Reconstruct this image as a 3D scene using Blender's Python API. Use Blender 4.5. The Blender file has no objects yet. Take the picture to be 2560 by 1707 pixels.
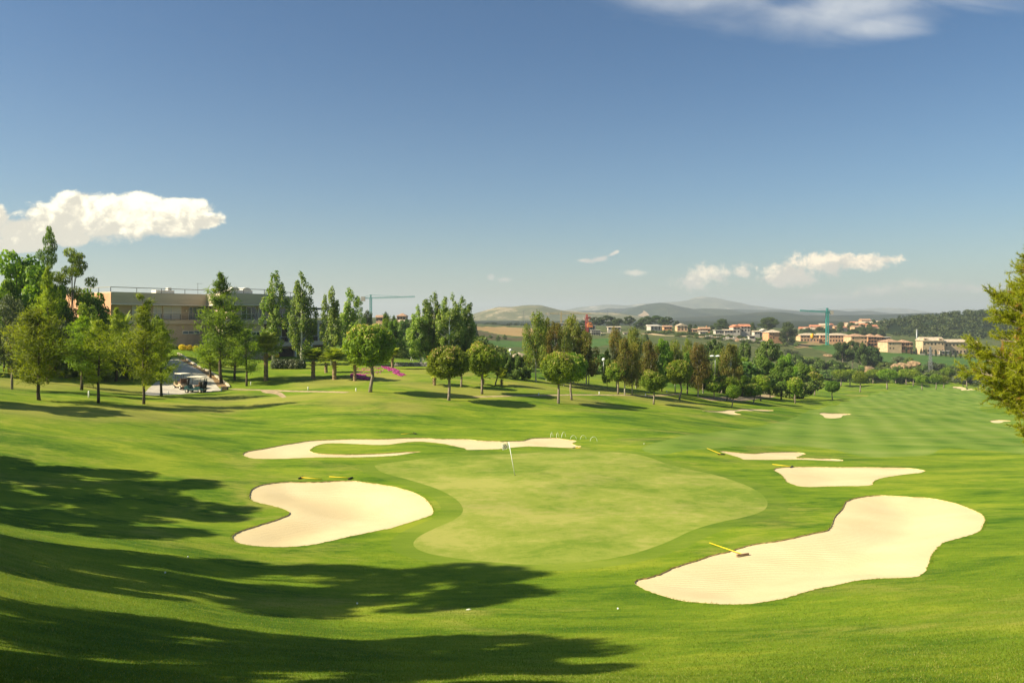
import bpy, bmesh, math, random
import numpy as np
from mathutils import Vector, Matrix
from mathutils.geometry import delaunay_2d_cdt

SC = bpy.context.scene
COL = SC.collection
R = math.radians
rng = np.random.default_rng(11)
random.seed(5)

# ------------------------------------------------------------------ camera
F, CU, CV = 2009.0, 1280.0, 800.0        # focal length, centre column and horizon row (photo pixels)
cam_d = bpy.data.cameras.new('camera')
cam = bpy.data.objects.new('camera', cam_d)
COL.objects.link(cam)
cam.location = (0, 0, 0)
cam.rotation_euler = (R(90), 0, 0)
cam_d.sensor_width = 36
cam_d.lens = 36 * F / 2560
cam_d.shift_y = -(853.5 - CV) / 2560
cam_d.clip_start = 0.1
cam_d.clip_end = 60000
SC.camera = cam

# ------------------------------------------------------------------ light
SUN_EL, SUN_FROM = R(37), Vector((-1.0, -0.25, 0)).normalized()
sun_dir = Vector((SUN_FROM.x * math.cos(SUN_EL), SUN_FROM.y * math.cos(SUN_EL), math.sin(SUN_EL)))
sd = bpy.data.lights.new('sun', 'SUN')
sd.energy = 5.0
sd.angle = R(0.7)
sd.color = (1.0, 0.89, 0.64)
so = bpy.data.objects.new('sun', sd)
COL.objects.link(so)
so.rotation_euler = sun_dir.to_track_quat('Z', 'Y').to_euler()
SC.view_settings.view_transform = 'Standard'
SC.view_settings.look = 'None'
SC.view_settings.exposure = 1.1
SC.view_settings.gamma = 1.0
SC.render.film_transparent = False
SC.cycles.use_denoising = True
SC.cycles.max_bounces = 6
SC.cycles.diffuse_bounces = 3
SC.cycles.transparent_max_bounces = 8
SC.cycles.volume_bounces = 0

# ------------------------------------------------------------------ node helpers
class NT:
    def __init__(s, tree):
        s.t = tree; s.n = tree.nodes; s.l = tree.links
    def new(s, typ, **kw):
        n = s.n.new(typ)
        for k, v in kw.items(): setattr(n, k, v)
        return n
    def put(s, sock, v):
        if isinstance(v, bpy.types.NodeSocket): s.l.new(v, sock)
        else: sock.default_value = v
    def m(s, op, a, b=None, c=None, clamp=False):
        n = s.n.new('ShaderNodeMath'); n.operation = op; n.use_clamp = clamp
        s.put(n.inputs[0], a)
        if b is not None: s.put(n.inputs[1], b)
        if c is not None: s.put(n.inputs[2], c)
        return n.outputs[0]
    def ss(s, x, a, b):
        n = s.n.new('ShaderNodeMapRange'); n.interpolation_type = 'SMOOTHSTEP'
        s.put(n.inputs[0], x); s.put(n.inputs[1], a); s.put(n.inputs[2], b)
        n.inputs[3].default_value = 0; n.inputs[4].default_value = 1
        return n.outputs[0]
    def mix(s, f, a, b, typ='MIX'):
        n = s.n.new('ShaderNodeMix'); n.data_type = 'RGBA'; n.blend_type = typ
        s.put(n.inputs[0], f)
        for i, v in ((6, a), (7, b)):
            if not isinstance(v, bpy.types.NodeSocket) and len(v) == 3: v = (*v, 1)
            s.put(n.inputs[i], v)
        return n.outputs[2]
    def noise(s, vec, scale, detail=4, rough=0.55, dist=0.0):
        n = s.n.new('ShaderNodeTexNoise')
        s.l.new(vec, n.inputs['Vector'])
        n.inputs['Scale'].default_value = scale; n.inputs['Detail'].default_value = detail
        n.inputs['Roughness'].default_value = rough; n.inputs['Distortion'].default_value = dist
        return n.outputs['Fac']
    def xyz(s, x, y, z):
        n = s.n.new('ShaderNodeCombineXYZ')
        for i, v in enumerate((x, y, z)): s.put(n.inputs[i], v)
        return n.outputs[0]
    def vmul(s, vec, k):
        n = s.n.new('ShaderNodeVectorMath'); n.operation = 'MULTIPLY'
        s.l.new(vec, n.inputs[0]); n.inputs[1].default_value = k
        return n.outputs[0]

# ------------------------------------------------------------------ sky with clouds
W = bpy.data.worlds.new('World'); SC.world = W; W.use_nodes = True
wt = NT(W.node_tree); wt.n.clear()
sky = wt.new('ShaderNodeTexSky', sky_type='NISHITA', sun_disc=False)
sky.sun_elevation = SUN_EL
sky.sun_rotation = math.atan2(sun_dir.x, sun_dir.y)
sky.air_density = 1.0; sky.dust_density = 0.9; sky.ozone_density = 2.6; sky.altitude = 200
SKY_S = 0.066
tc = wt.new('ShaderNodeTexCoord')
sep = wt.new('ShaderNodeSeparateXYZ'); wt.l.new(tc.outputs['Generated'], sep.inputs[0])
front = wt.m('GREATER_THAN', sep.outputs[1], 0.05)
ysafe = wt.m('MAXIMUM', sep.outputs[1], 0.05)
P = wt.m('DIVIDE', sep.outputs[0], ysafe)
Q = wt.m('DIVIDE', sep.outputs[2], ysafe)
def cloud_noise(dp, dq, k=14.0, ky=1.35, detail=9, rough=0.58, dist=0.25):
    v = wt.xyz(wt.m('ADD', P, dp), wt.m('MULTIPLY', wt.m('ADD', Q, dq), ky), 0.37)
    return wt.noise(v, k, detail, rough, dist)
def billow(dp, dq):
    a = cloud_noise(dp, dq, 13.0, 1.3, 6, 0.6, 0.5); b = cloud_noise(dp + 0.5, dq, 42.0, 1.2, 8, 0.62, 0.3)
    return wt.m('ADD', wt.m('MULTIPLY', a, 0.62), wt.m('MULTIPLY', b, 0.38))
n_main = billow(0, 0)
n_lit = billow(-0.010, 0.008)
n_fine = wt.m('ADD', wt.m('MULTIPLY', cloud_noise(0.2, 0, 34.0, 1.2, 6, 0.6, 0.5), 0.6), wt.m('MULTIPLY', cloud_noise(0.9, 0, 110.0, 1.1, 6, 0.62, 0.3), 0.4))
n_soft = cloud_noise(0.3, 0.1, 5.0, 1.0, 4, 0.5)
grad = wt.m('SUBTRACT', n_main, n_lit)
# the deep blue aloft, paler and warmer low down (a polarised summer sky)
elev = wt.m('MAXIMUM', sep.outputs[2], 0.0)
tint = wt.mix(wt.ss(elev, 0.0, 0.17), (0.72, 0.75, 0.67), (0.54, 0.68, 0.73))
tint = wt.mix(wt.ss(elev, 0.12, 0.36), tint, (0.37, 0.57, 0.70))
tint = wt.mix(wt.ss(elev, 0.42, 0.75), tint, (1.15, 1.15, 1.0))  # unseen sky overhead, brightened to add fill light to the shadows
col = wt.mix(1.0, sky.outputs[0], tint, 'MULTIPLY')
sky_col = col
def cu(u): return (u - CU) / F
def cv(v): return (CV - v) / F
def cloud(col, ells, vbase, vtop, amp=1.25, soft=0.32, lit=(9.8, 8.7, 6.3), dark=(5.2, 4.8, 4.0), opac=1.0, nz=None, lo=0.0):
    S = None
    for (u, v, ru, rv, *sl) in ells:
        dp = wt.m('DIVIDE', wt.m('SUBTRACT', P, cu(u)), ru / F)
        dq0 = wt.m('SUBTRACT', Q, cv(v))
        if sl: dq0 = wt.m('ADD', dq0, wt.m('MULTIPLY', wt.m('SUBTRACT', P, cu(u)), sl[0]))
        dq = wt.m('DIVIDE', dq0, rv / F)
        r2 = wt.m('ADD', wt.m('MULTIPLY', dp, dp), wt.m('MULTIPLY', dq, dq))
        e = wt.m('SUBTRACT', 1.0, wt.m('POWER', r2, 0.5))
        S = e if S is None else wt.m('SMOOTH_MAX', S, e, 0.12)
    d = wt.m('ADD', S, wt.m('MULTIPLY', wt.m('SUBTRACT', nz or n_main, 0.5), amp))
    a = wt.m('MULTIPLY', wt.m('MULTIPLY', wt.ss(d, lo, lo + soft), front), opac)
    h = wt.m('DIVIDE', wt.m('SUBTRACT', Q, cv(vbase)), (vbase - vtop) / F)
    t = wt.m('ADD', wt.m('MULTIPLY', h, 1.05), wt.m('MULTIPLY', grad, 5.0))
    t = wt.m('ADD', t, wt.m('MULTIPLY', wt.m('SUBTRACT', n_soft, 0.5), 0.9))
    t = wt.ss(t, 0.25, 1.15)
    c = wt.mix(t, dark, lit)
    return wt.mix(a, col, c)
# high thin veil, top right
streak = wt.noise(wt.xyz(P, wt.m('MULTIPLY', wt.m('ADD', Q, wt.m('MULTIPLY', P, 0.13)), 4.0), 0.2), 6.5, 7, 0.5, 0.5)
col = cloud(col, [(1850, -55, 520, 110, -0.10), (2110, 25, 300, 95, -0.12), (2190, 66, 210, 62, -0.10), (2380, -50, 300, 80, 0.1)],
            170, -60, amp=1.2, soft=1.0, lit=(6.2, 6.3, 6.2), dark=(5.4, 5.6, 5.7), opac=0.6, nz=streak, lo=0.0)
# big cumulus on the left
col = cloud(col, [(225, 548, 205, 68), (215, 512, 110, 42), (330, 520, 85, 42), (430, 545, 125, 50), (470, 522, 75, 32), (515, 552, 60, 26),
                  (70, 580, 110, 42), (-30, 550, 60, 48), (180, 595, 75, 26), (40, 612, 120, 22)],
            618, 490, amp=1.9, soft=0.30, lit=(11.6, 10.4, 7.6), dark=(5.7, 5.3, 4.3))
# cumulus on the right
col = cloud(col, [(1985, 688, 98, 34), (2050, 658, 84, 33), (2150, 654, 98, 27), (1940, 700, 58, 24), (2215, 650, 50, 14)], 720, 632, amp=3.6, soft=0.7,
            lit=(9.8, 8.3, 6.0), dark=(5.6, 5.2, 4.3), opac=1.0, nz=n_fine)
col = cloud(col, [(1785, 688, 86, 34), (1850, 682, 42, 26), (1735, 706, 60, 24)], 722, 655, amp=3.8, soft=0.8,
            lit=(9.0, 7.8, 5.8), dark=(5.6, 5.2, 4.3), opac=0.9, nz=n_fine)
col = cloud(col, [(1460, 652, 28, 7), (1500, 648, 32, 9, -0.2), (1535, 634, 20, 6, -0.4)], 662, 630, amp=2.4, soft=0.7,
            lit=(8.4, 7.3, 5.6), dark=(5.4, 5.0, 4.4), opac=0.8, nz=n_fine)
col = cloud(col, [(1228, 693, 13, 11), (1262, 699, 24, 9), (1585, 683, 40, 11)], 705, 680, amp=2.4, soft=0.8,
            lit=(8.0, 7.0, 5.5), dark=(5.4, 5.0, 4.4), opac=0.6, nz=n_fine)
col = cloud(col, [(2180, 728, 130, 20, -0.1), (2290, 712, 80, 18), (2420, 720, 150, 16), (2080, 742, 110, 12)], 752, 695, amp=2.8, soft=1.0,
            lit=(7.6, 6.5, 5.0), dark=(4.9, 4.6, 4.1), opac=0.6, nz=n_fine)
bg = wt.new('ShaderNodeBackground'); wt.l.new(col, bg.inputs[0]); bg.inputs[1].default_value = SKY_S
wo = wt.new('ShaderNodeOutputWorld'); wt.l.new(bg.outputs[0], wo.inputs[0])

# ------------------------------------------------------------------ object helpers
def tag(o, label=None, cat=None, group=None, kind=None):
    if label: o['label'] = label
    if cat: o['category'] = cat
    if group: o['group'] = group
    if kind: o['kind'] = kind
    return o
def empty(name, loc, label, cat, group=None, rz=0.0):
    o = bpy.data.objects.new(name, None); COL.objects.link(o)
    o.location = loc; o.rotation_euler = (0, 0, rz); o.empty_display_size = 0.3
    return tag(o, label, cat, group)
def link(name, me, parent=None, loc=None):
    o = bpy.data.objects.new(name, me); COL.objects.link(o)
    if parent: o.parent = parent
    if loc is not None: o.location = loc
    return o
def mesh_np(name, V, Fc, mats, mi=None, tint=None, smooth=False):
    """V (n,3), Fc (m,k) with one k for all faces"""
    V = np.asarray(V, np.float32); Fc = np.asarray(Fc, np.int32)
    me = bpy.data.meshes.new(name)
    k = Fc.shape[1]
    me.vertices.add(len(V)); me.vertices.foreach_set('co', V.ravel())
    me.loops.add(Fc.size); me.loops.foreach_set('vertex_index', Fc.ravel())
    me.polygons.add(len(Fc))
    me.polygons.foreach_set('loop_start', np.arange(0, Fc.size, k, dtype=np.int32))
    me.polygons.foreach_set('loop_total', np.full(len(Fc), k, np.int32))
    for m_ in (mats if isinstance(mats, (list, tuple)) else [mats]): me.materials.append(m_)
    if mi is not None: me.polygons.foreach_set('material_index', np.asarray(mi, np.int32))
    if smooth: me.polygons.foreach_set('use_smooth', np.ones(len(Fc), bool))
    me.update(calc_edges=True)
    if tint is not None:
        a = me.attributes.new('tint', 'FLOAT', 'POINT'); a.data.foreach_set('value', np.asarray(tint, np.float32))
    return me

class MB:
    """collects boxes, prisms, tubes; built as ONE mesh"""
    def __init__(s): s.v = []; s.f = []; s.m = []
    def add(s, vs, fs, mi=0):
        b = len(s.v); s.v += [tuple(p) for p in vs]
        s.f += [tuple(i + b for i in f) for f in fs]; s.m += [mi] * len(fs)
        return s
    def box(s, x0, y0, z0, x1, y1, z1, mi=0, M=None):
        vs = [Vector((x, y, z)) for z in (z0, z1) for (x, y) in ((x0, y0), (x1, y0), (x1, y1), (x0, y1))]
        if M is not None: vs = [M @ v for v in vs]
        return s.add(vs, [(3, 2, 1, 0), (4, 5, 6, 7), (0, 1, 5, 4), (1, 2, 6, 5), (2, 3, 7, 6), (3, 0, 4, 7)], mi)
    def prism(s, poly, z0, z1, mi=0):
        n = len(poly)
        a = sum(poly[i][0] * poly[(i + 1) % n][1] - poly[(i + 1) % n][0] * poly[i][1] for i in range(n))
        if a < 0: poly = poly[::-1]
        vs = [(x, y, z0) for x, y in poly] + [(x, y, z1) for x, y in poly]
        fs = [tuple(range(n))[::-1], tuple(range(n, 2 * n))] + [(i, (i + 1) % n, (i + 1) % n + n, i + n) for i in range(n)]
        return s.add(vs, fs, mi)
    def bar(s, a, b, w, h=None, mi=0):
        a, b = Vector(a), Vector(b); h = h or w
        d = (b - a); L = d.length
        if L < 1e-6: return s
        d /= L
        up = Vector((0, 0, 1)) if abs(d.z) < 0.95 else Vector((0, 1, 0))
        x = d.cross(up).normalized(); y = x.cross(d)
        vs = [p + x * sx * w / 2 + y * sy * h / 2 for p in (a, b) for sx, sy in ((-1, -1), (1, -1), (1, 1), (-1, 1))]
        return s.add(vs, [(0, 1, 2, 3), (7, 6, 5, 4), (0, 4, 5, 1), (1, 5, 6, 2), (2, 6, 7, 3), (3, 7, 4, 0)], mi)
    def tube(s, pts, rad, n=8, mi=0, cap=True):
        pts = [Vector(p) for p in pts]
        if not hasattr(rad, '__len__'): rad = [rad] * len(pts)
        vs = []
        for i, p in enumerate(pts):
            d = (pts[min(i + 1, len(pts) - 1)] - pts[max(i - 1, 0)]).normalized()
            up = Vector((0, 1, 0)) if abs(d.y) < 0.9 else Vector((1, 0, 0))
            x = d.cross(up).normalized(); y = d.cross(x)
            for k in range(n):
                t = 2 * math.pi * k / n
                vs.append(p + (x * math.cos(t) + y * math.sin(t)) * rad[i])
        fs = []
        for i in range(len(pts) - 1):
            for k in range(n):
                fs.append((i * n + k, i * n + (k + 1) % n, (i + 1) * n + (k + 1) % n, (i + 1) * n + k))
        if cap: fs += [tuple(range(n)), tuple(range((len(pts) - 1) * n, len(pts) * n))[::-1]]
        return s.add(vs, fs, mi)
    def lathe(s, prof, n=12, c=(0, 0, 0), mi=0):
        vs = []
        for r, z in prof:
            for k in range(n):
                t = 2 * math.pi * k / n
                vs.append((c[0] + r * math.cos(t), c[1] + r * math.sin(t), c[2] + z))
        fs = [(i * n + k, i * n + (k + 1) % n, (i + 1) * n + (k + 1) % n, (i + 1) * n + k) for i in range(len(prof) - 1) for k in range(n)]
        fs += [tuple(range(n))[::-1], tuple(range((len(prof) - 1) * n, len(prof) * n))]
        return s.add(vs, fs, mi)
    def mesh(s, name, mats, smooth=False, bevel=0):
        me = bpy.data.meshes.new(name)
        me.from_pydata(s.v, [], s.f)
        for m_ in (mats if isinstance(mats, (list, tuple)) else [mats]): me.materials.append(m_)
        me.polygons.foreach_set('material_index', s.m)
        bm = bmesh.new(); bm.from_mesh(me)
        bmesh.ops.recalc_face_normals(bm, faces=bm.faces)
        if bevel:
            bmesh.ops.bevel(bm, geom=[e for e in bm.edges if len(e.link_faces) == 2 and e.calc_face_angle(0) > 0.6], offset=bevel, segments=2, affect='EDGES', profile=0.6)
        bm.to_mesh(me); bm.free()
        if smooth: me.polygons.foreach_set('use_smooth', [True] * len(me.polygons))
        me.update()
        return me
    def build(s, name, mats, parent=None, smooth=False, loc=None, bevel=0):
        return link(name, s.mesh(name, mats, smooth, bevel), parent, loc)

# ------------------------------------------------------------------ materials
def new_mat(name):
    m_ = bpy.data.materials.new(name); m_.use_nodes = True
    t = NT(m_.node_tree); t.n.clear()
    out = t.new('ShaderNodeOutputMaterial')
    return m_, t, out
def surf(name, c, rough=0.7, var=0.15, scale=3.0, c2=None, bump=0.0, bscale=30.0, spec=0.3, metal=0.0, stretch=(1, 1, 1)):
    m_, t, out = new_mat(name)
    b = t.new('ShaderNodeBsdfPrincipled')
    b.inputs['Roughness'].default_value = rough; b.inputs['Specular IOR Level'].default_value = spec; b.inputs['Metallic'].default_value = metal
    tcn = t.new('ShaderNodeTexCoord')
    vec = t.vmul(tcn.outputs['Object'], stretch)
    n = t.noise(vec, scale, 5, 0.6)
    c2 = c2 or tuple(x * (1 - 2.2 * var) for x in c)
    cc = t.mix(t.ss(n, 0.3, 0.7), c2, tuple(min(1, x * (1 + var)) for x in c))
    t.l.new(cc, b.inputs['Base Color'])
    if bump:
        bn = t.new('ShaderNodeBump'); bn.inputs['Strength'].default_value = bump; bn.inputs['Distance'].default_value = 0.02
        t.l.new(t.noise(vec, bscale, 4, 0.6), bn.inputs['Height']); t.l.new(bn.outputs[0], b.inputs['Normal'])
    t.l.new(b.outputs[0], out.inputs[0])
    return m_
def glass(name, c=(0.05, 0.07, 0.09), rough=0.05):
    m_, t, out = new_mat(name)
    b = t.new('ShaderNodeBsdfPrincipled')
    b.inputs['Base Color'].default_value = (*c, 1); b.inputs['Roughness'].default_value = rough
    b.inputs['Specular IOR Level'].default_value = 0.8
    t.l.new(b.outputs[0], out.inputs[0])
    return m_
def foliage(name, c1, c2, c3=None, transl=0.35, rvar=0.25):
    """leaf colour from the per-clump 'tint' attribute, c1 -> c2 (-> c3 above 0.85), with a small random shift per plant"""
    m_, t, out = new_mat(name)
    at = t.new('ShaderNodeAttribute', attribute_name='tint')
    oi = t.new('ShaderNodeObjectInfo')
    f = at.outputs['Fac']
    cc = t.mix(t.ss(f, 0.0, 0.8), c1, c2)
    if c3: cc = t.mix(t.ss(f, 0.9, 1.0), cc, c3)
    hs = t.new('ShaderNodeHueSaturation')
    t.l.new(cc, hs.inputs['Color'])
    t.l.new(t.m('ADD', t.m('MULTIPLY', t.m('SUBTRACT', oi.outputs['Random'], 0.5), 0.035), 0.5), hs.inputs['Hue'])
    t.l.new(t.m('ADD', t.m('MULTIPLY', t.m('SUBTRACT', t.m('FRACT', t.m('MULTIPLY', oi.outputs['Random'], 7.3)), 0.5), rvar * 2), 1.0), hs.inputs['Value'])
    d = t.new('ShaderNodeBsdfPrincipled'); d.inputs['Roughness'].default_value = 0.55; d.inputs['Specular IOR Level'].default_value = 0.25
    t.l.new(hs.outputs[0], d.inputs['Base Color'])
    tr = t.new('ShaderNodeBsdfTranslucent')
    t.l.new(t.mix(1.0, hs.outputs[0], (1.25, 1.2, 0.5), 'MULTIPLY'), tr.inputs[0])
    mx = t.new('ShaderNodeMixShader'); mx.inputs[0].default_value = transl
    t.l.new(d.outputs[0], mx.inputs[1]); t.l.new(tr.outputs[0], mx.inputs[2])
    t.l.new(mx.outputs[0], out.inputs[0])
    return m_
def ground_mat(name, c_dark, c_mid, c_light, c_dry, dry=0.3, stripe=None, fine=1.0, streak=(0.35, 1.0), bump=0.5, contrast=1.0, rough=0.9, worn=()):
    """turf: three scales of colour, dry patches, optional mowing bands (dir angle, period)"""
    m_, t, out = new_mat(name)
    g = t.new('ShaderNodeNewGeometry')
    pos = g.outputs['Position']
    flat = t.vmul(pos, (streak[0], streak[1], 0.6))
    big = t.noise(t.vmul(pos, (1, 1, 0.3)), 0.045, 4, 0.55, 0.4)
    mid = t.noise(flat, 0.35, 6, 0.62, 0.5)
    sm = t.noise(flat, 2.6, 5, 0.7, 0.3)
    fi = t.noise(pos, 22.0, 4, 0.7)
    k = t.m('ADD', t.m('MULTIPLY', t.m('SUBTRACT', big, 0.5), 1.0 * contrast), t.m('MULTIPLY', t.m('SUBTRACT', mid, 0.5), 1.3 * contrast))
    k = t.m('ADD', k, t.m('MULTIPLY', t.m('SUBTRACT', sm, 0.5), 1.0 * fine))
    k = t.m('ADD', k, t.m('MULTIPLY', t.m('SUBTRACT', fi, 0.5), 1.1 * fine))
    k = t.m('ADD', k, 0.5)
    if stripe:
        ang, per, amt, warp = stripe
        sp = t.new('ShaderNodeSeparateXYZ'); t.l.new(pos, sp.inputs[0])
        ph = t.m('ADD', t.m('MULTIPLY', sp.outputs[0], math.cos(ang) * 2 * math.pi / per), t.m('MULTIPLY', sp.outputs[1], math.sin(ang) * 2 * math.pi / per))
        ph = t.m('ADD', ph, t.m('MULTIPLY', t.m('SUBTRACT', big, 0.5), warp))
        k = t.m('ADD', k, t.m('MULTIPLY', t.m('SINE', ph), amt))
    c = t.mix(t.ss(k, 0.0, 0.5), c_dark, c_mid)
    c = t.mix(t.ss(k, 0.5, 1.0), c, c_light)
    dn = t.noise(t.vmul(pos, (0.8, 1.2, 0.5)), 0.13, 6, 0.65, 0.6)
    dm = t.m('MULTIPLY', t.ss(t.m('ADD', dn, t.m('MULTIPLY', t.m('SUBTRACT', sm, 0.5), 0.35)), 0.5, 0.78), dry)
    for (wx, wy, wr) in worn:      # worn, yellowed patches of turf with ragged outlines
        dd = t.new('ShaderNodeVectorMath', operation='DISTANCE'); t.l.new(t.vmul(pos, (1, 1, 0)), dd.inputs[0]); dd.inputs[1].default_value = (wx, wy, 0)
        e = t.m('ADD', t.m('DIVIDE', dd.outputs['Value'], wr), t.m('MULTIPLY', t.m('SUBTRACT', dn, 0.5), 1.6))
        dm = t.m('MAXIMUM', dm, t.m('MULTIPLY', t.m('SUBTRACT', 1.0, t.ss(e, 0.35, 1.0)), t.m('ADD', 0.15, t.m('MULTIPLY', mid, 0.8))))
    c = t.mix(dm, c, c_dry)
    b = t.new('ShaderNodeBsdfPrincipled'); b.inputs['Roughness'].default_value = rough; b.inputs['Specular IOR Level'].default_value = 0.12
    t.l.new(c, b.inputs['Base Color'])
    bn = t.new('ShaderNodeBump'); bn.inputs['Strength'].default_value = bump; bn.inputs['Distance'].default_value = 0.03
    t.l.new(t.m('ADD', fi, t.m('MULTIPLY', sm, 1.2)), bn.inputs['Height']); t.l.new(bn.outputs[0], b.inputs['Normal'])
    t.l.new(b.outputs[0], out.inputs[0])
    return m_
# ------------------------------------------------------------------ terrain height
TU = np.array([-3200, -1500, -500, 0, 300, 450, 600, 925, 1280, 1640, 2000, 2300, 2560, 3000, 4200, 6000], float)
_rows = [
 (1.5, [-2.0]*2 + [-2.1, -2.2] + [-2.2]*8 + [-2.2, -2.0, -1.9, -1.8]),
 (3,   [-2.3, -2.4, -2.5, -2.7, -2.7, -2.75, -2.8, -2.8, -2.8, -2.8, -2.8, -2.7, -2.6, -2.4, -2.2, -2.0]),
 (8,   [-2.6, -3.2, -3.6, -4.1, -4.3, -4.35, -4.4, -4.5, -4.5, -4.5, -4.4, -4.3, -4.2, -3.8, -3.2, -2.6]),
 (14,  [-2.0, -3.0, -4.6, -5.8, -6.1, -6.2, -6.3, -6.4, -6.4, -6.4, -6.3, -6.2, -6.1, -5.6, -4.6, -3.6]),
 (18,  [-1.8, -2.8, -4.8, -6.3, -6.9, -7.1, -7.3, -7.5, -7.6, -7.6, -7.4, -7.2, -7.0, -6.5, -5.2, -4.0]),
 (22,  [-1.6, -2.6, -5.0, -6.8, -7.6, -7.9, -8.2, -8.5, -8.5, -8.4, -8.2, -7.9, -7.7, -7.2, -5.8, -4.6]),
 (27,  [-1.4, -2.4, -5.2, -7.35, -8.3, -8.65, -9.0, -9.3, -9.3, -9.2, -8.9, -8.6, -8.4, -7.9, -6.4, -5]),
 (33,  [-1.2, -2.2, -5.6, -8.1, -8.9, -9.2, -9.5, -9.75, -9.8, -9.8, -9.4, -9.1, -8.9, -8.5, -7.0, -6]),
 (40,  [-1.0, -2.0, -5.6, -8.4, -9.2, -9.5, -9.75, -9.85, -9.85, -9.85, -9.75, -9.5, -9.3, -9.0, -7.8, -7]),
 (50,  [-0.8, -1.8, -5.2, -8.0, -8.9, -9.3, -9.6, -9.8, -9.85, -9.9, -10.1, -10.0, -9.9, -9.6, -8.6, -8]),
 (60,  [-0.6, -1.6, -4.8, -7.2, -8.3, -8.8, -9.3, -9.7, -9.85, -10.0, -10.6, -10.7, -10.6, -10.4, -9.4, -9]),
 (68,  [-0.4, -1.4, -4.6, -7.0, -8.0, -8.6, -9.1, -9.5, -9.8, -10.1, -11.0, -11.3, -11.2, -11.0, -10, -9.5]),
 (76,  [-0.2, -1.2, -4.4, -6.9, -7.9, -8.45, -8.9, -9.0, -9.6, -10.2, -11.4, -11.8, -11.9, -11.7, -11, -10]),
 (86,  [0, -1.0, -4.2, -6.6, -7.8, -8.4, -8.7, -7.95, -9.2, -10.4, -12.0, -12.5, -12.7, -12.6, -12, -11]),
 (95,  [0, -1.0, -4.0, -6.2, -7.7, -8.3, -8.5, -7.8, -8.8, -10.6, -12.6, -13.1, -13.4, -13.4, -13, -12]),
 (110, [1, 0, -3.4, -5.4, -5.9, -5.9, -7.4, -7.2, -8.3, -10.9, -13.4, -14.2, -14.6, -14.6, -14, -13]),
 (120, [1, 0.5, -3.0, -4.8, -5.0, -4.7, -6.5, -7.0, -8.1, -11.0, -13.9, -14.9, -15.4, -15.4, -15, -14]),
 (130, [2, 1, -2.6, -4.2, -4.6, -4.4, -6.2, -6.9, -8.0, -11.0, -14.4, -15.6, -16.1, -16.1, -15.6, -15]),
 (160, [3, 2, -2.0, -3.0, -4.2, -4.2, -6.4, -7.3, -9.5, -12.2, -16.4, -17.8, -18.2, -18.2, -18, -17]),
 (200, [3, 2, -1.0, -2.0, -4.0, -4.2, -6.0, -9.0, -13.0, -16, -19.2, -20.5, -20.9, -21, -21, -20]),
 (250, [3, 2, 0, -1.0, -3.5, -4.0, -5.5, -10.5, -16.5, -20, -22.5, -23.8, -24.2, -24, -24, -24]),
 (300, [3, 2, 0, 0, -3.0, -3.8, -5.0, -10.0, -17.5, -22.0, -25.4, -26.8, -27.2, -27, -27, -27]),
 (370, [3, 2, 1, 1, -2.0, -3.0, -4.0, -6.0, -16.5, -22, -29.0, -30.8, -31.2, -31, -31, -31]),
 (400, [3, 2, 1, 1.5, -1.6, -2.6, -3.6, -4.5, -15.2, -21.5, -28.6, -30.6, -31, -31, -31, -31]),
 (450, [3, 2, 1, 2, -1.0, -2.0, -3.0, -2.0, -13.8, -19.5, -25.8, -27.6, -28.4, -28.5, -28.5, -28.5]),
 (520, [3, 2, 1, 2, 0, -1, -1.5, 0, -12.8, -15.6, -23.6, -26.2, -26.4, -26.5, -26.5, -26.5]),
 (600, [3, 2, 1, 2, 0, 0, 0, 1, -11.6, -10.8, -19.0, -24.0, -24.0, -24, -24, -24]),
 (700, [3, 2, 1, 3, 1, 1, 0, 2, -9.8, -8.0, -14.5, -20, -20, -20, -20, -20]),
 (900, [3, 2, 1, 3, 1, 1, 0, 2, -7.0, -7.6, -11.0, -14, -14, -14, -14, -14]),
 (1200,[2, 2, 1, 2, 1, 1, 0, 0, -5.5, -7, -9, -10, -10, -10, -10, -10]),
 (2000,[-2]*16),
 (4000,[-8]*16),
 (30000,[-14]*16),
]
TD = np.log(np.array([r[0] for r in _rows], float))
TZ = np.array([r[1] for r in _rows], float)
def _slopes(x, y):
    """monotone slopes along the last axis"""
    h = np.diff(x); dl = np.diff(y, axis=-1) / h
    m = np.zeros_like(y)
    a, b = dl[..., :-1], dl[..., 1:]
    same = a * b > 0
    with np.errstate(divide='ignore', invalid='ignore'):
        hm = np.where(same, 2 * a * b / (a + b), 0.0)
    # blend harmonic and mean: keeps hollows soft
    m[..., 1:-1] = np.where(same, 0.5 * hm + 0.25 * (a + b), 0.3 * (a + b) / 2)
    m[..., 0] = dl[..., 0]; m[..., -1] = dl[..., -1]
    return m
_MD = _slopes(TD, TZ.T).T
def _herm(t, y0, y1, m0, m1, h):
    t2, t3 = t * t, t * t * t
    return (2*t3 - 3*t2 + 1) * y0 + (t3 - 2*t2 + t) * h * m0 + (-2*t3 + 3*t2) * y1 + (t3 - t2) * h * m1
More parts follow.
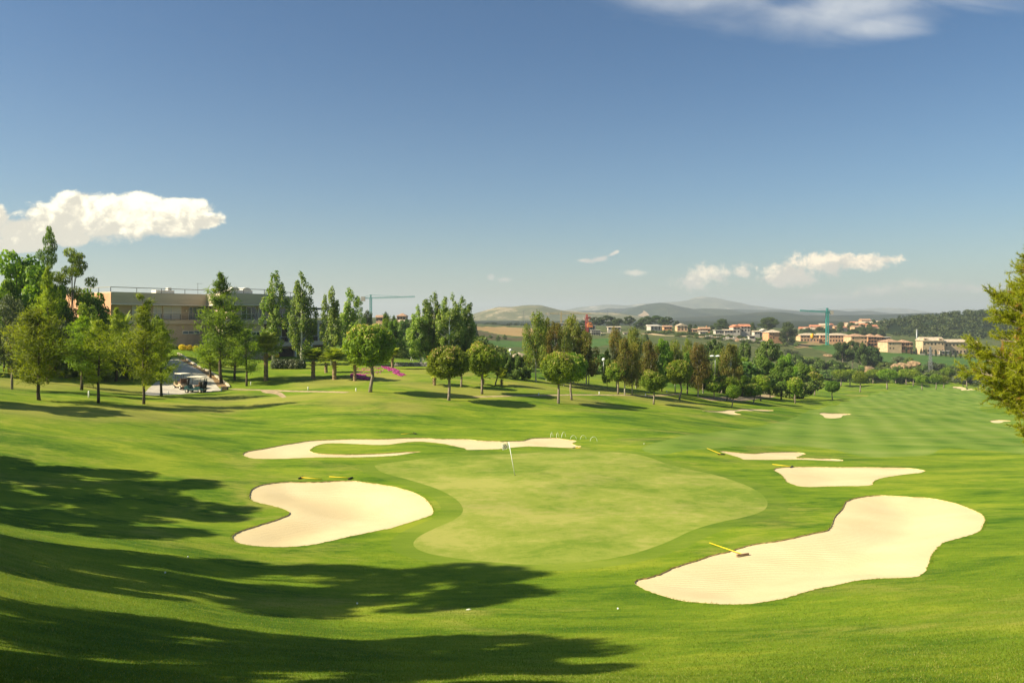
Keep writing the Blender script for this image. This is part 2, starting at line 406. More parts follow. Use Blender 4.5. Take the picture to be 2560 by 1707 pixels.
def H_ud(u, d):
    u = np.atleast_1d(np.asarray(u, float)); d = np.atleast_1d(np.asarray(d, float))
    u, d = np.broadcast_arrays(u, d)
    L = np.log(np.clip(d, 1.5, 29999)); i = np.clip(np.searchsorted(TD, L, side='right') - 1, 0, len(TD) - 2)
    h = TD[i + 1] - TD[i]; t = (L - TD[i]) / h
    row = _herm(t[:, None], TZ[i], TZ[i + 1], _MD[i], _MD[i + 1], h[:, None])
    uc = np.clip(u, TU[0], TU[-1]); j = np.clip(np.searchsorted(TU, uc, side='right') - 1, 0, len(TU) - 2)
    ms = _slopes(TU, row); ar = np.arange(len(u))
    hu = TU[j + 1] - TU[j]; tu = (uc - TU[j]) / hu
    z = _herm(tu, row[ar, j], row[ar, j + 1], ms[ar, j], ms[ar, j + 1], hu)
    x = (u - CU) / F * d
    amp = np.interp(d, [2, 20, 60, 130, 300, 1000], [0.02, 0.07, 0.12, 0.2, 0.6, 0.8])
    und = np.sin(x * 0.21 + d * 0.13 + 1.3) + 0.7 * np.sin(-x * 0.37 + d * 0.29 + 0.4) + 0.5 * np.sin(x * 0.61 + d * 0.47 + 2.2)
    return z + amp * und * 0.5
def Hxy(x, y):
    y = np.maximum(np.asarray(y, float), 1.5)
    return H_ud(CU + F * np.asarray(x, float) / y, y)
_DS = np.exp(np.linspace(math.log(4), math.log(12000), 5000))
def hit(u, v, dmin=4.0):
    """where the view line through photo pixel (u,v) first meets the terrain -> (x,y,z)"""
    z = H_ud(np.full(len(_DS), float(u)), _DS); ray = -(v - CV) / F * _DS
    ok = np.nonzero((z >= ray) & (_DS >= dmin))[0]
    d = _DS[ok[0]] if len(ok) else _DS[-1]
    return Vector(((u - CU) / F * d, d, float(H_ud(u, d)[0])))
def at(u, d):
    return Vector(((u - CU) / F * d, d, float(H_ud(u, d)[0])))

def zoompts(pts, ou, ov, s):
    return [(ou + x / s, ov + y / s) for x, y in pts]
def resample(P2, step):
    P2 = np.array(P2); out = []
    n = len(P2)
    # closed Catmull-Rom
    for i in range(n):
        p0, p1, p2, p3 = P2[i - 1], P2[i], P2[(i + 1) % n], P2[(i + 2) % n]
        m = max(1, int(np.ceil(np.linalg.norm(p2 - p1) / step)))
        for k in range(m):
            t = k / m
            out.append(0.5 * ((2*p1) + (-p0 + p2)*t + (2*p0 - 5*p1 + 4*p2 - p3)*t*t + (-p0 + 3*p1 - 3*p2 + p3)*t*t*t))
    return np.array(out)
def world_poly(px, step=0.4, jit=0.0):
    w = np.array([hit(u, v)[:2] for u, v in px])
    q = resample(w, step)
    if jit: q = q + rng.normal(0, jit, q.shape)
    return q
def inside(poly, pts):
    x, y = pts[:, 0], pts[:, 1]; res = np.zeros(len(pts), bool)
    px, py = poly[:, 0], poly[:, 1]; qx, qy = np.roll(px, -1), np.roll(py, -1)
    sel = (x > px.min()) & (x < px.max()) & (y > py.min()) & (y < py.max())
    xs, ys = x[sel], y[sel]; r = np.zeros(len(xs), bool)
    for a, b, c, d in zip(px, py, qx, qy):
        if b == d: continue
        cond = (b > ys) != (d > ys)
        r ^= cond & (xs < (c - a) * (ys - b) / (d - b) + a)
    res[sel] = r
    return res
def edge_dist(poly, pts):
    a = poly; b = np.roll(poly, -1, axis=0); best = np.full(len(pts), 1e9)
    for p, q in zip(a, b):
        e = q - p; L = max((e * e).sum(), 1e-12)
        t = np.clip(((pts - p) @ e) / L, 0, 1)
        best = np.minimum(best, np.hypot(*(pts - (p + t[:, None] * e)).T))
    return best
def offset_poly(poly, d):
    e = np.roll(poly, -1, axis=0) - np.roll(poly, 1, axis=0)
    n = np.stack([e[:, 1], -e[:, 0]], 1); n /= np.linalg.norm(n, axis=1)[:, None] + 1e-9
    area = 0.5 * np.sum(poly[:, 0] * np.roll(poly[:, 1], -1) - np.roll(poly[:, 0], -1) * poly[:, 1])
    if area < 0: n = -n
    q = poly + n * d
    for _ in range(10): q = 0.5 * q + 0.25 * (np.roll(q, 1, axis=0) + np.roll(q, -1, axis=0))
    return q
def ribbon(px, w, step=1.0, world=False):
    """closed polygon for a strip of width w along photo points"""
    c = np.array([hit(u, v)[:2] for u, v in px]) if not world else np.array(px)
    t = np.gradient(c, axis=0); n = np.stack([-t[:, 1], t[:, 0]], 1); n /= np.linalg.norm(n, axis=1)[:, None]
    ww = np.array(w)[:, None] if hasattr(w, '__len__') else w
    return np.vstack([c + n * ww / 2, (c - n * ww / 2)[::-1]])

# ------------------------------------------------------------------ outlines on the course (photo pixels, dropped on the terrain)
Z1 = (560, 1060, 2.502); Z2 = (1560, 1080, 2.352)
bunk_px = {
 'left': zoompts([(160,440),(163,420),(178,405),(225,382),(300,369),(380,362),(480,362),(570,362),(650,357),(730,354),(810,355),(890,365),(960,375),(1040,388),(1110,403),(1180,425),(1240,455),(1280,490),(1300,518),(1308,540),(1300,565),(1270,580),(1200,603),(1110,630),(1050,650),(950,670),(850,690),(740,715),(620,742),(520,758),(430,768),(320,769),(220,763),(130,752),(70,735),(50,710),(60,690),(110,665),(190,640),(270,615),(340,592),(390,572),(410,555),(395,540),(350,525),(290,508),(230,495),(178,480),(160,462)], *Z1),
 'back': zoompts([(118,192),(128,178),(170,165),(240,155),(310,142),(370,130),(440,120),(510,107),(600,100),(740,95),(870,95),(1000,93),(1130,88),(1250,88),(1340,92),(1450,93),(1530,95),(1590,102),(1680,105),(1740,108),(1790,106),(1860,104),(1890,97),(1930,88),(2000,86),(2080,88),(2150,97),(2203,105),(2180,120),(2200,133),(2233,140),(2200,148),(2100,147),(1990,142),(1900,140),(1800,147),(1700,157),(1600,161),(1520,160),(1505,150),(1440,138),(1380,125),(1300,115),(1230,110),(1150,113),(1100,120),(1030,128),(950,130),(870,127),(780,122),(700,120),(640,122),(590,132),(555,148),(537,163),(547,174),(580,182),(650,187),(760,190),(860,188),(960,185),(1050,180),(1130,175),(1230,173),(1180,181),(1120,190),(1060,198),(960,204),(860,208),(760,209),(650,208),(540,210),(400,216),(280,218),(180,214),(135,203)], *Z1),
 'right_back': zoompts([(562,112),(640,118),(700,124),(770,126),(820,120),(900,117),(980,116),(1040,120),(1066,128),(1030,142),(1012,151),(1060,153),(1140,155),(1220,157),(1283,164),(1280,170),(1200,168),(1100,163),(1000,162),(880,163),(780,163),(710,162),(680,150),(630,135)], *Z2),
 'right_mid': zoompts([(882,225),(890,213),(930,207),(1000,204),(1100,203),(1200,205),(1300,206),(1400,206),(1500,207),(1600,208),(1680,212),(1740,220),(1770,228),(1740,240),(1680,247),(1600,257),(1530,268),(1480,283),(1465,295),(1460,308),(1430,316),(1330,318),(1200,320),(1100,322),(1030,318),(990,305),(960,293),(945,275),(930,255),(905,238)], *Z2),
 'right_front': zoompts([(1310,405),(1350,390),(1420,377),(1490,371),(1560,373),(1640,377),(1700,382),(1760,384),(1830,393),(1900,407),(1960,422),(2010,440),(2070,465),(2110,490),(2122,520),(2105,560),(2080,590),(2020,610),(1950,630),(1890,645),(1860,665),(1825,700),(1800,740),(1785,790),(1760,830),(1720,850),(1650,855),(1550,858),(1450,865),(1350,878),(1250,900),(1150,920),(1050,945),(960,975),(880,990),(820,1000),(740,1010),(650,1013),(550,1012),(450,1003),(350,993),(250,970),(170,945),(110,920),(72,895),(67,872),(100,862),(160,850),(230,825),(290,795),(350,775),(440,750),(520,722),(600,705),(650,690),(700,672),(780,655),(880,642),(980,625),(1060,605),(1130,590),(1190,578),(1215,555),(1230,520),(1245,490),(1280,455),(1292,430)], *Z2),
 'far_pair': zoompts([(980,1492),(1100,1495),(1200,1497),(1290,1492),(1380,1480),(1500,1473),(1600,1470),(1700,1469),(1850,1478),(1985,1489),(1940,1497),(1800,1495),(1660,1497),(1550,1491),(1470,1499),(1432,1515),(1470,1533),(1530,1545),(1480,1550),(1380,1545),(1300,1530),(1200,1515),(1080,1507)], 1580, 760, 5.6),
 'far_mid': zoompts([(835,1525),(1000,1528),(1150,1530),(1278,1544),(1200,1555),(1150,1570),(1130,1588),(1050,1600),(950,1595),(900,1585),(880,1560)], 1900, 760, 5.6),
 'far_right': zoompts([(1760,1410),(1850,1400),(1980,1403),(2060,1412),(1960,1420),(1930,1435),(1860,1440),(1790,1430)], 2160, 800, 5.6),
 'distant': zoompts([(1240,935),(1300,933),(1400,948),(1500,963),(1560,980),(1450,984),(1350,965)], 2160, 800, 5.6),
}
bunk_step = {'left': 0.16, 'back': 0.2, 'right_back': 0.2, 'right_mid': 0.2, 'right_front': 0.13, 'far_pair': 0.8, 'far_mid': 0.6, 'far_right': 0.6, 'distant': 2.0}
bunk_jit = {'left': 0.022, 'back': 0.02, 'right_back': 0.02, 'right_mid': 0.02, 'right_front': 0.02}
bunk = {k: world_poly(p, bunk_step[k], bunk_jit.get(k, 0)) for k, p in bunk_px.items()}
D = 2560 / 2352
green_px = [(x * D, y * D) for x, y in [(870,1066),(960,1055),(1060,1047),(1160,1043),(1260,1038),(1360,1037),(1440,1040),(1490,1050),(1530,1064),(1580,1077),(1640,1090),(1690,1105),(1730,1122),(1755,1140),(1763,1158),(1750,1174),(1710,1187),(1650,1200),(1590,1218),(1540,1241),(1490,1260),(1440,1275),(1380,1286),(1320,1292),(1260,1296),(1200,1296),(1120,1290),(1050,1282),(990,1272),(957,1260),(950,1246),(965,1230),(1000,1213),(1040,1195),(1060,1180),(1062,1164),(1045,1145),(1010,1125),(970,1111),(930,1099),(890,1089),(866,1077)]]
green = world_poly(green_px, 0.3)
collar = offset_poly(green, 1.1)
fair_px = [(x * D, y * D) for x, y in [(1475,1030),(1540,1008),(1640,992),(1760,975),(1880,940),(2000,905),(2100,890),(2200,888),(2290,888),(2352,894),(2420,905),(2420,930),(2330,928),(2262,934),(2255,944),(2300,952),(2420,958),(2440,1035),(2300,1037),(2180,1028),(2130,1045),(2000,1050),(1900,1030),(1800,1024),(1680,1026),(1580,1034),(1520,1044)]]
fairway = world_poly(fair_px, 1.2)
far_green = world_poly(zoompts([(1440,1000),(1500,988),(1580,984),(1660,996),(1650,1015),(1560,1025),(1470,1018)], 2160, 800, 5.6), 2.0)
ZR = (400, 860, 9.8)
road_in = zoompts([(420,330),(590,450),(900,600),(1080,720),(1300,880),(1420,1050)], *ZR)
road_out = zoompts([(440,243),(770,460),(980,570),(1300,740),(1650,1000),(1690,1072)], *ZR)
road_px = road_in + [(556, 975.5), (520, 980), (470, 983.5), (425, 986.5), (380, 989), (355, 985), (372, 970), (395, 950), (408, 925), (420, 906), (430, 894)]
swale_px = road_out + road_in[::-1]
def straight(px, step):
    w = np.array([hit(u, v)[:2] for u, v in px]); out = []
    for p, q in zip(w, np.roll(w, -1, axis=0)):
        k = max(1, int(np.linalg.norm(q - p) / step))
        out += [p + (q - p) * i / k for i in range(k)]
    return np.array(out)
road = straight(road_px, 1.0)
swale = straight(swale_px, 1.0)
path1 = ribbon([(575, 972.5), (625, 974), (680, 976), (740, 978), (800, 979), (870, 981)], 0.85)
path2 = ribbon([(1180, 992), (1240, 991), (1300, 989), (1370, 988), (1430, 987), (1500, 987), (1570, 988), (1620, 990), (1660, 988), (1700, 984)], 0.8)
path3 = ribbon(zoompts([(990,1322),(1150,1330),(1350,1330),(1500,1320),(1640,1315),(1750,1305),(1830,1298),(1950,1274),(2080,1250),(2220,1230)], 1580, 760, 5.6), 3.0)
dirt = world_poly([(655, 976), (700, 980), (716, 993), (706, 994), (690, 986), (660, 982)], 0.6)
dirt2 = world_poly(zoompts([(690,1185),(760,1165),(850,1160),(870,1168),(790,1190),(730,1197)], 1900, 760, 5.6), 1.5)
farm = {
 'dry_field': world_poly([(1165, 818), (1185, 815), (1260, 816), (1330, 821), (1335, 839), (1280, 840), (1220, 829), (1180, 822)], 8),
 'brown_field': world_poly([(1160, 824), (1200, 828), (1270, 843), (1330, 842), (1335, 850), (1260, 849), (1190, 845), (1150, 840)], 8),
 'green_field': world_poly([(1190, 848), (1260, 851), (1330, 853), (1420, 850), (1530, 845), (1560, 850), (1500, 866), (1380, 866), (1280, 868), (1200, 864)], 8),
 'meadow': world_poly([(2020, 866), (2100, 863), (2150, 868), (2230, 879), (2320, 888), (2440, 895), (2560, 897), (2560, 935), (2440, 930), (2350, 917), (2300, 912), (2200, 905), (2100, 890)], 6),
 'bare_slope': world_poly([(1985, 868), (2040, 853), (2090, 852), (2150, 858), (2160, 866), (2100, 870), (2040, 872)], 6),
 'dirt_road': ribbon([(1610, 832), (1660, 838), (1720, 841.5), (1790, 843), (1860, 844.5), (1930, 846), (1980, 850)], 7.0),
}

# ------------------------------------------------------------------ triangulate the land: every outline is an edge of the mesh
land_polys = [('putting_green', green), ('collar', collar), ('fairway', fairway), ('far_green', far_green), ('road', road), ('swale', swale),
              ('path_left', path1), ('path_mid', path2), ('path_far', path3), ('dirt', dirt), ('dirt_far', dirt2)]
land_polys = [('bunker_' + k, p) for k, p in bunk.items()] + land_polys + list(farm.items())
def to_fan(p): return np.stack([p[:, 0] / p[:, 1], np.log(p[:, 1])], 1)
def from_fan(q):
    d = np.exp(q[:, 1]); return np.stack([q[:, 0] * d, d], 1)
pts = []; edges = []
for nm, p in land_polys:
    b = sum(len(a) for a in pts); n = len(p)
    pts.append(to_fan(p)); edges += [(b + i, b + (i + 1) % n) for i in range(n)]
Ls = np.concatenate([np.arange(math.log(1.5), math.log(9), 0.06), np.arange(math.log(9), math.log(160), 0.021), np.arange(math.log(160), math.log(900), 0.03), np.arange(math.log(900), math.log(29000), 0.09)])
us = np.concatenate([np.arange(-3200, -300, 120), np.arange(-300, 2900, 21), np.arange(2900, 6000, 120)])
g = []
for i, L in enumerate(Ls):
    s = (us + (i % 2) * 9 - CU) / F
    g.append(np.stack([s, np.full(len(s), L)], 1))
pts.append(np.vstack(g)); pts = np.vstack(pts)
pts[:, 0] += rng.normal(0, 1e-5, len(pts))
res = delaunay_2d_cdt([Vector(p) for p in pts], edges, [], 0, 1e-7)
q = np.array([v[:] for v in res[0]]); tri = np.array([f for f in res[2] if len(f) == 3])
LXY = from_fan(q); LZ = Hxy(LXY[:, 0], LXY[:, 1])
cen = LXY[tri].mean(1)
zone = np.full(len(tri), -1)
for i, (nm, p) in list(enumerate(land_polys))[::-1]:
    zone[inside(p, cen)] = i
a = LXY[tri]; cr = (a[:, 1, 0] - a[:, 0, 0]) * (a[:, 2, 1] - a[:, 0, 1]) - (a[:, 1, 1] - a[:, 0, 1]) * (a[:, 2, 0] - a[:, 0, 0])
tri[cr < 0] = tri[cr < 0][:, ::-1]

M = {}
M['rough'] = ground_mat('rough turf', (0.046, 0.108, 0.004), (0.122, 0.192, 0.008), (0.215, 0.258, 0.018), (0.290, 0.255, 0.062), dry=0.65, contrast=1.9, fine=1.25, worn=[(*hit(u, v)[:2], w_) for u, v, w_ in ((120, 1025, 8), (330, 1030, 8), (480, 1020, 7), (560, 1000, 6), (880, 1000, 6), (1180, 985, 7), (1450, 1000, 6), (1650, 1000, 9), (60, 960, 9), (300, 975, 7), (830, 956, 7), (960, 945, 7), (1060, 965, 6), (1120, 930, 8), (1330, 965, 7), (1500, 975, 9), (1010, 1015, 5), (700, 1000, 6), (2150, 990, 14))])
M['green'] = ground_mat('putting green turf', (0.126, 0.189, 0.017), (0.202, 0.244, 0.035), (0.294, 0.294, 0.069), (0.286, 0.252, 0.088), dry=0.55, fine=1.3, streak=(0.6, 0.8), bump=0.15, contrast=2.1)
M['collar'] = ground_mat('collar turf', (0.066, 0.125, 0.008), (0.122, 0.184, 0.013), (0.178, 0.228, 0.024), (0.24, 0.23, 0.05), dry=0.3, fine=0.8, bump=0.25, contrast=1.6)
M['fairway'] = ground_mat('fairway turf', (0.076, 0.147, 0.012), (0.130, 0.202, 0.024), (0.197, 0.252, 0.049), (0.202, 0.193, 0.059), dry=0.35, contrast=1.4, stripe=(math.atan2(-0.35, 0.94), 4.2, 0.17, 3.0), fine=0.3, bump=0.2)
M['meadow'] = ground_mat('meadow', (0.025, 0.071, 0.010), (0.050, 0.109, 0.018), (0.084, 0.134, 0.029), (0.134, 0.126, 0.050), dry=0.35, fine=0.2, bump=0.1)
M['dry_field'] = ground_mat('dry stubble', (0.168, 0.109, 0.042), (0.277, 0.185, 0.076), (0.353, 0.252, 0.109), (0.168, 0.134, 0.050), dry=0.5, fine=0.2, streak=(0.05, 1))
M['brown_field'] = ground_mat('brown scrub', (0.042, 0.042, 0.015), (0.076, 0.063, 0.025), (0.109, 0.084, 0.038), (0.059, 0.076, 0.025), dry=0.6, fine=0.2)
M['scrubland'] = ground_mat('scrub land', (0.029, 0.055, 0.010), (0.063, 0.084, 0.021), (0.109, 0.109, 0.038), (0.185, 0.143, 0.063), dry=0.8, fine=0.2, contrast=1.4)
M['farwood'] = ground_mat('far wooded plain', (0.008, 0.015, 0.007), (0.017, 0.027, 0.010), (0.034, 0.038, 0.017), (0.101, 0.084, 0.050), dry=0.4, fine=0.2, contrast=1.5)
M['bare'] = ground_mat('bare earth slope', (0.134, 0.109, 0.042), (0.252, 0.176, 0.084), (0.353, 0.260, 0.134), (0.084, 0.092, 0.029), dry=0.7, fine=0.3)
M['dirt'] = surf('sandy dirt', (0.386, 0.286, 0.168), 0.95, 0.18, 2.0, bump=0.4)
M['asphalt'] = surf('worn pale concrete road', (0.46, 0.42, 0.35), 0.9, 0.12, 0.9, bump=0.2, stretch=(1, 1, 1))
M['stone_gutter'] = surf('brown stone gutter', (0.30, 0.19, 0.09), 0.95, 0.3, 2.2, bump=0.8, bscale=6)
M['kerb'] = surf('pale kerb stone', (0.55, 0.48, 0.36), 0.9, 0.1, 4)
M['lip'] = surf('bunker lip soil', (0.56, 0.42, 0.22), 1.0, 0.3, 5, c2=(0.36, 0.30, 0.12), bump=0.6)

def sand_mat():
    m_, t, out = new_mat('bunker sand')
    gm = t.new('ShaderNodeNewGeometry'); pos = gm.outputs['Position']
    big = t.noise(t.vmul(pos, (1, 1, 0.2)), 0.22, 4, 0.55, 0.6)
    wv = t.new('ShaderNodeTexWave', wave_type='RINGS', rings_direction='Z'); t.l.new(t.vmul(pos, (0.55, 1.0, 0.2)), wv.inputs['Vector'])
    wv.inputs['Scale'].default_value = 1.3; wv.inputs['Distortion'].default_value = 16; wv.inputs['Detail'].default_value = 2; wv.inputs['Detail Scale'].default_value = 0.25
    fi = t.noise(pos, 14, 5, 0.7)
    c = t.mix(t.ss(big, 0.35, 0.7), (0.560, 0.450, 0.262), (0.625, 0.515, 0.312))
    c = t.mix(t.m('MULTIPLY', t.ss(fi, 0.45, 0.8), 0.5), c, (0.46, 0.36, 0.205))
    c = t.mix(t.m('MULTIPLY', t.ss(wv.outputs['Fac'], 0.5, 1.0), 0.20), c, (0.42, 0.335, 0.20))
    b = t.new('ShaderNodeBsdfPrincipled'); b.inputs['Roughness'].default_value = 0.95; b.inputs['Specular IOR Level'].default_value = 0.1
    t.l.new(c, b.inputs['Base Color'])
    bn = t.new('ShaderNodeBump'); bn.inputs['Strength'].default_value = 0.5; bn.inputs['Distance'].default_value = 0.03
    t.l.new(t.m('ADD', wv.outputs['Fac'], t.m('MULTIPLY', fi, 1.0)), bn.inputs['Height']); t.l.new(bn.outputs[0], b.inputs['Normal'])
    t.l.new(b.outputs[0], out.inputs[0])
    return m_
M['sand'] = sand_mat()

def land_piece(name, sel, mat, dz=None):
    f = tri[sel]; idx, inv = np.unique(f, return_inverse=True)
    V = np.column_stack([LXY[idx], LZ[idx]])
    if dz is not None: V[:, 2] += dz(V[:, :2])
    me = mesh_np(name, V, inv.reshape(-1, 3), mat, smooth=True)
    return me
def structure(name, me, label, cat=None):
    o = link(name, me); return tag(o, label, cat, None, 'structure')
zi = {nm: i for i, (nm, p) in enumerate(land_polys)}
dcen = cen[:, 1]
base = zone == -1
near_sel = base & (dcen < 400)
structure('ground', land_piece('ground', near_sel, M['rough']), 'mown rough grass rolling down to the green and up to the trees', 'ground')
structure('woodland_floor', land_piece('woodland_floor', base & (dcen >= 1000), M['farwood']), 'dark wooded plain running out to the hills', 'ground')
structure('farmland', land_piece('farmland', base & (dcen >= 400) & (dcen < 1000), M['scrubland']), 'scrubby farmland beyond the golf course', 'ground')
structure('putting_green', land_piece('putting_green', zone == zi['putting_green'], M['green']), 'pale smooth putting green around the flag', 'green')
structure('collar', land_piece('collar', zone == zi['collar'], M['collar']), 'darker mown collar ringing the putting green', 'grass')
structure('fairway', land_piece('fairway', (zone == zi['fairway']), M['fairway']), 'striped fairway running to the far right', 'fairway')
structure('far_green', land_piece('far_green', zone == zi['far_green'], M['green']), 'small pale green at the far end of the fairway', 'green')
structure('road', land_piece('road', zone == zi['road'], M['asphalt']), 'pale service road climbing to the clubhouse', 'road')
structure('gutter', land_piece('gutter', zone == zi['swale'], M['stone_gutter']), 'brown stone gutter along the service road', 'gutter')
for nm, lb in (('path_left', 'narrow pale cart path leading right from the road'), ('path_mid', 'thin cart path behind the round pines')):
    structure('path', land_piece('path', zone == zi[nm], M['dirt']), lb, 'path')
structure('path', land_piece('path', zone == zi['path_far'], M['dirt']), 'tan dirt path among the small round pines', 'path')
structure('dirt_patch', land_piece('dirt_patch', zone == zi['dirt'], M['dirt']), 'bare sandy patch below the cart path', 'ground')
structure('dirt_patch', land_piece('dirt_patch', zone == zi['dirt_far'], M['dirt']), 'bare sandy patch among the far round pines', 'ground')
for nm, mt, lb in (('dry_field', 'dry_field', 'golden stubble field below the far hills'), ('brown_field', 'brown_field', 'brown fallow field under the stubble field'),
                   ('green_field', 'meadow', 'green crop field behind the hedge'), ('meadow', 'meadow', 'green meadow below the row of terraced houses'),
                   ('bare_slope', 'bare', 'bare earth slope under the unfinished houses'), ('dirt_road', 'dirt', 'pale dirt road below the hamlet')):
    structure(nm, land_piece(nm, zone == zi[nm], M[mt]), lb, 'field' if 'field' in nm or nm == 'meadow' else ('road' if 'road' in nm else 'slope'))

bunk_lab = {
 'left': 'large kidney shaped bunker left of the green', 'back': 'long bunker with a grass island behind the green', 'right_back': 'thin pointed bunker right of the green, farthest of three',
 'right_mid': 'wide flat bunker right of the green, middle of three', 'right_front': 'largest bunker, with a rake in it, in the right foreground', 'far_pair': 'forked pale bunker out beyond the back of the fairway trees',
 'far_mid': 'small trapezoid bunker at the fairway edge', 'far_right': 'small bunker beside the foreground pine branches', 'distant': 'distant bunker where two golfers stand'}
bunk_lip = {'left': 0.05, 'back': 0.045, 'right_back': 0.04, 'right_mid': 0.04, 'right_front': 0.045, 'far_pair': 0.06, 'far_mid': 0.06, 'far_right': 0.06, 'distant': 0.06}
bunk_dish = {'left': 0.35, 'back': 0.2, 'right_back': 0.1, 'right_mid': 0.25, 'right_front': 0.4}
for k, p in bunk.items():
    lip, dish = bunk_lip[k], bunk_dish.get(k, 0.05)
    def dz(xy, p=p, lip=lip, dish=dish):
        e = edge_dist(p, xy)
        return -lip - dish * (1 - np.exp(-(e / 2.2) ** 2))
    me = land_piece('bunker', zone == zi['bunker_' + k], M['sand'], dz)
    o = structure('bunker', me, bunk_lab[k], 'bunker'); o['group'] = 'sand bunkers on the course'
    n = len(p); zt = Hxy(p[:, 0], p[:, 1])
    inn = p + 0.0
    V = np.vstack([np.column_stack([p, zt + 0.01]), np.column_stack([inn, zt - lip - 0.02])])
    i = np.arange(n); j = (i + 1) % n
    wl = link('lip', mesh_np('lip', V, np.stack([i, j, j + n, i + n], 1), M['lip']), o)
# ------------------------------------------------------------------ foliage meshes
M['bark_grey'] = surf('grey pine bark', (0.27, 0.22, 0.17), 0.95, 0.25, 6, bump=0.6, stretch=(1, 1, 0.3))
M['bark_dark'] = surf('dark bark', (0.11, 0.085, 0.055), 0.95, 0.25, 6, bump=0.6, stretch=(1, 1, 0.3))
M['bark_pale'] = surf('pale poplar bark', (0.52, 0.50, 0.42), 0.9, 0.2, 5, bump=0.4, stretch=(1, 1, 0.4))
M['bark_white'] = surf('whitewashed trunk', (0.80, 0.78, 0.72), 0.9, 0.06, 5)
M['bark_palm'] = surf('palm trunk', (0.30, 0.21, 0.12), 0.95, 0.25, 7, bump=0.9, stretch=(1, 1, 2.5))
M['f_pine'] = foliage('stone pine needles', (0.074, 0.146, 0.007), (0.235, 0.325, 0.020), (0.538, 0.437, 0.146), 0.45)
M['f_feather'] = foliage('feathery needles', (0.121, 0.201, 0.007), (0.287, 0.380, 0.021), None, 0.5)
M['f_poplar'] = foliage('poplar leaves', (0.115, 0.220, 0.024), (0.290, 0.400, 0.100), (0.500, 0.530, 0.280), 0.58)
M['f_euca'] = foliage('eucalyptus leaves', (0.084, 0.129, 0.013), (0.224, 0.263, 0.036), (0.291, 0.202, 0.056), 0.45)
M['f_euca_red'] = foliage('reddish eucalyptus leaves', (0.095, 0.116, 0.014), (0.226, 0.215, 0.034), (0.284, 0.168, 0.053), 0.45)
M['f_broad'] = foliage('fresh broad leaves', (0.066, 0.160, 0.009), (0.204, 0.330, 0.024), (0.297, 0.407, 0.050), 0.48)
M['f_lime'] = foliage('lime green leaves', (0.070, 0.140, 0.012), (0.170, 0.260, 0.030), (0.260, 0.330, 0.060), 0.45)
M['f_dark'] = foliage('dark pine needles', (0.022, 0.050, 0.008), (0.065, 0.105, 0.018), None, 0.25)
M['f_scrub'] = foliage('dull scrub leaves', (0.047, 0.100, 0.013), (0.142, 0.205, 0.038), (0.231, 0.242, 0.100), 0.35)
M['f_grey'] = foliage('grey green leaves', (0.060, 0.085, 0.040), (0.140, 0.165, 0.085), None, 0.3)
M['f_palm'] = foliage('palm fronds', (0.130, 0.200, 0.014), (0.350, 0.410, 0.055), (0.50, 0.48, 0.12), 0.45)
M['f_cypress'] = foliage('cypress leaves', (0.014, 0.032, 0.010), (0.045, 0.070, 0.020), None, 0.15)
M['f_near'] = foliage('near pine needles', (0.260, 0.360, 0.016), (0.520, 0.590, 0.040), (0.600, 0.420, 0.090), 0.58)
M['f_red'] = foliage('red flowers', (0.255, 0.017, 0.010), (0.468, 0.038, 0.017), None, 0.3)
M['f_pink'] = foliage('pink flowers', (0.306, 0.043, 0.204), (0.510, 0.102, 0.357), None, 0.3)
M['f_yellow'] = foliage('yellow flowers', (0.527, 0.383, 0.017), (0.722, 0.561, 0.043), None, 0.3)
M['f_lav'] = foliage('grey lavender leaves', (0.050, 0.075, 0.035), (0.150, 0.170, 0.090), None, 0.3)

def unit(v): return v / (np.linalg.norm(v, axis=-1, keepdims=True) + 1e-9)
def leaf_quads(P_, Nrm, L, Wd, r, along=None, jit=0.6):
    """diamond leaves at P_, facing Nrm; long axis near 'along' (or random in the plane)"""
    n = len(P_)
    N2 = unit(Nrm + r.normal(0, jit, (n, 3)))
    A = (r.normal(0, 1, (n, 3)) if along is None else along + r.normal(0, 0.35, (n, 3)))
    T = unit(A - (A * N2).sum(1, keepdims=True) * N2); B = np.cross(N2, T)
    L = np.broadcast_to(L, (n,))[:, None]; Wd = np.broadcast_to(Wd, (n,))[:, None]
    V = np.stack([P_ - T * L, P_ + B * Wd, P_ + T * L, P_ - B * Wd], 1).reshape(-1, 3)
    return V, np.arange(4 * n).reshape(n, 4)
def in_ellipsoids(C, Rd, n, r, shell=0.45):
    """n points spread over ellipsoids (centres C, radii Rd) biased to the shell; returns points, normals, owner"""
    C = np.asarray(C, float); Rd = np.asarray(Rd, float)
    w = (Rd[:, 0] * Rd[:, 1] + Rd[:, 1] * Rd[:, 2] + Rd[:, 0] * Rd[:, 2]); w /= w.sum()
    k = r.choice(len(C), n, p=w)
    dr = unit(r.normal(0, 1, (n, 3)))
    rad = 1 - shell * r.random(n) ** 1.7
    return C[k] + dr * Rd[k] * rad[:, None], unit(dr / Rd[k]), k
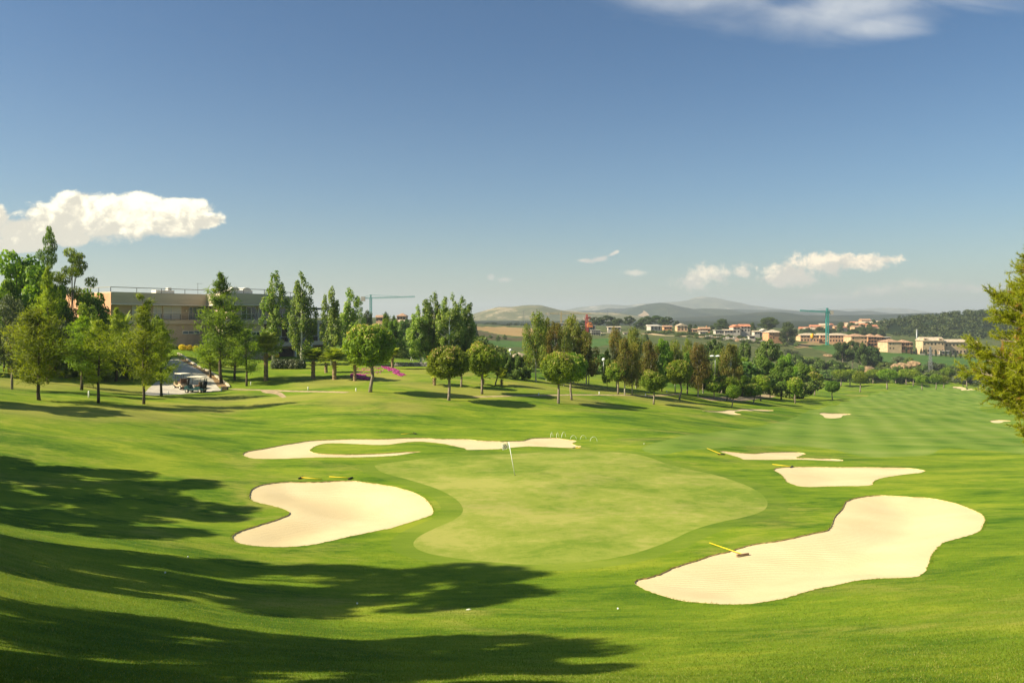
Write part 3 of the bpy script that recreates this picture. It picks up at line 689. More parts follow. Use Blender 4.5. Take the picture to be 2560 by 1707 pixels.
def crown_mesh(name, mat, C, Rd, n, L, Wd, r, shell=0.45, up=0.0, along=None, tip=None, center=None, jit=0.6, drop=None):
    P_, Nr, k = in_ellipsoids(C, Rd, n, r, shell)
    C = np.asarray(C, float); ctr = C.mean(0) if center is None else np.array(center)
    Nr = unit(Nr + 0.6 * unit(P_ - ctr) + np.array([0, 0, up]))
    al = None
    if along == 'out': al = unit(P_ - ctr) + np.array([0, 0, 0.5])
    elif along == 'up': al = np.tile([0, 0, 1.0], (n, 1)) + 0.5 * unit(P_ - ctr)
    elif along == 'down': al = np.tile([0, 0, -1.0], (n, 1)) + 0.3 * unit(P_ - ctr)
    sz = r.uniform(0.7, 1.25, n)
    if along == 'out':      # spindles: face across the growth direction
        Nr = unit(np.cross(al, r.normal(0, 1, (n, 3)))) * 0.4 + Nr * 1.0
    V, Fc = leaf_quads(P_, Nr, L * sz, Wd * sz, r, al, jit)
    tc_ = r.random(len(C)); t = np.clip(tc_[k] * 0.6 + r.random(n) * 0.35, 0, 0.88)
    if tip is not None:
        m_ = r.random(n) < tip(P_, Nr)
        t[m_] = 1.0
    return mesh_np(name, V, Fc, mat, tint=np.repeat(t, 4))
def trunk_mesh(name, mat, pts, rad, limbs=(), n=9, mats2=None):
    mb = MB(); mb.tube(pts, rad, n)
    for p_, r_ in limbs: mb.tube(p_, r_, 6)
    return mb.mesh(name, mat, smooth=True)

PROTO = {}
def proto(kind, trunk, crown, h, w):
    co = np.zeros(len(crown.vertices) * 3, np.float32); crown.vertices.foreach_get('co', co); co = co.reshape(-1, 3)
    h = float(np.percentile(co[:, 2], 99.8)); w = 2 * float(np.percentile(np.hypot(co[:, 0], co[:, 1]), 97))
    PROTO.setdefault(kind, []).append((trunk, crown, h, w))

# stone pines, lollipop crowns with pale upright candles
def make_round(seed, lean=0.2, dense=13000, mat='f_pine', bark='bark_grey', flat=0.92, tips=0.35):
    r = np.random.default_rng(seed); h, w = 7.2, 4.8; zc = 4.75; rad = 2.2
    C, Rd = [], []
    for i in range(64):
        zf = 1 - 2 * (i + 0.5) / 64; a_ = i * 2.39996 + r.normal(0, .15); q_ = r.uniform(0.70, 0.88); rr_ = math.sqrt(1 - zf * zf)
        p_ = np.array([math.cos(a_) * rr_ * rad * q_, math.sin(a_) * rr_ * rad * q_, zc + zf * rad * q_ * flat])
        s = r.uniform(0.44, 0.66); C.append(p_); Rd.append((s, s, s * 0.95))
    for i in range(8):
        C.append(np.array([r.normal(0, .5), r.normal(0, .5), zc + r.normal(0, .5)])); Rd.append((0.9, 0.9, 0.9))
    tip = lambda P_, Nr: np.where((P_[:, 2] > zc + 0.5) & (np.linalg.norm(P_ - [0, 0, zc], axis=1) > rad * 0.9), tips * (P_[:, 2] - zc) / rad, 0.0)
    cr_ = crown_mesh('crown', M[mat], C, Rd, dense, 0.16, 0.06, r, 0.4, 0.1, 'out', tip, (0, 0, zc - 0.8), jit=0.4)
    bx, by = r.normal(0, lean), r.normal(0, lean)
    pts_ = [(0, 0, -0.3), (bx * 0.3, by * 0.3, 0.6), (bx, by, 1.6), (bx * 0.6, by * 0.6, 2.8), (0, 0, 4.4)]
    limbs = []
    for i in range(7):
        a_ = i * 0.9 + r.uniform(0, .5); z0 = r.uniform(2.4, 3.4)
        limbs.append(([(bx * .6, by * .6, z0), (math.cos(a_) * 0.8, math.sin(a_) * 0.8, z0 + 0.7), (math.cos(a_) * 1.5, math.sin(a_) * 1.5, z0 + 1.5)], [0.07, 0.05, 0.02]))
    tr_ = trunk_mesh('trunk', M[bark], pts_, [0.19, 0.155, 0.14, 0.13, 0.05], limbs)
    return tr_, cr_, h, w
for s in range(5): proto('round_pine', *make_round(100 + s))
proto('round_pine_pale', *make_round(120, mat='f_broad', tips=0.15))
for s in range(3): proto('round_pine_small', *make_round(130 + s, lean=0.1, dense=5500, flat=0.85, tips=0.12))

# feathery young pines: leading shoot, ascending whorls of soft strands
def make_feather(seed, h=9.5, w=5.2, n_br=64, per=150, base=0.16, pw=0.8, mat='f_feather', bark='bark_dark', forks=1, L=0.24, Wd=0.028):
    r = np.random.default_rng(seed)
    limbs, PP, TT, KK = [], [], [], []
    tops = [(0.0, 0.0, 1.0)] + [(r.uniform(-.09, .09) * w, r.uniform(-.09, .09) * w, r.uniform(0.8, 0.97)) for _ in range(forks - 1)]
    for ti, (tx, ty, th) in enumerate(tops):
        nb = n_br // len(tops)
        for i in range(nb):
            f_ = base + (1 - base) * ((i + r.random()) / nb) ** 0.9 * th
            prof = max(0.05, (max(0.0, 1 - f_ / th) ** pw if f_ / th > 0.42 else 0.5 + f_ / th * 0.33)) * r.uniform(0.35, 1.25)
            ln = w * 0.56 * prof; a_ = r.uniform(0, 2 * math.pi)
            p0 = np.array([tx * f_, ty * f_, f_ * h])
            dr = np.array([math.cos(a_), math.sin(a_), r.uniform(0.25, 0.8)])
            p1 = p0 + dr * ln * 0.55; p2 = p0 + np.array([dr[0], dr[1], dr[2] * 0.75]) * ln
            if ln > 0.7: limbs.append(([p0, p1, p2], [0.035, 0.02, 0.008]))
            m_ = int(per * (0.25 + ln / (w * 0.5)))
            t = r.uniform(0.12, 1.08, m_) ** 0.75
            q_ = p0 + (p2 - p0) * t[:, None] + r.normal(0, 1, (m_, 3)) * (0.07 + 0.15 * ln * (0.35 + t[:, None] * .5)) * np.array([1, 1, 0.9])
            PP.append(q_); TT.append(np.tile(unit(p2 - p0), (m_, 1)) + r.normal(0, .45, (m_, 3)) + [0, 0, 0.35]); KK.append(np.full(m_, r.random()))
    P_ = np.vstack(PP); T_ = np.vstack(TT); K_ = np.concatenate(KK); n = len(P_)
    ax = P_ * [1, 1, 0]; Nr = unit(unit(ax) + [0, 0, 0.45])
    sz = r.uniform(0.6, 1.3, n)
    V, Fc = leaf_quads(P_, Nr, L * sz, Wd * sz, r, T_, 0.8)
    t = np.clip(K_ * 0.6 + r.random(n) * 0.35, 0, 0.88)
    cr_ = mesh_np('crown', V, Fc, M[mat], tint=np.repeat(t, 4))
    z = [-.3, h * .08, h * .3, h * .6, h * 0.98]
    sway = r.normal(0, 0.06, (5, 2))
    tr_ = trunk_mesh('trunk', M[bark], [(sway[i, 0], sway[i, 1], z[i]) for i in range(5)], [0.15, 0.125, 0.10, 0.06, 0.012], limbs)
    return tr_, cr_, h, w
proto('feather', *make_feather(200, forks=1)); proto('feather', *make_feather(201, forks=3, pw=0.6)); proto('feather', *make_feather(202, forks=2, base=0.2))
proto('feather_wide', *make_feather(205, h=8.2, w=6.4, n_br=78, per=150, base=0.17, pw=0.55))
proto('feather_loose', *make_feather(207, h=8.2, w=5.0, n_br=48, per=120, base=0.22, pw=0.5))

# poplars: tight columns of rising sprays round a pale stem
def make_poplar(seed, h=14, w=3.6, n=9000, low=0.14, spires=3, bark='bark_pale'):
    r = np.random.default_rng(seed); C, Rd, limbs = [], [], []
    for s in range(spires):
        a0 = r.uniform(0, 6.28); off = 0 if s == 0 else r.uniform(0.2, 0.3) * w
        hh = 1.0 if s == 0 else r.uniform(0.78, 0.94)
        for i in range(30):
            f_ = low + (hh - low) * (i + r.random()) / 30
            g_ = (f_ - low) / (hh - low)
            env = w / 2 * (0.62 + 0.42 * math.sin(min(1, g_ * 1.1 + .05) * math.pi * 0.8)) * (1 - 0.75 * g_ ** 5) * (1.0 if s == 0 else 0.8)
            a_ = r.uniform(0, 6.28); q_ = r.uniform(0.25, 0.85) * env
            C.append((off * math.cos(a0) * min(1, g_ * 2 + .4) + q_ * math.cos(a_), off * math.sin(a0) * min(1, g_ * 2 + .4) + q_ * math.sin(a_), f_ * h))
            sz = r.uniform(0.30, 0.52) * (0.75 + .35 * env / (w / 2)); Rd.append((sz, sz, sz * r.uniform(1.5, 2.3)))
            if i % 3 == 0: limbs.append(([(0, 0, max(.6, f_ * h - 1.5)), C[-1]], [0.035, 0.012]))
    tip = lambda P_, Nr: np.full(len(P_), 0.10)
    cr_ = crown_mesh('crown', M['f_poplar'], C, Rd, n, 0.13, 0.095, r, 0.6, 0.1, 'up', tip, (0, 0, h * 0.4), jit=0.75)
    tr_ = trunk_mesh('trunk', M[bark], [(0, 0, -.3), (0.03, 0, h * .2), (-.05, .03, h * .5), (0, 0, h * .92)], [0.2, 0.16, 0.1, 0.015], limbs)
    return tr_, cr_, h, w
for s in range(4): proto('poplar', *make_poplar(300 + s))
proto('poplar_wide', *make_poplar(310, h=13, w=5.0, n=12000, spires=5)); proto('poplar_wide', *make_poplar(311, h=13, w=5.0, n=12000, spires=4, bark='bark_white'))

# eucalyptus and other irregular crowns
def make_irregular(seed, h=11, w=6, n=8000, low=0.25, clumps=34, cs=(0.7, 1.25), vs=1.25, mat='f_euca', bark='bark_pale', along='down', L=0.2, Wd=0.07, peak=0.8, tipf=0.10, spread=0.95):
    r = np.random.default_rng(seed); C, Rd, limbs = [], [], []
    for i in range(clumps):
        f_ = low + (0.95 - low) * (i + r.random()) / clumps
        g_ = (f_ - low) / (1 - low)
        env = w / 2 * (max(0.0, math.sin(math.pi * min(1, 0.15 + 0.85 * g_) ** peak)) ** 0.7 + 0.06) * spread
        a_ = r.uniform(0, 6.28); q_ = math.sqrt(r.uniform(0.05, 1)) * env
        p_ = (q_ * math.cos(a_), q_ * math.sin(a_), f_ * h)
        s = r.uniform(*cs) * (0.7 + 0.3 * env / (w / 2)); C.append(p_); Rd.append((s, s, s * vs * r.uniform(.7, 1.1)))
        if i % 2 == 0: limbs.append(([(0, 0, max(h * .12, f_ * h * .6)), (p_[0] * .5, p_[1] * .5, f_ * h * .8), p_], [0.08, 0.05, 0.015]))
    tip = lambda P_, Nr: np.full(len(P_), tipf)
    cr_ = crown_mesh('crown', M[mat], C, Rd, n, L, Wd, r, 0.5, 0.15, along, tip, (0, 0, h * 0.45), jit=0.7)
    b_ = r.normal(0, .15, 2)
    tr_ = trunk_mesh('trunk', M[bark], [(0, 0, -.3), (b_[0], b_[1], h * .2), (-b_[0], b_[1], h * .5), (0, 0, h * .85)], [0.2, 0.16, 0.1, 0.03], limbs)
    return tr_, cr_, h, w
for s in range(3): proto('euca', *make_irregular(400 + s, w=5.5, vs=1.5))
for s in range(2): proto('euca_red', *make_irregular(410 + s, w=5.2, mat='f_euca_red', vs=1.4, tipf=0.12))
proto('euca_thin', *make_irregular(415, h=9, w=3.4, n=3500, low=0.3, clumps=16, cs=(0.5, .8), mat='f_euca_red'))
for s in range(3): proto('broad', *make_irregular(420 + s, h=8, w=7.5, n=8000, low=0.2, clumps=30, cs=(0.8, 1.4), vs=0.8, mat='f_broad', bark='bark_dark', along=None, L=0.17, Wd=0.12))
for s in range(2): proto('lime', *make_irregular(430 + s, h=8, w=7, n=8000, low=0.2, clumps=30, cs=(0.8, 1.3), vs=0.8, mat='f_lime', bark='bark_dark', along=None, L=0.17, Wd=0.12))
for s in range(3): proto('dark_pine', *make_irregular(440 + s, h=10, w=9, n=7500, low=0.4, clumps=26, cs=(1.1, 1.9), vs=0.6, mat='f_dark', bark='bark_grey', along='out', L=0.28, Wd=0.10, peak=0.75, tipf=0.0))
proto('dark_round', *make_irregular(450, h=9, w=7, n=7000, low=0.12, clumps=30, cs=(1.0, 1.6), vs=0.8, mat='f_dark', bark='bark_grey', along='out', L=0.26, Wd=0.10, tipf=0.0))
proto('clumpy_pine', *make_irregular(460, h=17, w=7, n=9000, low=0.28, clumps=24, cs=(0.8, 1.35), vs=0.8, mat='f_broad', bark='bark_grey', along='out', L=0.20, Wd=0.06, peak=0.5, tipf=0.0, spread=0.85))
proto('clumpy_pine', *make_irregular(461, h=17, w=8, n=10000, low=0.3, clumps=26, cs=(0.8, 1.5), vs=0.75, mat='f_pine', bark='bark_grey', along='out', L=0.20, Wd=0.06, peak=0.55, tipf=0.02, spread=0.95))
for s in range(3): proto('scrub', *make_irregular(470 + s, h=4, w=6, n=4200, low=0.1, clumps=22, cs=(0.7, 1.2), vs=0.75, mat='f_scrub', bark='bark_dark', along=None, L=0.2, Wd=0.12, tipf=0.08))
proto('scrub_grey', *make_irregular(475, h=4, w=6, n=3500, low=0.1, clumps=20, cs=(0.7, 1.2), vs=0.75, mat='f_grey', bark='bark_dark', along=None, L=0.2, Wd=0.12, tipf=0.0))
proto('scrub_tree', *make_irregular(476, h=8, w=8, n=8000, low=0.08, clumps=34, cs=(0.9, 1.5), vs=0.8, mat='f_scrub', bark='bark_dark', along=None, L=0.22, Wd=0.13, tipf=0.04))
proto('scrub_tree', *make_irregular(477, h=8, w=8, n=8000, low=0.08, clumps=34, cs=(0.9, 1.5), vs=0.8, mat='f_scrub', bark='bark_dark', along=None, L=0.22, Wd=0.13, tipf=0.04))
proto('grey_tree', *make_irregular(478, h=7, w=6, n=5500, low=0.25, clumps=24, cs=(0.7, 1.2), vs=0.85, mat='f_grey', bark='bark_grey', along=None, L=0.15, Wd=0.06, tipf=0.0))
proto('red_bush', *make_irregular(479, h=3, w=4, n=2600, low=0.15, clumps=14, cs=(0.5, 0.9), vs=0.8, mat='f_red', bark='bark_dark', along=None, L=0.12, Wd=0.09, tipf=0.0))
proto('shade_tree', *make_irregular(480, h=15, w=11, n=9500, low=0.22, clumps=44, cs=(1.0, 1.9), vs=0.7, mat='f_broad', bark='bark_grey', along=None, L=0.30, Wd=0.19, tipf=0.0))
proto('shade_tree', *make_irregular(481, h=15, w=11, n=9500, low=0.22, clumps=44, cs=(1.0, 1.9), vs=0.7, mat='f_pine', bark='bark_grey', along=None, L=0.30, Wd=0.19, tipf=0.0))
def make_cypress(seed):
    r = np.random.default_rng(seed); C = [(0, 0, 0.5 + i * 0.42) for i in range(11)]
    Rd = [(0.55 * math.sin(math.pi * (0.22 + 0.74 * i / 10)) + .06,) * 2 + (0.5,) for i in range(11)]
    cr_ = crown_mesh('crown', M['f_cypress'], C, Rd, 1500, 0.13, 0.05, r, 0.4, 0.2, 'up')
    return trunk_mesh('trunk', M['bark_dark'], [(0, 0, -.2), (0, 0, 1)], [0.08, 0.06]), cr_, 5.4, 1.2
proto('cypress', *make_cypress(490))

# fan palms
def make_palm(seed, h=5.2, w=4.6, fr=44, trunk_h=2.4):
    r = np.random.default_rng(seed); Vs, Fs, Ts = [], [], []; b = 0
    for i in range(fr):
        a_ = i * 2.399 + r.uniform(-.2, .2); e0 = 1.5 - 1.25 * (i / fr) ** 1.3 + r.uniform(-.12, .12)
        ln = r.uniform(1.7, 2.25); dr = np.array([math.cos(a_), math.sin(a_), 0]); sd_ = np.array([-math.sin(a_), math.cos(a_), 0])
        p_ = np.array([0, 0, trunk_h + 0.15]) + dr * 0.08; e = e0; t_ = r.random() * 0.5
        pts_ = [p_.copy()]
        for k in range(9):
            p_ = p_ + (dr * math.cos(e) + np.array([0, 0, math.sin(e)])) * ln / 9; e -= 0.035 + 0.016 * k; pts_.append(p_.copy())
        for k in range(2, 10):
            tdir = unit(pts_[k] - pts_[k - 1]); g_ = (k - 1) / 9
            for m_ in range(3):
                q_ = pts_[k - 1] + (pts_[k] - pts_[k - 1]) * m_ / 3
                for sgn in (-1, 1):
                    ll = 0.62 * math.sin(math.pi * (0.18 + 0.75 * g_)) + 0.12
                    tip_ = q_ + (sd_ * sgn * 0.75 + tdir * 0.75 + np.array([0, 0, -0.12])) * ll
                    wv_ = tdir * 0.055
                    Vs += [q_ - wv_, q_ + wv_, tip_ + wv_ * .3, tip_ - wv_ * .3]; Fs.append((b, b + 1, b + 2, b + 3)); b += 4
                    Ts += [min(0.88, t_ + r.random() * 0.4)] * 4
    cr_ = mesh_np('crown', np.array(Vs), np.array(Fs), M['f_palm'], tint=np.array(Ts))
    mb = MB(); rr, zz = [], []
    for i in range(14): zz.append((0.02 * math.sin(i), 0, -0.2 + (trunk_h + .35) * i / 13)); rr.append(0.25 - 0.05 * i / 13 + (0.035 if i % 2 else 0))
    mb.tube(zz, rr, 10)
    for i in range(14):
        a_ = i * 2.4; mb.tube([(0.15 * math.cos(a_), .15 * math.sin(a_), trunk_h - .1 - .04 * i), (0.55 * math.cos(a_), .55 * math.sin(a_), trunk_h + 0.15 - .06 * i)], [0.05, 0.02], 5)
    return mb.mesh('trunk', M['bark_palm']), cr_, h, w
for s in range(3): proto('palm', *make_palm(500 + s))
proto('palm_short', *make_palm(505, h=3.2, w=3.6, fr=26, trunk_h=0.9))

TREE_N = {}
def plant(name, kind, base_pt, height, width, label, cat='tree', group=None, var=None, rz=None, tilt=0.0):
    ps = PROTO[kind]; k = TREE_N.get(kind, 0); TREE_N[kind] = k + 1
    tr_, cr_, h, w = ps[k % len(ps) if var is None else var]
    o = empty(name, base_pt, label, cat, group, rz if rz is not None else random.uniform(0, 6.28))
    o.scale = (width / w, width / w, height / h)
    if tilt: o.rotation_euler = (0, tilt, 0)
    link('trunk', tr_, o); link('crown', cr_, o)
    return o
def tree_px(name, kind, u, vb, vt, wpx, label, cat='tree', group=None, d=None, **kw):
    """tree standing where the photo shows its foot at (u, vb) - or at distance d when the foot is hidden - with its top at row vt"""
    p_ = hit(u, vb) if d is None else at(u, d)
    h = (CV - vt) / F * p_.y - p_.z
    return plant(name, kind, p_, max(0.5, h), wpx / F * p_.y * kw.pop('ws', 1.0), label, cat, group, **kw)
# ------------------------------------------------------------------ trees on the course
G1 = 'round pines along the edge of the fairway'
for (u, vb, vt, w, lab) in [
 (925, 980, 812, 120, 'largest round pine with a pale trunk, right of the palms and pink flowers'),
 (1122, 1001, 865, 100, 'dense round pine with a dark crooked trunk, in front of the tall poplar clump'),
 (1153, 968, 880, 66, 'dark shaded round pine tucked right behind the crooked-trunked pine'),
 (1205, 985, 857, 86, 'tall round pine with a pale trunk, right of the poplar clump'),
 (1238, 962, 885, 48, 'small dark round pine tucked behind a taller pale-trunked pine'),
 (1396, 1009, 880, 88, 'wide round pine with a curved pale trunk, left of an overlapping pair'),
 (1429, 1000, 882, 76, 'darker round pine with a curved trunk, right of an overlapping pair'),
 (1545, 985, 905, 62, 'round pine standing alone before the reddish eucalyptus trees'),
 (1634, 1011, 926, 62, 'bright round pine on a straight pale trunk, nearest the camera in the middle'),
 (1698, 999, 900, 60, 'tall round pine with a reddish top and a leaning pale trunk'),
 (1718, 985, 913, 54, 'dark round pine just right of the red-topped pine'),
 (1758, 982, 918, 42, 'shaded round pine in front of the brown eucalyptus'),
 (1785, 999, 951, 42, 'small round pine on a black trunk beside the tan path'),
 (1803, 984, 935, 42, 'round pine half hidden behind the black-trunked pine'),
 (1817, 1002, 938, 56, 'broad round pine behind the small leaning yellow pine'),
 (1883, 1010, 959, 42, 'small round pine in front of a taller one right of the tan path'),
 (1902, 1002, 937, 46, 'taller round pine at the right end of the tan path'),
 (1988, 1009, 943, 38, 'round pine with twin pale trunks beyond the end of the tan path'),
 (2036, 988, 930, 42, 'round pine beside the bare sandy patch'),
 (2026, 984, 916, 40, 'pale round pine behind the one beside the sandy patch'),
]:
    tree_px('round_pine', 'round_pine', u, vb, vt, w, lab, 'tree', G1, ws=1.02)
tree_px('round_pine', 'round_pine_pale', 1829, 1019, 962, 37, 'small yellowish pine with a thin leaning trunk near the tan path', 'tree', G1, tilt=0.12)
tree_px('round_pine', 'round_pine_pale', 2081, 999, 952, 36, 'single small greyish pine standing out on the fairway', 'tree', G1)
ORD = ['leftmost', 'second', 'third', 'fourth', 'fifth', 'sixth', 'seventh', 'eighth', 'ninth', 'tenth', 'eleventh', 'twelfth', 'thirteenth', 'fourteenth', 'fifteenth', 'sixteenth', 'seventeenth', 'eighteenth', 'nineteenth', 'twentieth']
def ordl(i, n):
    return 'leftmost' if i == 0 else ('rightmost' if i == n - 1 else ORD[i] + ' from left')
rowp = sorted([(2102, 966, 926, 38), (2125, 967, 926, 30), (2150, 981, 930, 34), (2183, 958, 926, 30), (2218, 973, 925, 42), (2239, 958, 932, 30), (2266, 962, 925, 32), (2283, 965, 926, 32),
        (2305, 974, 940, 31), (2340, 972, 938, 26), (2359, 970, 941, 28), (2368, 957, 921, 30), (2388, 955, 928, 22), (2417, 966, 926, 32), (2431, 961, 925, 30), (2450, 955, 936, 26)])
for i, (u, vb, vt, w) in enumerate(rowp):
    tree_px('round_pine', 'round_pine_small', u, vb, vt - 3, w * 1.15, ordl(i, len(rowp)) + ' small round pine in the far row', 'tree', 'far row of small round pines')

G2 = 'feathery pines on the left bank'
tree_px('feathery_pine', 'feather_wide', 97, 1000, 772, 168, 'wide feathery pine on a dark trunk, leftmost on the near bank', 'tree', G2, var=0, rz=0.4)
tree_px('feathery_pine', 'feather_loose', 247, 1008, 800, 122, 'loose feathery pine with a low bent limb on the near bank', 'tree', G2)
tree_px('feathery_pine', 'feather', 358, 1010, 736, 118, 'tall dense feathery pine with several leading shoots on the near bank', 'tree', G2, var=1)
tree_px('feathery_pine', 'feather', 404, 990, 800, 96, 'dark feathery pine close behind the tall one, beside the road', 'tree', G2, var=0)
tree_px('feathery_pine', 'feather', 552, 957, 683, 128, 'tallest feathery pine with a thin spire in front of the clubhouse', 'tree', G2, var=2)
tree_px('feathery_pine', 'feather', 588, 950, 770, 100, 'bushy feathery pine just right of the tallest one', 'tree', G2, var=1)
tree_px('feathery_pine', 'feather_loose', 616, 965, 822, 90, 'small feathery pine above the cart path', 'tree', G2)
tree_px('feathery_pine', 'feather', 525, 945, 830, 84, 'low feathery pine at the left foot of the tallest one', 'tree', G2, var=0)
tree_px('feathery_pine', 'feather_loose', 205, 975, 790, 120, 'thin greyish feathery tree on the bank behind the loose pine', 'tree', G2)
tree_px('feathery_pine', 'feather', 118, 880, 668, 84, 'slender olive feathery tree rising behind the widest pine', 'tree', G2, d=88, var=0)
tree_px('feathery_pine', 'feather', 290, 900, 770, 100, 'dim feathery tree hidden between the bank pines', 'tree', G2, d=98, var=2)
tree_px('grey_tree', 'grey_tree', 165, 900, 800, 100, 'grey green small tree behind the bank pines', 'tree', G2, d=97)
# crowd on the far left hill
tree_px('broadleaf_tree', 'broad', 90, 880, 660, 110, 'bright green broad tree between the left edge tree and the tall pines', 'tree', d=103, var=1)
tree_px('broadleaf_tree', 'broad', 10, 885, 700, 110, 'lower bright green tree in front of the left edge crowd', 'tree', d=96, var=2)
tree_px('broadleaf_tree', 'broad', 215, 885, 760, 90, 'low bright green tree under the sideways pine bough', 'tree', d=99, var=0)

tree_px('tall_pine', 'clumpy_pine', 120, 862, 568, 70, 'tallest pine at the left, with a tufted top above the others', 'tree', d=108, var=0)
tree_px('tall_pine', 'clumpy_pine', 180, 865, 622, 125, 'tall dark pine with a sideways bough, left of the clubhouse', 'tree', d=106, var=1)
tree_px('broadleaf_tree', 'broad', 40, 880, 632, 190, 'bright green broad tree at the left edge', 'tree', d=100, var=0)
tree_px('broadleaf_tree', 'broad', 225, 880, 725, 120, 'glossy green broad tree against the orange end wall', 'tree', d=104, var=1)
tree_px('broadleaf_tree', 'broad', -60, 880, 700, 150, 'bright green tree cut by the left edge of the picture', 'tree', d=92, var=2)
tree_px('broadleaf_tree', 'broad', 150, 890, 715, 90, 'green broad tree between the two tall pines', 'tree', d=101, var=2)
tree_px('olive_tree', 'grey_tree', 30, 940, 740, 110, 'grey olive tree in shade at the left edge', 'tree', d=80)
tree_px('broadleaf_tree', 'scrub_tree', 250, 900, 800, 90, 'dark leafy bush under the orange end wall', 'tree', d=102)
tree_px('broadleaf_tree', 'scrub_tree', 395, 890, 810, 60, 'dark leafy bush beside the top of the road', 'tree', d=113)
tree_px('broadleaf_tree', 'lime', 385, 890, 790, 55, 'pale leafy tree behind the tall near-bank pine', 'tree', d=104)
tree_px('red_shrub', 'red_bush', 38, 832, 803, 44, 'red flowering shrub in shade at the far left', 'shrub', d=94)
tree_px('red_shrub', 'red_bush', 122, 832, 806, 30, 'red flowering shrub under the tall pines', 'shrub', d=94)
tree_px('palm', 'palm_short', 305, 880, 778, 62, 'short palm below the clubhouse balcony, left end', 'palm', d=112)
for i, (u, vt, w, d) in enumerate(((140, 846, 60, 96), (200, 850, 56, 99), (262, 852, 60, 97), (318, 848, 56, 100), (350, 862, 50, 103), (55, 850, 60, 90))):
    tree_px('shrub', 'scrub_tree', u, 900, vt, w, ordl(i, 6) if 0 else ['leafy bush behind the widest feathery pine', 'leafy bush behind the greyish feathery tree', 'leafy bush behind the loose bank pine', 'leafy bush left of the tall dense bank pine', 'leafy bush where the road meets the bank pines', 'leafy bush under the left edge trees'][i], 'shrub', 'undergrowth behind the bank pines', d=d)
# poplars
G3 = 'poplars beside the clubhouse'
tree_px('poplar', 'poplar', 683, 892, 680, 60, 'leftmost tall poplar, against the clubhouse bay', 'tree', G3, ws=1.15, d=124)
tree_px('poplar', 'poplar', 754, 900, 684, 60, 'second tall poplar from the left, with a white stem', 'tree', G3, ws=1.15, d=122)
tree_px('poplar', 'poplar', 829, 900, 718, 46, 'slim poplar with a bare white stem right of the clubhouse', 'tree', G3, ws=1.15, d=122)
tree_px('poplar', 'poplar', 877, 895, 722, 50, 'slim poplar farthest right of the clubhouse', 'tree', G3, ws=1.15, d=128)
G4 = 'poplars in the clump beside the goal'
tree_px('poplar', 'poplar_wide', 1052, 914, 767, 62, 'leftmost poplar of the clump, on a whitewashed trunk before the goal', 'tree', G4, ws=1.22, var=1)
tree_px('poplar', 'poplar_wide', 1085, 905, 734, 62, 'tallest poplar of the clump, on the left of its middle', 'tree', G4, ws=1.22, d=128, var=0)
tree_px('poplar', 'poplar_wide', 1123, 905, 738, 60, 'middle poplar of the clump, full and pale', 'tree', G4, ws=1.22, d=126, var=1)
tree_px('poplar', 'poplar_wide', 1155, 905, 744, 56, 'rightmost poplar of the clump, darker on its right', 'tree', G4, ws=1.22, d=130, var=0)
tree_px('poplar', 'poplar_wide', 1100, 905, 756, 56, 'poplar standing at the back of the clump', 'tree', G4, ws=1.22, d=134, var=1)
# palms
G5 = 'palms on the lawn before the clubhouse'
tree_px('palm', 'palm', 665, 905, 830, 66, 'tallest palm, close to the feathery pines and clubhouse', 'palm', G5, d=104, ws=1.35)
tree_px('palm', 'palm', 783, 947, 866, 60, 'palm with a dark trunk, left of the central pair', 'palm', G5, ws=1.35)
tree_px('palm', 'palm', 836, 949, 868, 62, 'palm with a pale trunk, right of the central pair', 'palm', G5, ws=1.35)
tree_px('palm', 'palm', 815, 932, 876, 48, 'palm half hidden behind the central pair', 'palm', G5, ws=1.35)
tree_px('palm', 'palm', 887, 952, 878, 50, 'palm with a dark trunk, left of the largest round pine', 'palm', G5, ws=1.35)
tree_px('palm', 'palm', 981, 922, 868, 40, 'palm just right of the largest round pine', 'palm', G5, ws=1.35)
tree_px('palm', 'palm_short', 1086, 963, 905, 44, 'short palm behind the crooked-trunked round pine', 'palm', G5, ws=1.35)
tree_px('palm', 'palm_short', 1254, 965, 916, 34, 'small pale palm alone on the lawn by the hedge', 'palm', G5, ws=1.35)
tree_px('palm', 'palm_short', 1207, 962, 918, 40, 'small palm behind a pale pine trunk', 'palm', G5, ws=1.35)
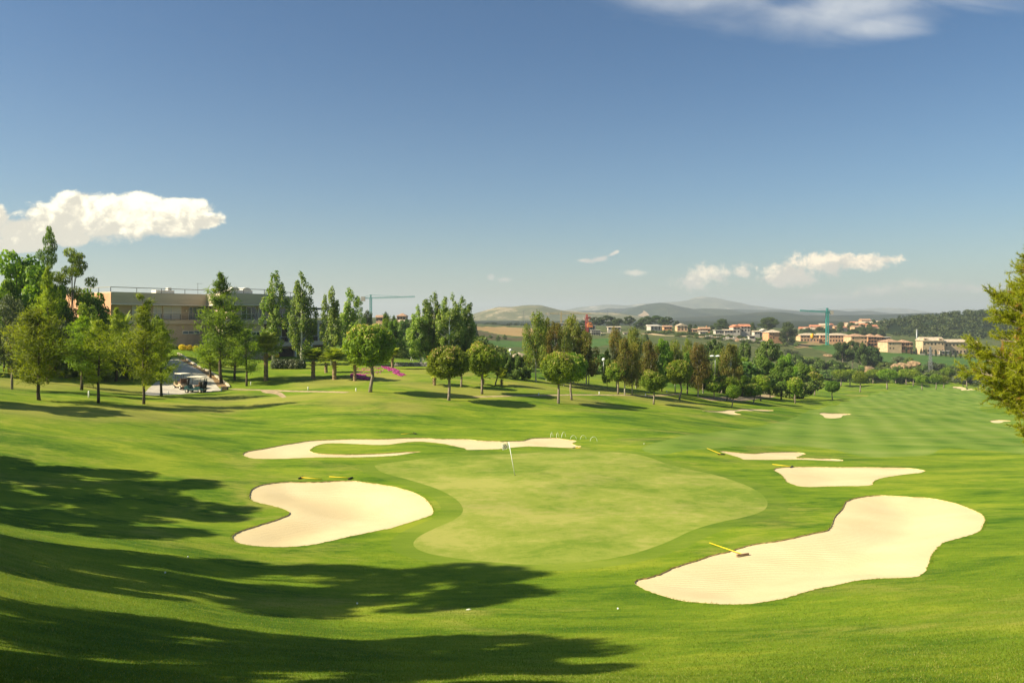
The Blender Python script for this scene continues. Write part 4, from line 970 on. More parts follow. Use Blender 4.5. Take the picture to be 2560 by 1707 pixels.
# eucalyptus belt
G6 = 'eucalyptus belt behind the round pines'
for kind, u, vb, vt, w, d, lab in [
 ('euca', 1340, 930, 779, 62, 112, 'tallest dark eucalyptus at the left end of the belt'),
 ('euca', 1366, 930, 796, 50, 116, 'eucalyptus with a thin top beside the tallest one'),
 ('euca_red', 1388, 932, 805, 50, 115, 'reddish topped eucalyptus left of the olive one'),
 ('euca', 1434, 934, 788, 60, 118, 'olive eucalyptus with a double top'),
 ('euca', 1410, 932, 815, 52, 112, 'lower eucalyptus behind the overlapping round pines'),
 ('euca', 1466, 936, 828, 60, 116, 'yellow green eucalyptus right of the double-topped one'),
 ('euca_thin', 1472, 963, 881, 28, None, 'small thin reddish eucalyptus standing in front of the belt'),
 ('euca_red', 1541, 940, 818, 42, 120, 'tall narrow reddish eucalyptus in the middle of the belt'),
 ('euca_red', 1562, 976, 846, 56, 110, 'brownest eucalyptus, behind the round pine standing alone'),
 ('euca', 1590, 950, 820, 52, 124, 'pale olive eucalyptus above the brownest one'),
 ('euca_red', 1580, 966, 858, 50, 112, 'low brown eucalyptus with a pale trunk'),
 ('euca_red', 1622, 950, 852, 56, 118, 'dark brown eucalyptus left of the bright green tree'),
 ('lime', 1518, 962, 874, 28, 116, 'small bright green sapling in a gap of the belt'),
 ('broad', 1655, 950, 848, 66, 126, 'fresh green broad tree among the eucalyptus'),
 ('euca', 1688, 950, 850, 44, 128, 'olive eucalyptus right of the fresh green tree'),
 ('lime', 1718, 950, 878, 40, 132, 'lime green tree under the brown eucalyptus'),
 ('euca_red', 1745, 950, 857, 60, 126, 'big brown eucalyptus in the right half of the belt'),
 ('lime', 1797, 950, 874, 46, 140, 'lime green tree between two brown eucalyptus'),
 ('euca_red', 1826, 955, 860, 62, 130, 'rightmost brown eucalyptus of the belt'),
 ('euca', 1720, 950, 848, 40, 140, 'thin olive eucalyptus behind the big brown one'),
]:
    tree_px('eucalyptus' if 'euca' in kind else 'broadleaf_tree', kind, u, vb, vt, w, lab, 'tree', G6, d=d, ws=1.05)
# woods in the valley
G7 = 'trees and thickets in the valley'
for kind, u, vt, w, d, lab in [
 ('scrub_tree', 1785, 850, 76, 210, 'dark rounded thicket tree below the dirt road, left one'),
 ('scrub_tree', 1919, 851, 84, 215, 'dark rounded thicket tree below the orange brick house'),
 ('scrub_tree', 1862, 856, 50, 220, 'dark rounded thicket tree between two larger ones'),
 ('lime', 1998, 905, 60, 190, 'lime green tree at the far right of the lime group'),
 ('broad', 1820, 900, 60, 150, 'fresh green round tree at the left of the lime group'),
 ('broad', 1985, 918, 50, 175, 'low fresh green tree right of the lime group'),
 ('lime', 1840, 880, 50, 175, 'tall lime tree behind the fresh green round tree'),
 ('broad', 1965, 885, 56, 195, 'mid green tree rising behind the lime group'),
 ('lime', 1900, 888, 70, 165, 'bright lime tree in the middle of the valley'),
 ('lime', 1953, 900, 72, 160, 'bright lime tree at the right of the valley'),
 ('broad', 1862, 895, 60, 165, 'mid green tree left of the bright lime ones'),
 ('grey_tree', 1975, 872, 60, 440, 'greyish tree right of the dark thicket trees'),
 ('scrub_tree', 1990, 885, 70, 410, 'dark bushy tree under the bare earth slope'),
 ('broad', 1925, 905, 50, 170, 'leafy green tree between the lime trees'),
 ('broad', 1885, 935, 40, 158, 'low green tree under the lime trees'),
 ('scrub_tree', 2035, 893, 70, 410, 'dark bush left of the tall dark pines'),
 ('scrub_tree', 2080, 900, 70, 410, 'dark bush at the foot of the tall dark pines'),
 ('dark_pine', 2106, 855, 52, 427, 'tall dark pine on the stream bank, left of a group'),
 ('dark_pine', 2132, 852, 50, 444, 'tall dark pine on the stream bank, middle of a group'),
 ('dark_round', 2178, 866, 66, 436, 'broad dark pine above the tan eroded bank'),
 ('dark_round', 2158, 858, 40, 416, 'narrow dark pine between two broader bank pines'),
 ('scrub_tree', 2215, 905, 60, 410, 'dark bush between the eroded banks'),
 ('grey_tree', 2245, 890, 50, 440, 'grey bush on top of the right eroded bank'),
 ('scrub_tree', 2275, 893, 40, 425, 'dark bush on top of the right eroded bank'),
 ('scrub_tree', 2325, 915, 64, 430, 'olive bush at the foot of the meadow'),
 ('scrub_tree', 2050, 915, 60, 425, 'olive scrub behind the far round pines, left'),
 ('grey_tree', 1790, 905, 60, 150, 'grey green tree by the stream bed'),
 ('broad', 1848, 915, 50, 150, 'green bushy tree by the stream bed'),
]:
    tree_px('valley_tree', kind, u, 900, vt, w, lab, 'tree', G7, d=d, ws=1.05)
r7 = np.random.default_rng(77)
shr = []
for i in range(46):
    u = 1960 + 540 * (i + r7.random()) / 46; d = r7.uniform(385, 440); shr.append((u, d))
for i in range(18): shr.append((960 + 330 * (i + r7.random()) / 18, r7.uniform(170, 330)))
for i in range(16): shr.append((1740 + 260 * (i + r7.random()) / 16, r7.uniform(150, 220)))
for i in range(12): shr.append((1330 + 420 * (i + r7.random()) / 12, r7.uniform(150, 230)))
for u, d in shr:
    p_ = at(u, d); s = r7.uniform(0.7, 1.5)
    s *= 1.25 if d > 380 else 1.0; plant('shrub', 'scrub_grey' if r7.random() < 0.15 else 'scrub', p_, 4.4 * s, 8 * s, 'dull green shrub in the thicket along the valley stream', 'shrub', 'valley thicket shrubs')
for (u, vt, w, d) in [(1245, 838, 12, 480), (1205, 838, 22, 470), (1225, 838, 16, 500), (1262, 836, 12, 520), (1180, 838, 24, 430), (1175, 850, 30, 380), (1240, 864, 10, 420), (1615, 836, 20, 480), (1560, 842, 14, 500)]:
    tree_px('shrub', 'scrub', u, 850, vt, w, 'rounded dark bush dotted over the brown field', 'shrub', 'bushes on the brown field', d=d)
# wooded slope behind the clubhouse poplars
for kind, u, vt, w, d, lab in [
 ('dark_round', 920, 777, 38, 250, 'dark round tree on the skyline left of the far crane'),
 ('dark_round', 965, 781, 24, 210, 'dark conical tree on the skyline right of the far crane'),
 ('dark_round', 985, 790, 26, 260, 'dark tree on the slope below the skyline house'),
 ('feather', 965, 785, 54, 170, 'olive feathery tree on the slope behind the largest round pine'),
 ('broad', 985, 800, 50, 165, 'green bushy tree on the slope behind the largest round pine'),
 ('scrub_tree', 1010, 800, 64, 230, 'dark wooded bush on the slope left of the poplar clump'),
 ('scrub_tree', 1025, 830, 70, 190, 'dark green thicket behind the goal'),
 ('dark_round', 1035, 795, 40, 240, 'dark tree touching the left of the poplar clump'),
 ('scrub_tree', 990, 850, 60, 170, 'dark thicket left of the goal'),
 ('dark_round', 1185, 808, 26, 420, 'dark tree emerging at the right of the poplar clump'),
 ('scrub_tree', 1175, 835, 40, 260, 'dark thicket at the right foot of the poplar clump'),
 ('dark_round', 860, 780, 40, 230, 'dark tree seen between the two slim poplars'),
]:
    tree_px('slope_tree', kind, u, 880, vt, w, lab, 'tree', 'trees on the wooded slope', d=d)
# ridge pines among the hamlet
G8 = 'dark pines on the ridge among the hamlet'
for kind, u, vt, w, d, lab in [
 ('dark_pine', 1457, 798, 18, 680, 'small dark pine left of the red crane'),
 ('dark_pine', 1488, 793, 34, 700, 'dark pine grove right of the red crane, left part'),
 ('dark_pine', 1518, 789, 50, 700, 'dark pine grove right of the red crane, tallest part'),
 ('dark_pine', 1543, 796, 34, 690, 'dark pine grove right of the red crane, right part'),
 ('dark_pine', 1575, 790, 32, 700, 'dark pine standing below the quarry scar'),
 ('dark_pine', 1618, 790, 40, 710, 'wide dark pine behind the white house, left'),
 ('dark_pine', 1648, 789, 48, 720, 'wide dark pine behind the white house, middle'),
 ('dark_pine', 1668, 792, 34, 710, 'wide dark pine behind the white house, right'),
 ('dark_pine', 1692, 802, 16, 690, 'small dark pine left of the gabled brick house'),
 ('dark_round', 1600, 800, 30, 690, 'dark bushy pine left of the white house'),
 ('dark_round', 1726, 810, 14, 660, 'small dark tree right of the gabled brick house'),
 ('dark_round', 1738, 811, 10, 700, 'tiny dark tree above the low brick walls'),
 ('dark_round', 1780, 813, 13, 700, 'small dark tree left of the dome-shaped pine'),
 ('dark_round', 1806, 797, 38, 680, 'dome-shaped dark pine in the middle of the hamlet'),
 ('dark_round', 1881, 806, 18, 660, 'narrow dark tree right of the big white house'),
 ('dark_pine', 1920, 793, 56, 690, 'broad umbrella pine above the orange brick house'),
 ('dark_round', 1969, 805, 42, 600, 'big dark tree right of the orange brick house'),
 ('dark_round', 2160, 820, 16, 760, 'dark tree behind the hip-roofed block'),
 ('dark_round', 2246, 800, 14, 940, 'dark tree breaking the skyline of the wooded hill'),
]:
    tree_px('ridge_pine', kind, u, 830, vt, w, lab, 'tree', G8, d=d, ws=1.05)
for i in range(13):
    u = 1180 + i * 12.5 + r7.uniform(-4, 4)
    tree_px('ridge_tree', 'dark_round', u, 815, r7.uniform(804, 811), r7.uniform(10, 26), 'small dark tree in the far line above the stubble field', 'tree', 'far tree line above the stubble field', d=r7.uniform(930, 1000))
for i in range(14):
    u = 1700 + i * 22 + r7.uniform(-6, 6)
    tree_px('shrub', 'scrub', u, 838, CV - H_ud(u, 585.0)[0] / 585 * F - r7.uniform(4, 9), r7.uniform(14, 30), 'small bush on the grassy verge below the hamlet', 'shrub', 'bushes below the hamlet', d=585.0)
for i in range(30):
    u = 1618 + i * 10.6 + r7.uniform(-3, 3); d = 612 + r7.uniform(-6, 6)
    tree_px('shrub', 'scrub', u, 838, CV - H_ud(u, d)[0] / d * F - r7.uniform(4, 10), r7.uniform(12, 26), 'dark garden hedge bush at the foot of the hamlet houses', 'shrub', 'hedge bushes at the foot of the hamlet', d=d)
# hedge behind the round pines (1255-1320, 885-912)
for i, u in enumerate((1258, 1276, 1294, 1312)):
    tree_px('hedge', 'scrub_tree', u, 912, 884 + (i % 2) * 3, 34, ordl(i, 4) + ' clump of the dark clipped hedge by the globe lamp', 'hedge', 'dark hedge clumps by the globe lamp', d=112)
# cypress row by the terraced houses
for i in range(15):
    u = 2266 + i * 12.3; d = 585 - i * 3.5
    tree_px('cypress', 'cypress', u, 888, 866 + i * 1.05, 5.5, ordl(i, 15) + ' cypress in the row before the terraced houses', 'cypress', 'cypress row before the terraced houses', d=d)

# near pine at the right edge, needles in tufts
def near_pine():
    r = np.random.default_rng(600)
    base_p = at(2735, 18.5); ox, oy, oz = base_p
    root = empty('pine', base_p, 'bright yellow green pine reaching in from the right edge', 'tree')
    top = (CV - 470) / F * 18.5 - oz; low = (CV - 1120) / F * 18.5 - oz
    mb = MB(); mb.tube([(0, 0, -.3), (0.1, 0, top * .3), (-.05, .1, top * .6), (0, 0, top)], [0.22, 0.17, 0.1, 0.02], 9)
    TP, TDr = [], []
    nb = 200
    for i in range(nb):
        vv = 490 + 630 * ((i + r.random()) / nb) ** 0.72
        reach = np.interp(vv, [470, 540, 600, 660, 720, 800, 870, 950, 1020, 1080, 1125], [70, 140, 135, 165, 208, 248, 266, 246, 214, 175, 100]) / F * 18.5
        a_ = i * 2.399 + r.uniform(-.3, .3); ln = reach * r.uniform(0.7, 1.06) * 1.08
        z0 = (CV - vv) / F * 18.5 - oz - ln * 0.32
        dr = np.array([math.cos(a_), math.sin(a_), 0.0]); p_ = np.array([0.0, 0, max(.4, z0)]); e = r.uniform(0.15, 0.5); pts_ = [p_.copy()]
        for k in range(7):
            p_ = p_ + (dr * math.cos(e) + np.array([0, 0, math.sin(e)])) * ln / 7; e += r.uniform(-0.10, 0.12); pts_.append(p_.copy())
        mb.tube(pts_, [0.04 * (1 - k / 8.5) + .005 for k in range(8)], 5)
        nt = int(26 + 50 * ln / 3)
        for k in range(nt):
            t = r.uniform(0.25, 1.0) ** 0.75 * 7; j = min(6, int(t)); q_ = pts_[j] + (pts_[j + 1] - pts_[j]) * (t - j)
            sdir = unit(unit(pts_[j + 1] - pts_[j]) * 0.7 + r.normal(0, .6, 3) + [0, 0, .3]); tl = r.uniform(0.10, 0.42)
            e_ = q_ + sdir * tl
            mb.tube([q_, e_], [0.007, 0.004], 4, cap=False)
            for m_ in range(2):
                TP.append(q_ + sdir * tl * (0.55 + .45 * m_)); TDr.append(sdir)
    mb.build('trunk', M['bark_grey'], root, True)
    TP = np.array(TP); TDr = np.array(TDr); n = len(TP); per = 34
    k = np.repeat(np.arange(n), per); m_ = len(k)
    dirs = unit(TDr[k] * r.uniform(0.2, 1.1, (m_, 1)) + r.normal(0, .55, (m_, 3)))
    st = TP[k] + TDr[k] * r.uniform(-.10, .05, (m_, 1)); ln = r.uniform(0.06, 0.12, (m_, 1)); sd_ = unit(np.cross(dirs, r.normal(0, 1, (m_, 3)))) * 0.0066
    V = np.stack([st - sd_, st + sd_, st + dirs * ln], 1).reshape(-1, 3)
    t = np.clip(r.random(n)[k] * 0.5 + r.random(m_) * 0.38, 0, 0.88); t[(r.random(n) < 0.035)[k]] = 1.0
    link('crown', mesh_np('crown', V, np.arange(3 * m_).reshape(-1, 3), M['f_near'], tint=np.repeat(t, 3)), root)
near_pine()

# tall trees just left of the picture: their shade lies across the foreground
GS = 'tall trees outside the left edge that shade the slope'
for i, (x, y, h, w, v) in enumerate([(-36.5, 41.8, 10.5, 8, 0), (-33, 36.0, 10.5, 7.5, 1), (-29.5, 31.6, 7.6, 6.0, 0), (-25.5, 24.6, 14.5, 6.6, 1), (-22.5, 22.2, 13.0, 5.4, 0), (-17.5, 15.0, 11.0, 5.4, 0), (-15.6, 12.8, 9.6, 4.4, 1), (-13.4, 9.2, 9.8, 4.8, 1), (-12.2, 6.8, 10.0, 5, 0), (-50, 64, 11, 8, 1)]):
    plant('shade_tree', 'shade_tree', (x, y, float(Hxy(x, y)[0])), h, w, 'tall shade tree standing just outside the left edge', 'tree', GS, var=v)
# ------------------------------------------------------------------ far hills
def hill_mat(name, c1, c2, c3, scale=0.004, bare=0.6, scar=None):
    m_, t, out = new_mat(name)
    g = t.new('ShaderNodeNewGeometry'); pos = g.outputs['Position']
    n1 = t.noise(t.vmul(pos, (1, 0.6, 2.5)), scale, 7, 0.65, 0.5); n2 = t.noise(t.vmul(pos, (1, 0.6, 2.0)), scale * 5, 6, 0.7)
    k = t.m('ADD', n1, t.m('MULTIPLY', t.m('SUBTRACT', n2, 0.5), 0.5))
    c = t.mix(t.ss(k, 0.35, 0.6), c1, c2)
    c = t.mix(t.m('MULTIPLY', t.ss(k, 0.53, 0.63), bare), c, c3)
    if scar:       # bare quarry face: x range, z range
        x0, x1, z0, z1 = scar; sp = t.new('ShaderNodeSeparateXYZ'); t.l.new(pos, sp.inputs[0])
        fx = t.m('DIVIDE', t.m('SUBTRACT', sp.outputs[0], x0), x1 - x0); fz = t.m('DIVIDE', t.m('SUBTRACT', sp.outputs[2], z0), z1 - z0)
        e = t.m('ABSOLUTE', t.m('SUBTRACT', fz, t.m('ADD', t.m('MULTIPLY', fx, 0.75), t.m('MULTIPLY', t.m('SUBTRACT', n2, 0.5), 0.4))))
        msk = t.m('MULTIPLY', t.m('LESS_THAN', e, t.m('ADD', t.m('MULTIPLY', fx, 0.22), 0.06)), t.m('MULTIPLY', t.m('GREATER_THAN', fx, 0), t.m('LESS_THAN', fx, 1)))
        c = t.mix(msk, c, (0.25, 0.18, 0.115))
    b = t.new('ShaderNodeBsdfPrincipled'); b.inputs['Roughness'].default_value = 1.0; b.inputs['Specular IOR Level'].default_value = 0.0
    t.l.new(c, b.inputs['Base Color']); t.l.new(b.outputs[0], out.inputs[0])
    return m_
def vnoise(x, y, seed):
    r = np.random.default_rng(seed); s = np.zeros_like(x); a = 1.0; f_ = 1.0
    for o in range(5):
        for _ in range(3):
            th = r.uniform(0, 6.28); s += a / 3 * np.sin((x * math.cos(th) + y * math.sin(th)) * f_ + r.uniform(0, 6.28))
        a *= 0.52; f_ *= 2.03
    return s
def hills(name, d, depth, prof, vfoot, mat, label, seed, rough=0.06, ext=1.6):
    """a ridge whose skyline passes through the given photo points, with real depth before and behind it"""
    pu = np.array([p[0] for p in prof], float); pv = np.array([p[1] for p in prof], float)
    us_ = np.arange(pu[0], pu[-1] + 1, 4.0)
    sk = np.interp(us_, pu, pv); ker = np.array([1, 2, 3, 2, 1]) / 9
    sk = np.convolve(np.pad(sk, 2, mode='edge'), ker, 'valid')
    sk = sk + 1.1 * vnoise(us_ * 0.055, us_ * 0.0 + seed, seed + 3) * np.clip((vfoot - sk) / 30, 0.1, 1.0)
    rows = np.linspace(-1, ext, 44); V = []
    for rw in rows:
        y = d + rw * depth
        x = (us_ - CU) / F * d * (1 + 0.0 * rw)
        htop = (CV - sk) / F * d; foot = (CV - vfoot) / F * d
        f_ = np.cos(np.clip(rw, -1, 1) * math.pi / 2) ** 1.3 if rw < 0 else np.cos(min(1, rw / ext) * math.pi / 2) ** 1.2
        rel = np.maximum(htop - foot, 1)
        nz = vnoise(x / depth * 5, np.full_like(x, y / depth * 5), seed)
        z = foot - 4 + (rel + 4) * f_ + rel * rough * 3.2 * nz * (abs(rw) ** 0.5 if rw < 0 else 0.15) * f_ ** 0.6
        V.append(np.column_stack([x, np.full_like(x, y), z]))
    n, m_ = len(us_), len(rows)
    V = np.vstack(V); i = np.arange(m_ - 1)[:, None] * n + np.arange(n - 1)[None, :]
    Fc = np.stack([i, i + 1, i + n + 1, i + n], -1).reshape(-1, 4)
    o = link(name, mesh_np(name, V, Fc, mat, smooth=True)); tag(o, label, 'hills', None, 'structure')
    return o
M['hill_near'] = hill_mat('bare grassy hill', (0.075, 0.085, 0.035), (0.13, 0.125, 0.06), (0.34, 0.27, 0.17), 0.006, 0.8)
M['hill_wood'] = hill_mat('wooded hill', (0.010, 0.018, 0.010), (0.020, 0.032, 0.014), (0.08, 0.07, 0.045), 0.006, 0.4)
M['hill_rock'] = hill_mat('rocky massif', (0.06, 0.075, 0.04), (0.13, 0.13, 0.08), (0.42, 0.36, 0.28), 0.003, 0.7)
hills('far_hills', 9000, 1500, [(1950, 800), (2000, 786), (2060, 776), (2121, 772), (2165, 773), (2199, 770), (2240, 771), (2280, 778), (2330, 787), (2420, 793), (2800, 796)], 806, M['hill_rock'], 'palest lowest hills on the right horizon', 21)
hills('massif', 7500, 1600, [(1360, 800), (1402, 776), (1450, 767), (1516, 760), (1564, 764), (1612, 761), (1678, 760), (1702, 758), (1726, 750), (1745, 746), (1773, 749), (1809, 754), (1839, 761), (1899, 768), (1977, 774), (2030, 780), (2085, 783), (2180, 790), (2300, 796), (2500, 802)], 806, M['hill_rock'], 'tall rocky massif in the middle of the horizon', 22, 0.09)
hills('grassy_hill', 3000, 700, [(1100, 806), (1140, 798), (1177, 789), (1222, 774), (1246, 767), (1300, 764), (1348, 762), (1378, 769), (1420, 778), (1470, 781), (1520, 780), (1560, 784), (1620, 795), (1700, 804)], 812, M['hill_near'], 'bare grassy hill left on the horizon behind the eucalyptus', 23, 0.07)
M['hill_scar'] = hill_mat('wooded hill with quarry', (0.012, 0.022, 0.010), (0.025, 0.040, 0.015), (0.08, 0.07, 0.045), 0.006, 0.4, (575, 640, 5, 44))
hills('wooded_hill', 4200, 800, [(1520, 802), (1545, 790), (1570, 776), (1600, 764), (1624, 759), (1645, 757), (1665, 760), (1690, 768), (1726, 773), (1760, 770), (1797, 771), (1820, 775), (1839, 781), (1880, 790), (1950, 800), (2050, 806)], 812, M['hill_scar'], 'dark wooded hill in front of the massif', 24)
hills('blue_range', 5200, 900, [(1370, 800), (1400, 788), (1450, 778), (1490, 776), (1520, 770), (1560, 772), (1600, 766), (1650, 769), (1720, 770), (1770, 777), (1820, 772), (1880, 776), (1930, 774), (1990, 780), (2050, 775), (2110, 781), (2170, 777), (2240, 783), (2330, 785), (2440, 791), (2560, 798)], 812, M['hill_wood'], 'long blue grey range joining the hills below the massif', 28, 0.08)
hills('dark_range', 3000, 600, [(1560, 812), (1640, 800), (1720, 793), (1800, 790), (1850, 787), (1880, 783), (1905, 780), (1947, 782), (1989, 787), (2060, 789), (2140, 788), (2199, 787), (2259, 785), (2319, 783), (2360, 785), (2409, 787), (2560, 789), (3000, 792)], 818, M['hill_wood'], 'long dark blue wooded range low on the right horizon', 25, 0.04)
# wooded hill behind the terraced houses
FH_P = [(2150, 838), (2200, 818), (2240, 806), (2280, 799), (2330, 795), (2380, 789), (2420, 786), (2480, 784), (2560, 786), (2700, 790), (2900, 800), (3100, 830)]
fh = hills('forest_hill', 900, 160, FH_P, 842, M['hill_wood'], 'wooded hill behind the terraced houses', 26, 0.02, 1.0)
def forest():
    r = np.random.default_rng(61); me = fh.data; nv = len(me.vertices); co = np.zeros(nv * 3, np.float32); me.vertices.foreach_get('co', co); co = co.reshape(-1, 3)
    s = co[(co[:, 1] < 930) & (co[:, 1] > 745)]; s = s[r.choice(len(s), 1500)] + np.column_stack([r.normal(0, 2, 1500), r.normal(0, 2, 1500), r.uniform(0.5, 2.5, 1500)])
    n = len(s); per = 60; k = np.repeat(np.arange(n), per); rad = r.uniform(2.2, 4.2, n)
    dr = unit(r.normal(0, 1, (n * per, 3))); P_ = s[k] + dr * rad[k][:, None] * np.array([1, 1, .85])
    V, Fc = leaf_quads(P_, unit(dr + [0, 0, .2]), 0.9, 0.6, r, None, 0.5)
    t = np.clip(r.random(n)[k] * 0.7 + r.random(n * per) * 0.25, 0, .88)
    o = link('forest', mesh_np('forest', V, Fc, M['f_forest'], tint=np.repeat(t, 4)))
    tag(o, 'dense mixed wood covering the hill behind the terraced houses', 'forest', None, 'stuff')
M['f_forest'] = foliage('forest leaves', (0.022, 0.042, 0.010), (0.080, 0.095, 0.020), None, 0.2)
forest()

# ------------------------------------------------------------------ air
def haze():
    m_, t, out = new_mat('haze')
    v = t.new('ShaderNodeVolumePrincipled')
    v.inputs['Color'].default_value = (0.72, 0.80, 0.90, 1); v.inputs['Density'].default_value = HAZE_D; v.inputs['Anisotropy'].default_value = 0.15
    t.l.new(v.outputs[0], out.inputs['Volume'])
    mb = MB(); mb.box(-9000, -60, -42, 9000, 12000, 235)
    o = mb.build('haze', m_); tag(o, 'thin pale summer haze filling the valley out to the hills', 'haze', None, 'stuff')
HAZE_D = 0.00015
haze()

# ------------------------------------------------------------------ clubhouse
M['render_wall'] = surf('warm cream render', (0.54, 0.43, 0.31), 0.9, 0.06, 0.8)
M['parapet'] = surf('cream parapet panels', (0.52, 0.44, 0.33), 0.85, 0.06, 0.6, stretch=(0.3, 0.3, 2))
M['terracotta'] = surf('terracotta render', (0.58, 0.31, 0.18), 0.9, 0.08, 0.8)
M['white_trim'] = surf('white trim', (0.78, 0.74, 0.66), 0.7, 0.05)
M['metal_dark'] = surf('dark metal rail', (0.09, 0.09, 0.09), 0.5, 0.1, metal=0.3)
M['metal_grey'] = surf('grey handrail', (0.32, 0.30, 0.26), 0.5, 0.1)
M['shutter'] = surf('pale roller shutter', (0.60, 0.62, 0.60), 0.7, 0.06, 2, stretch=(0.3, 0.3, 20))
M['glass'] = glass('dark window glass', (0.03, 0.045, 0.055))
M['glass_sky'] = glass('sky reflecting glass', (0.16, 0.22, 0.26), 0.08)
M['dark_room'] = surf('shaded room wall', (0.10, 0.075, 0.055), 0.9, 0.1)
M['roof_white'] = surf('white roof unit', (0.72, 0.69, 0.60), 0.7, 0.06)
M['concrete'] = surf('concrete', (0.42, 0.38, 0.32), 0.9, 0.12)
def up(u, d): return Vector(((u - CU) / F * d, d))
P0, P1, P2, P3 = up(278, 122), up(518, 135), up(553, 127), up(663, 133)
P4, P5, P6 = up(690, 143), up(764, 151), up(822, 157)
ctr = sum(((P0, P1, P2, P3, P4, P5)[i] for i in range(6)), Vector((0, 0))) / 6
house = empty('clubhouse', (ctr.x, ctr.y, -6.0), 'long cream two storey clubhouse with flat railed roof on the hill', 'building')
HO = Vector((ctr.x, ctr.y, -6.0))
def hpart(mb, name, mat, parent=None, **kw):
    mb.v = [(x - HO.x, y - HO.y, z - HO.z) for x, y, z in mb.v]
    return mb.build(name, mat, parent or house, **kw)
back = Vector((-0.80, 0.60))
B0 = P0 + back * 15; B5 = P5 + back * 13
def inset(line, dist):
    """shift an open plan line backwards (to its left-behind side)"""
    out = []
    n = len(line)
    for i in range(n):
        a_ = line[max(i - 1, 0)]; b_ = line[min(i + 1, n - 1)]
        t = (b_ - a_).normalized(); nn = Vector((-t.y, t.x)); out.append(line[i] + nn * dist)
    return out
front = [P0, P1, P2, P3, P4, P5]
# parapet band = roof storey edge
mb = MB(); mb.prism([tuple(p) for p in front + [B5, B0]], 2.45, 4.3); hpart(mb, 'parapet', M['parapet'])
mb = MB()
for a_, b_ in zip(front[:-1], front[1:]):
    t = (b_ - a_).normalized(); nn = Vector((t.y, -t.x)) * 0.05
    mb.bar((a_.x + nn.x, a_.y + nn.y, 2.41), (b_.x + nn.x, b_.y + nn.y, 2.41), 0.16, 0.1)
hpart(mb, 'drip_edge', M['white_trim'])
# orange end wall
endn = (B0 - P0).normalized(); outw = Vector((-P1.x + P0.x, P0.y - P1.y)).normalized()
mb = MB(); q0 = P0 + outw * 0.06; q1 = P0 + endn * 15 + outw * 0.06
mb.add([(q0.x, q0.y, -0.6), (q1.x, q1.y, -0.6), (q1.x, q1.y, 4.15), (q0.x, q0.y, 4.15), (P0.x, P0.y, -0.6), (B0.x, B0.y, -0.6), (B0.x, B0.y, 4.15), (P0.x, P0.y, 4.15)],
       [(0, 1, 2, 3), (4, 7, 6, 5), (0, 4, 5, 1), (1, 5, 6, 2), (2, 6, 7, 3), (3, 7, 4, 0)])
hpart(mb, 'end_wall', M['terracotta'])
# upper floor wall (set back), lower wall
upw = inset(front, 1.7)
mb = MB(); mb.prism([tuple(p) for p in upw + [B5, B0]], 0.0, 2.45); hpart(mb, 'wall', M['render_wall'])
low = inset([P0, P1, P2, P3], 0.35)
mb = MB(); mb.prism([tuple(p) for p in low + [P3 + back * 12, B0]], -8.2, -0.66); hpart(mb, 'wall', M['render_wall'])
# balcony slab
slab = [P0, P1, P2, P3, P4, P5, P6]
B6 = P6 + back * 9
mb = MB(); mb.prism([tuple(p) for p in slab + [B6, B5, B0]], -0.65, 0.0); hpart(mb, 'balcony', M['parapet'])
# right wing: loggia, terrace slab, undercroft
wing = [P4, P5, P6]; wb = inset(wing, 3.6)
mb = MB(); mb.prism([tuple(p) for p in wing + [B6, P4 + back * 10]], -4.75, -4.0); hpart(mb, 'terrace', M['parapet'])
mb = MB(); mb.prism([tuple(p) for p in wb + [B6, P4 + back * 11]], -4.0, -0.66); hpart(mb, 'wall', M['dark_room'])
wb2 = inset(wing, 2.6)
mb = MB(); mb.prism([tuple(p) for p in wb2 + [B6, P4 + back * 11]], -8.6, -4.76); hpart(mb, 'wall', M['render_wall'])
c0 = P3 + (P4 - P3) * 0.9
def lerp(a_, b_, t): return a_ + (b_ - a_) * t
for t in (0.03, 0.36, 0.66, 0.97):
    p_ = lerp(P4, P6, t); mb = MB(); mb.lathe([(0.22, -8.6), (0.2, -4.76)], 12, (p_.x - .2, p_.y + .35, 0)); hpart(mb, 'column', M['white_trim'], smooth=True)
for t in (0.25, 0.55, 0.8):
    p_ = lerp(P4, P6, t); mb = MB(); mb.box(p_.x - .35, p_.y + .2, -4.0, p_.x - .05, p_.y + .5, -0.66); hpart(mb, 'column', M['white_trim'])
for z0_, z1_ in ((-4.0, -0.66), (-8.6, -4.76)):
    e0, e1 = P6 + back * 0.6, P6 + back * 5; e2 = Vector((.25, .35)); mb = MB(); mb.prism([tuple(e0), tuple(e1), tuple(e1 - e2), tuple(e0 - e2)], z0_, z1_); hpart(mb, 'end_wall', M['render_wall'])
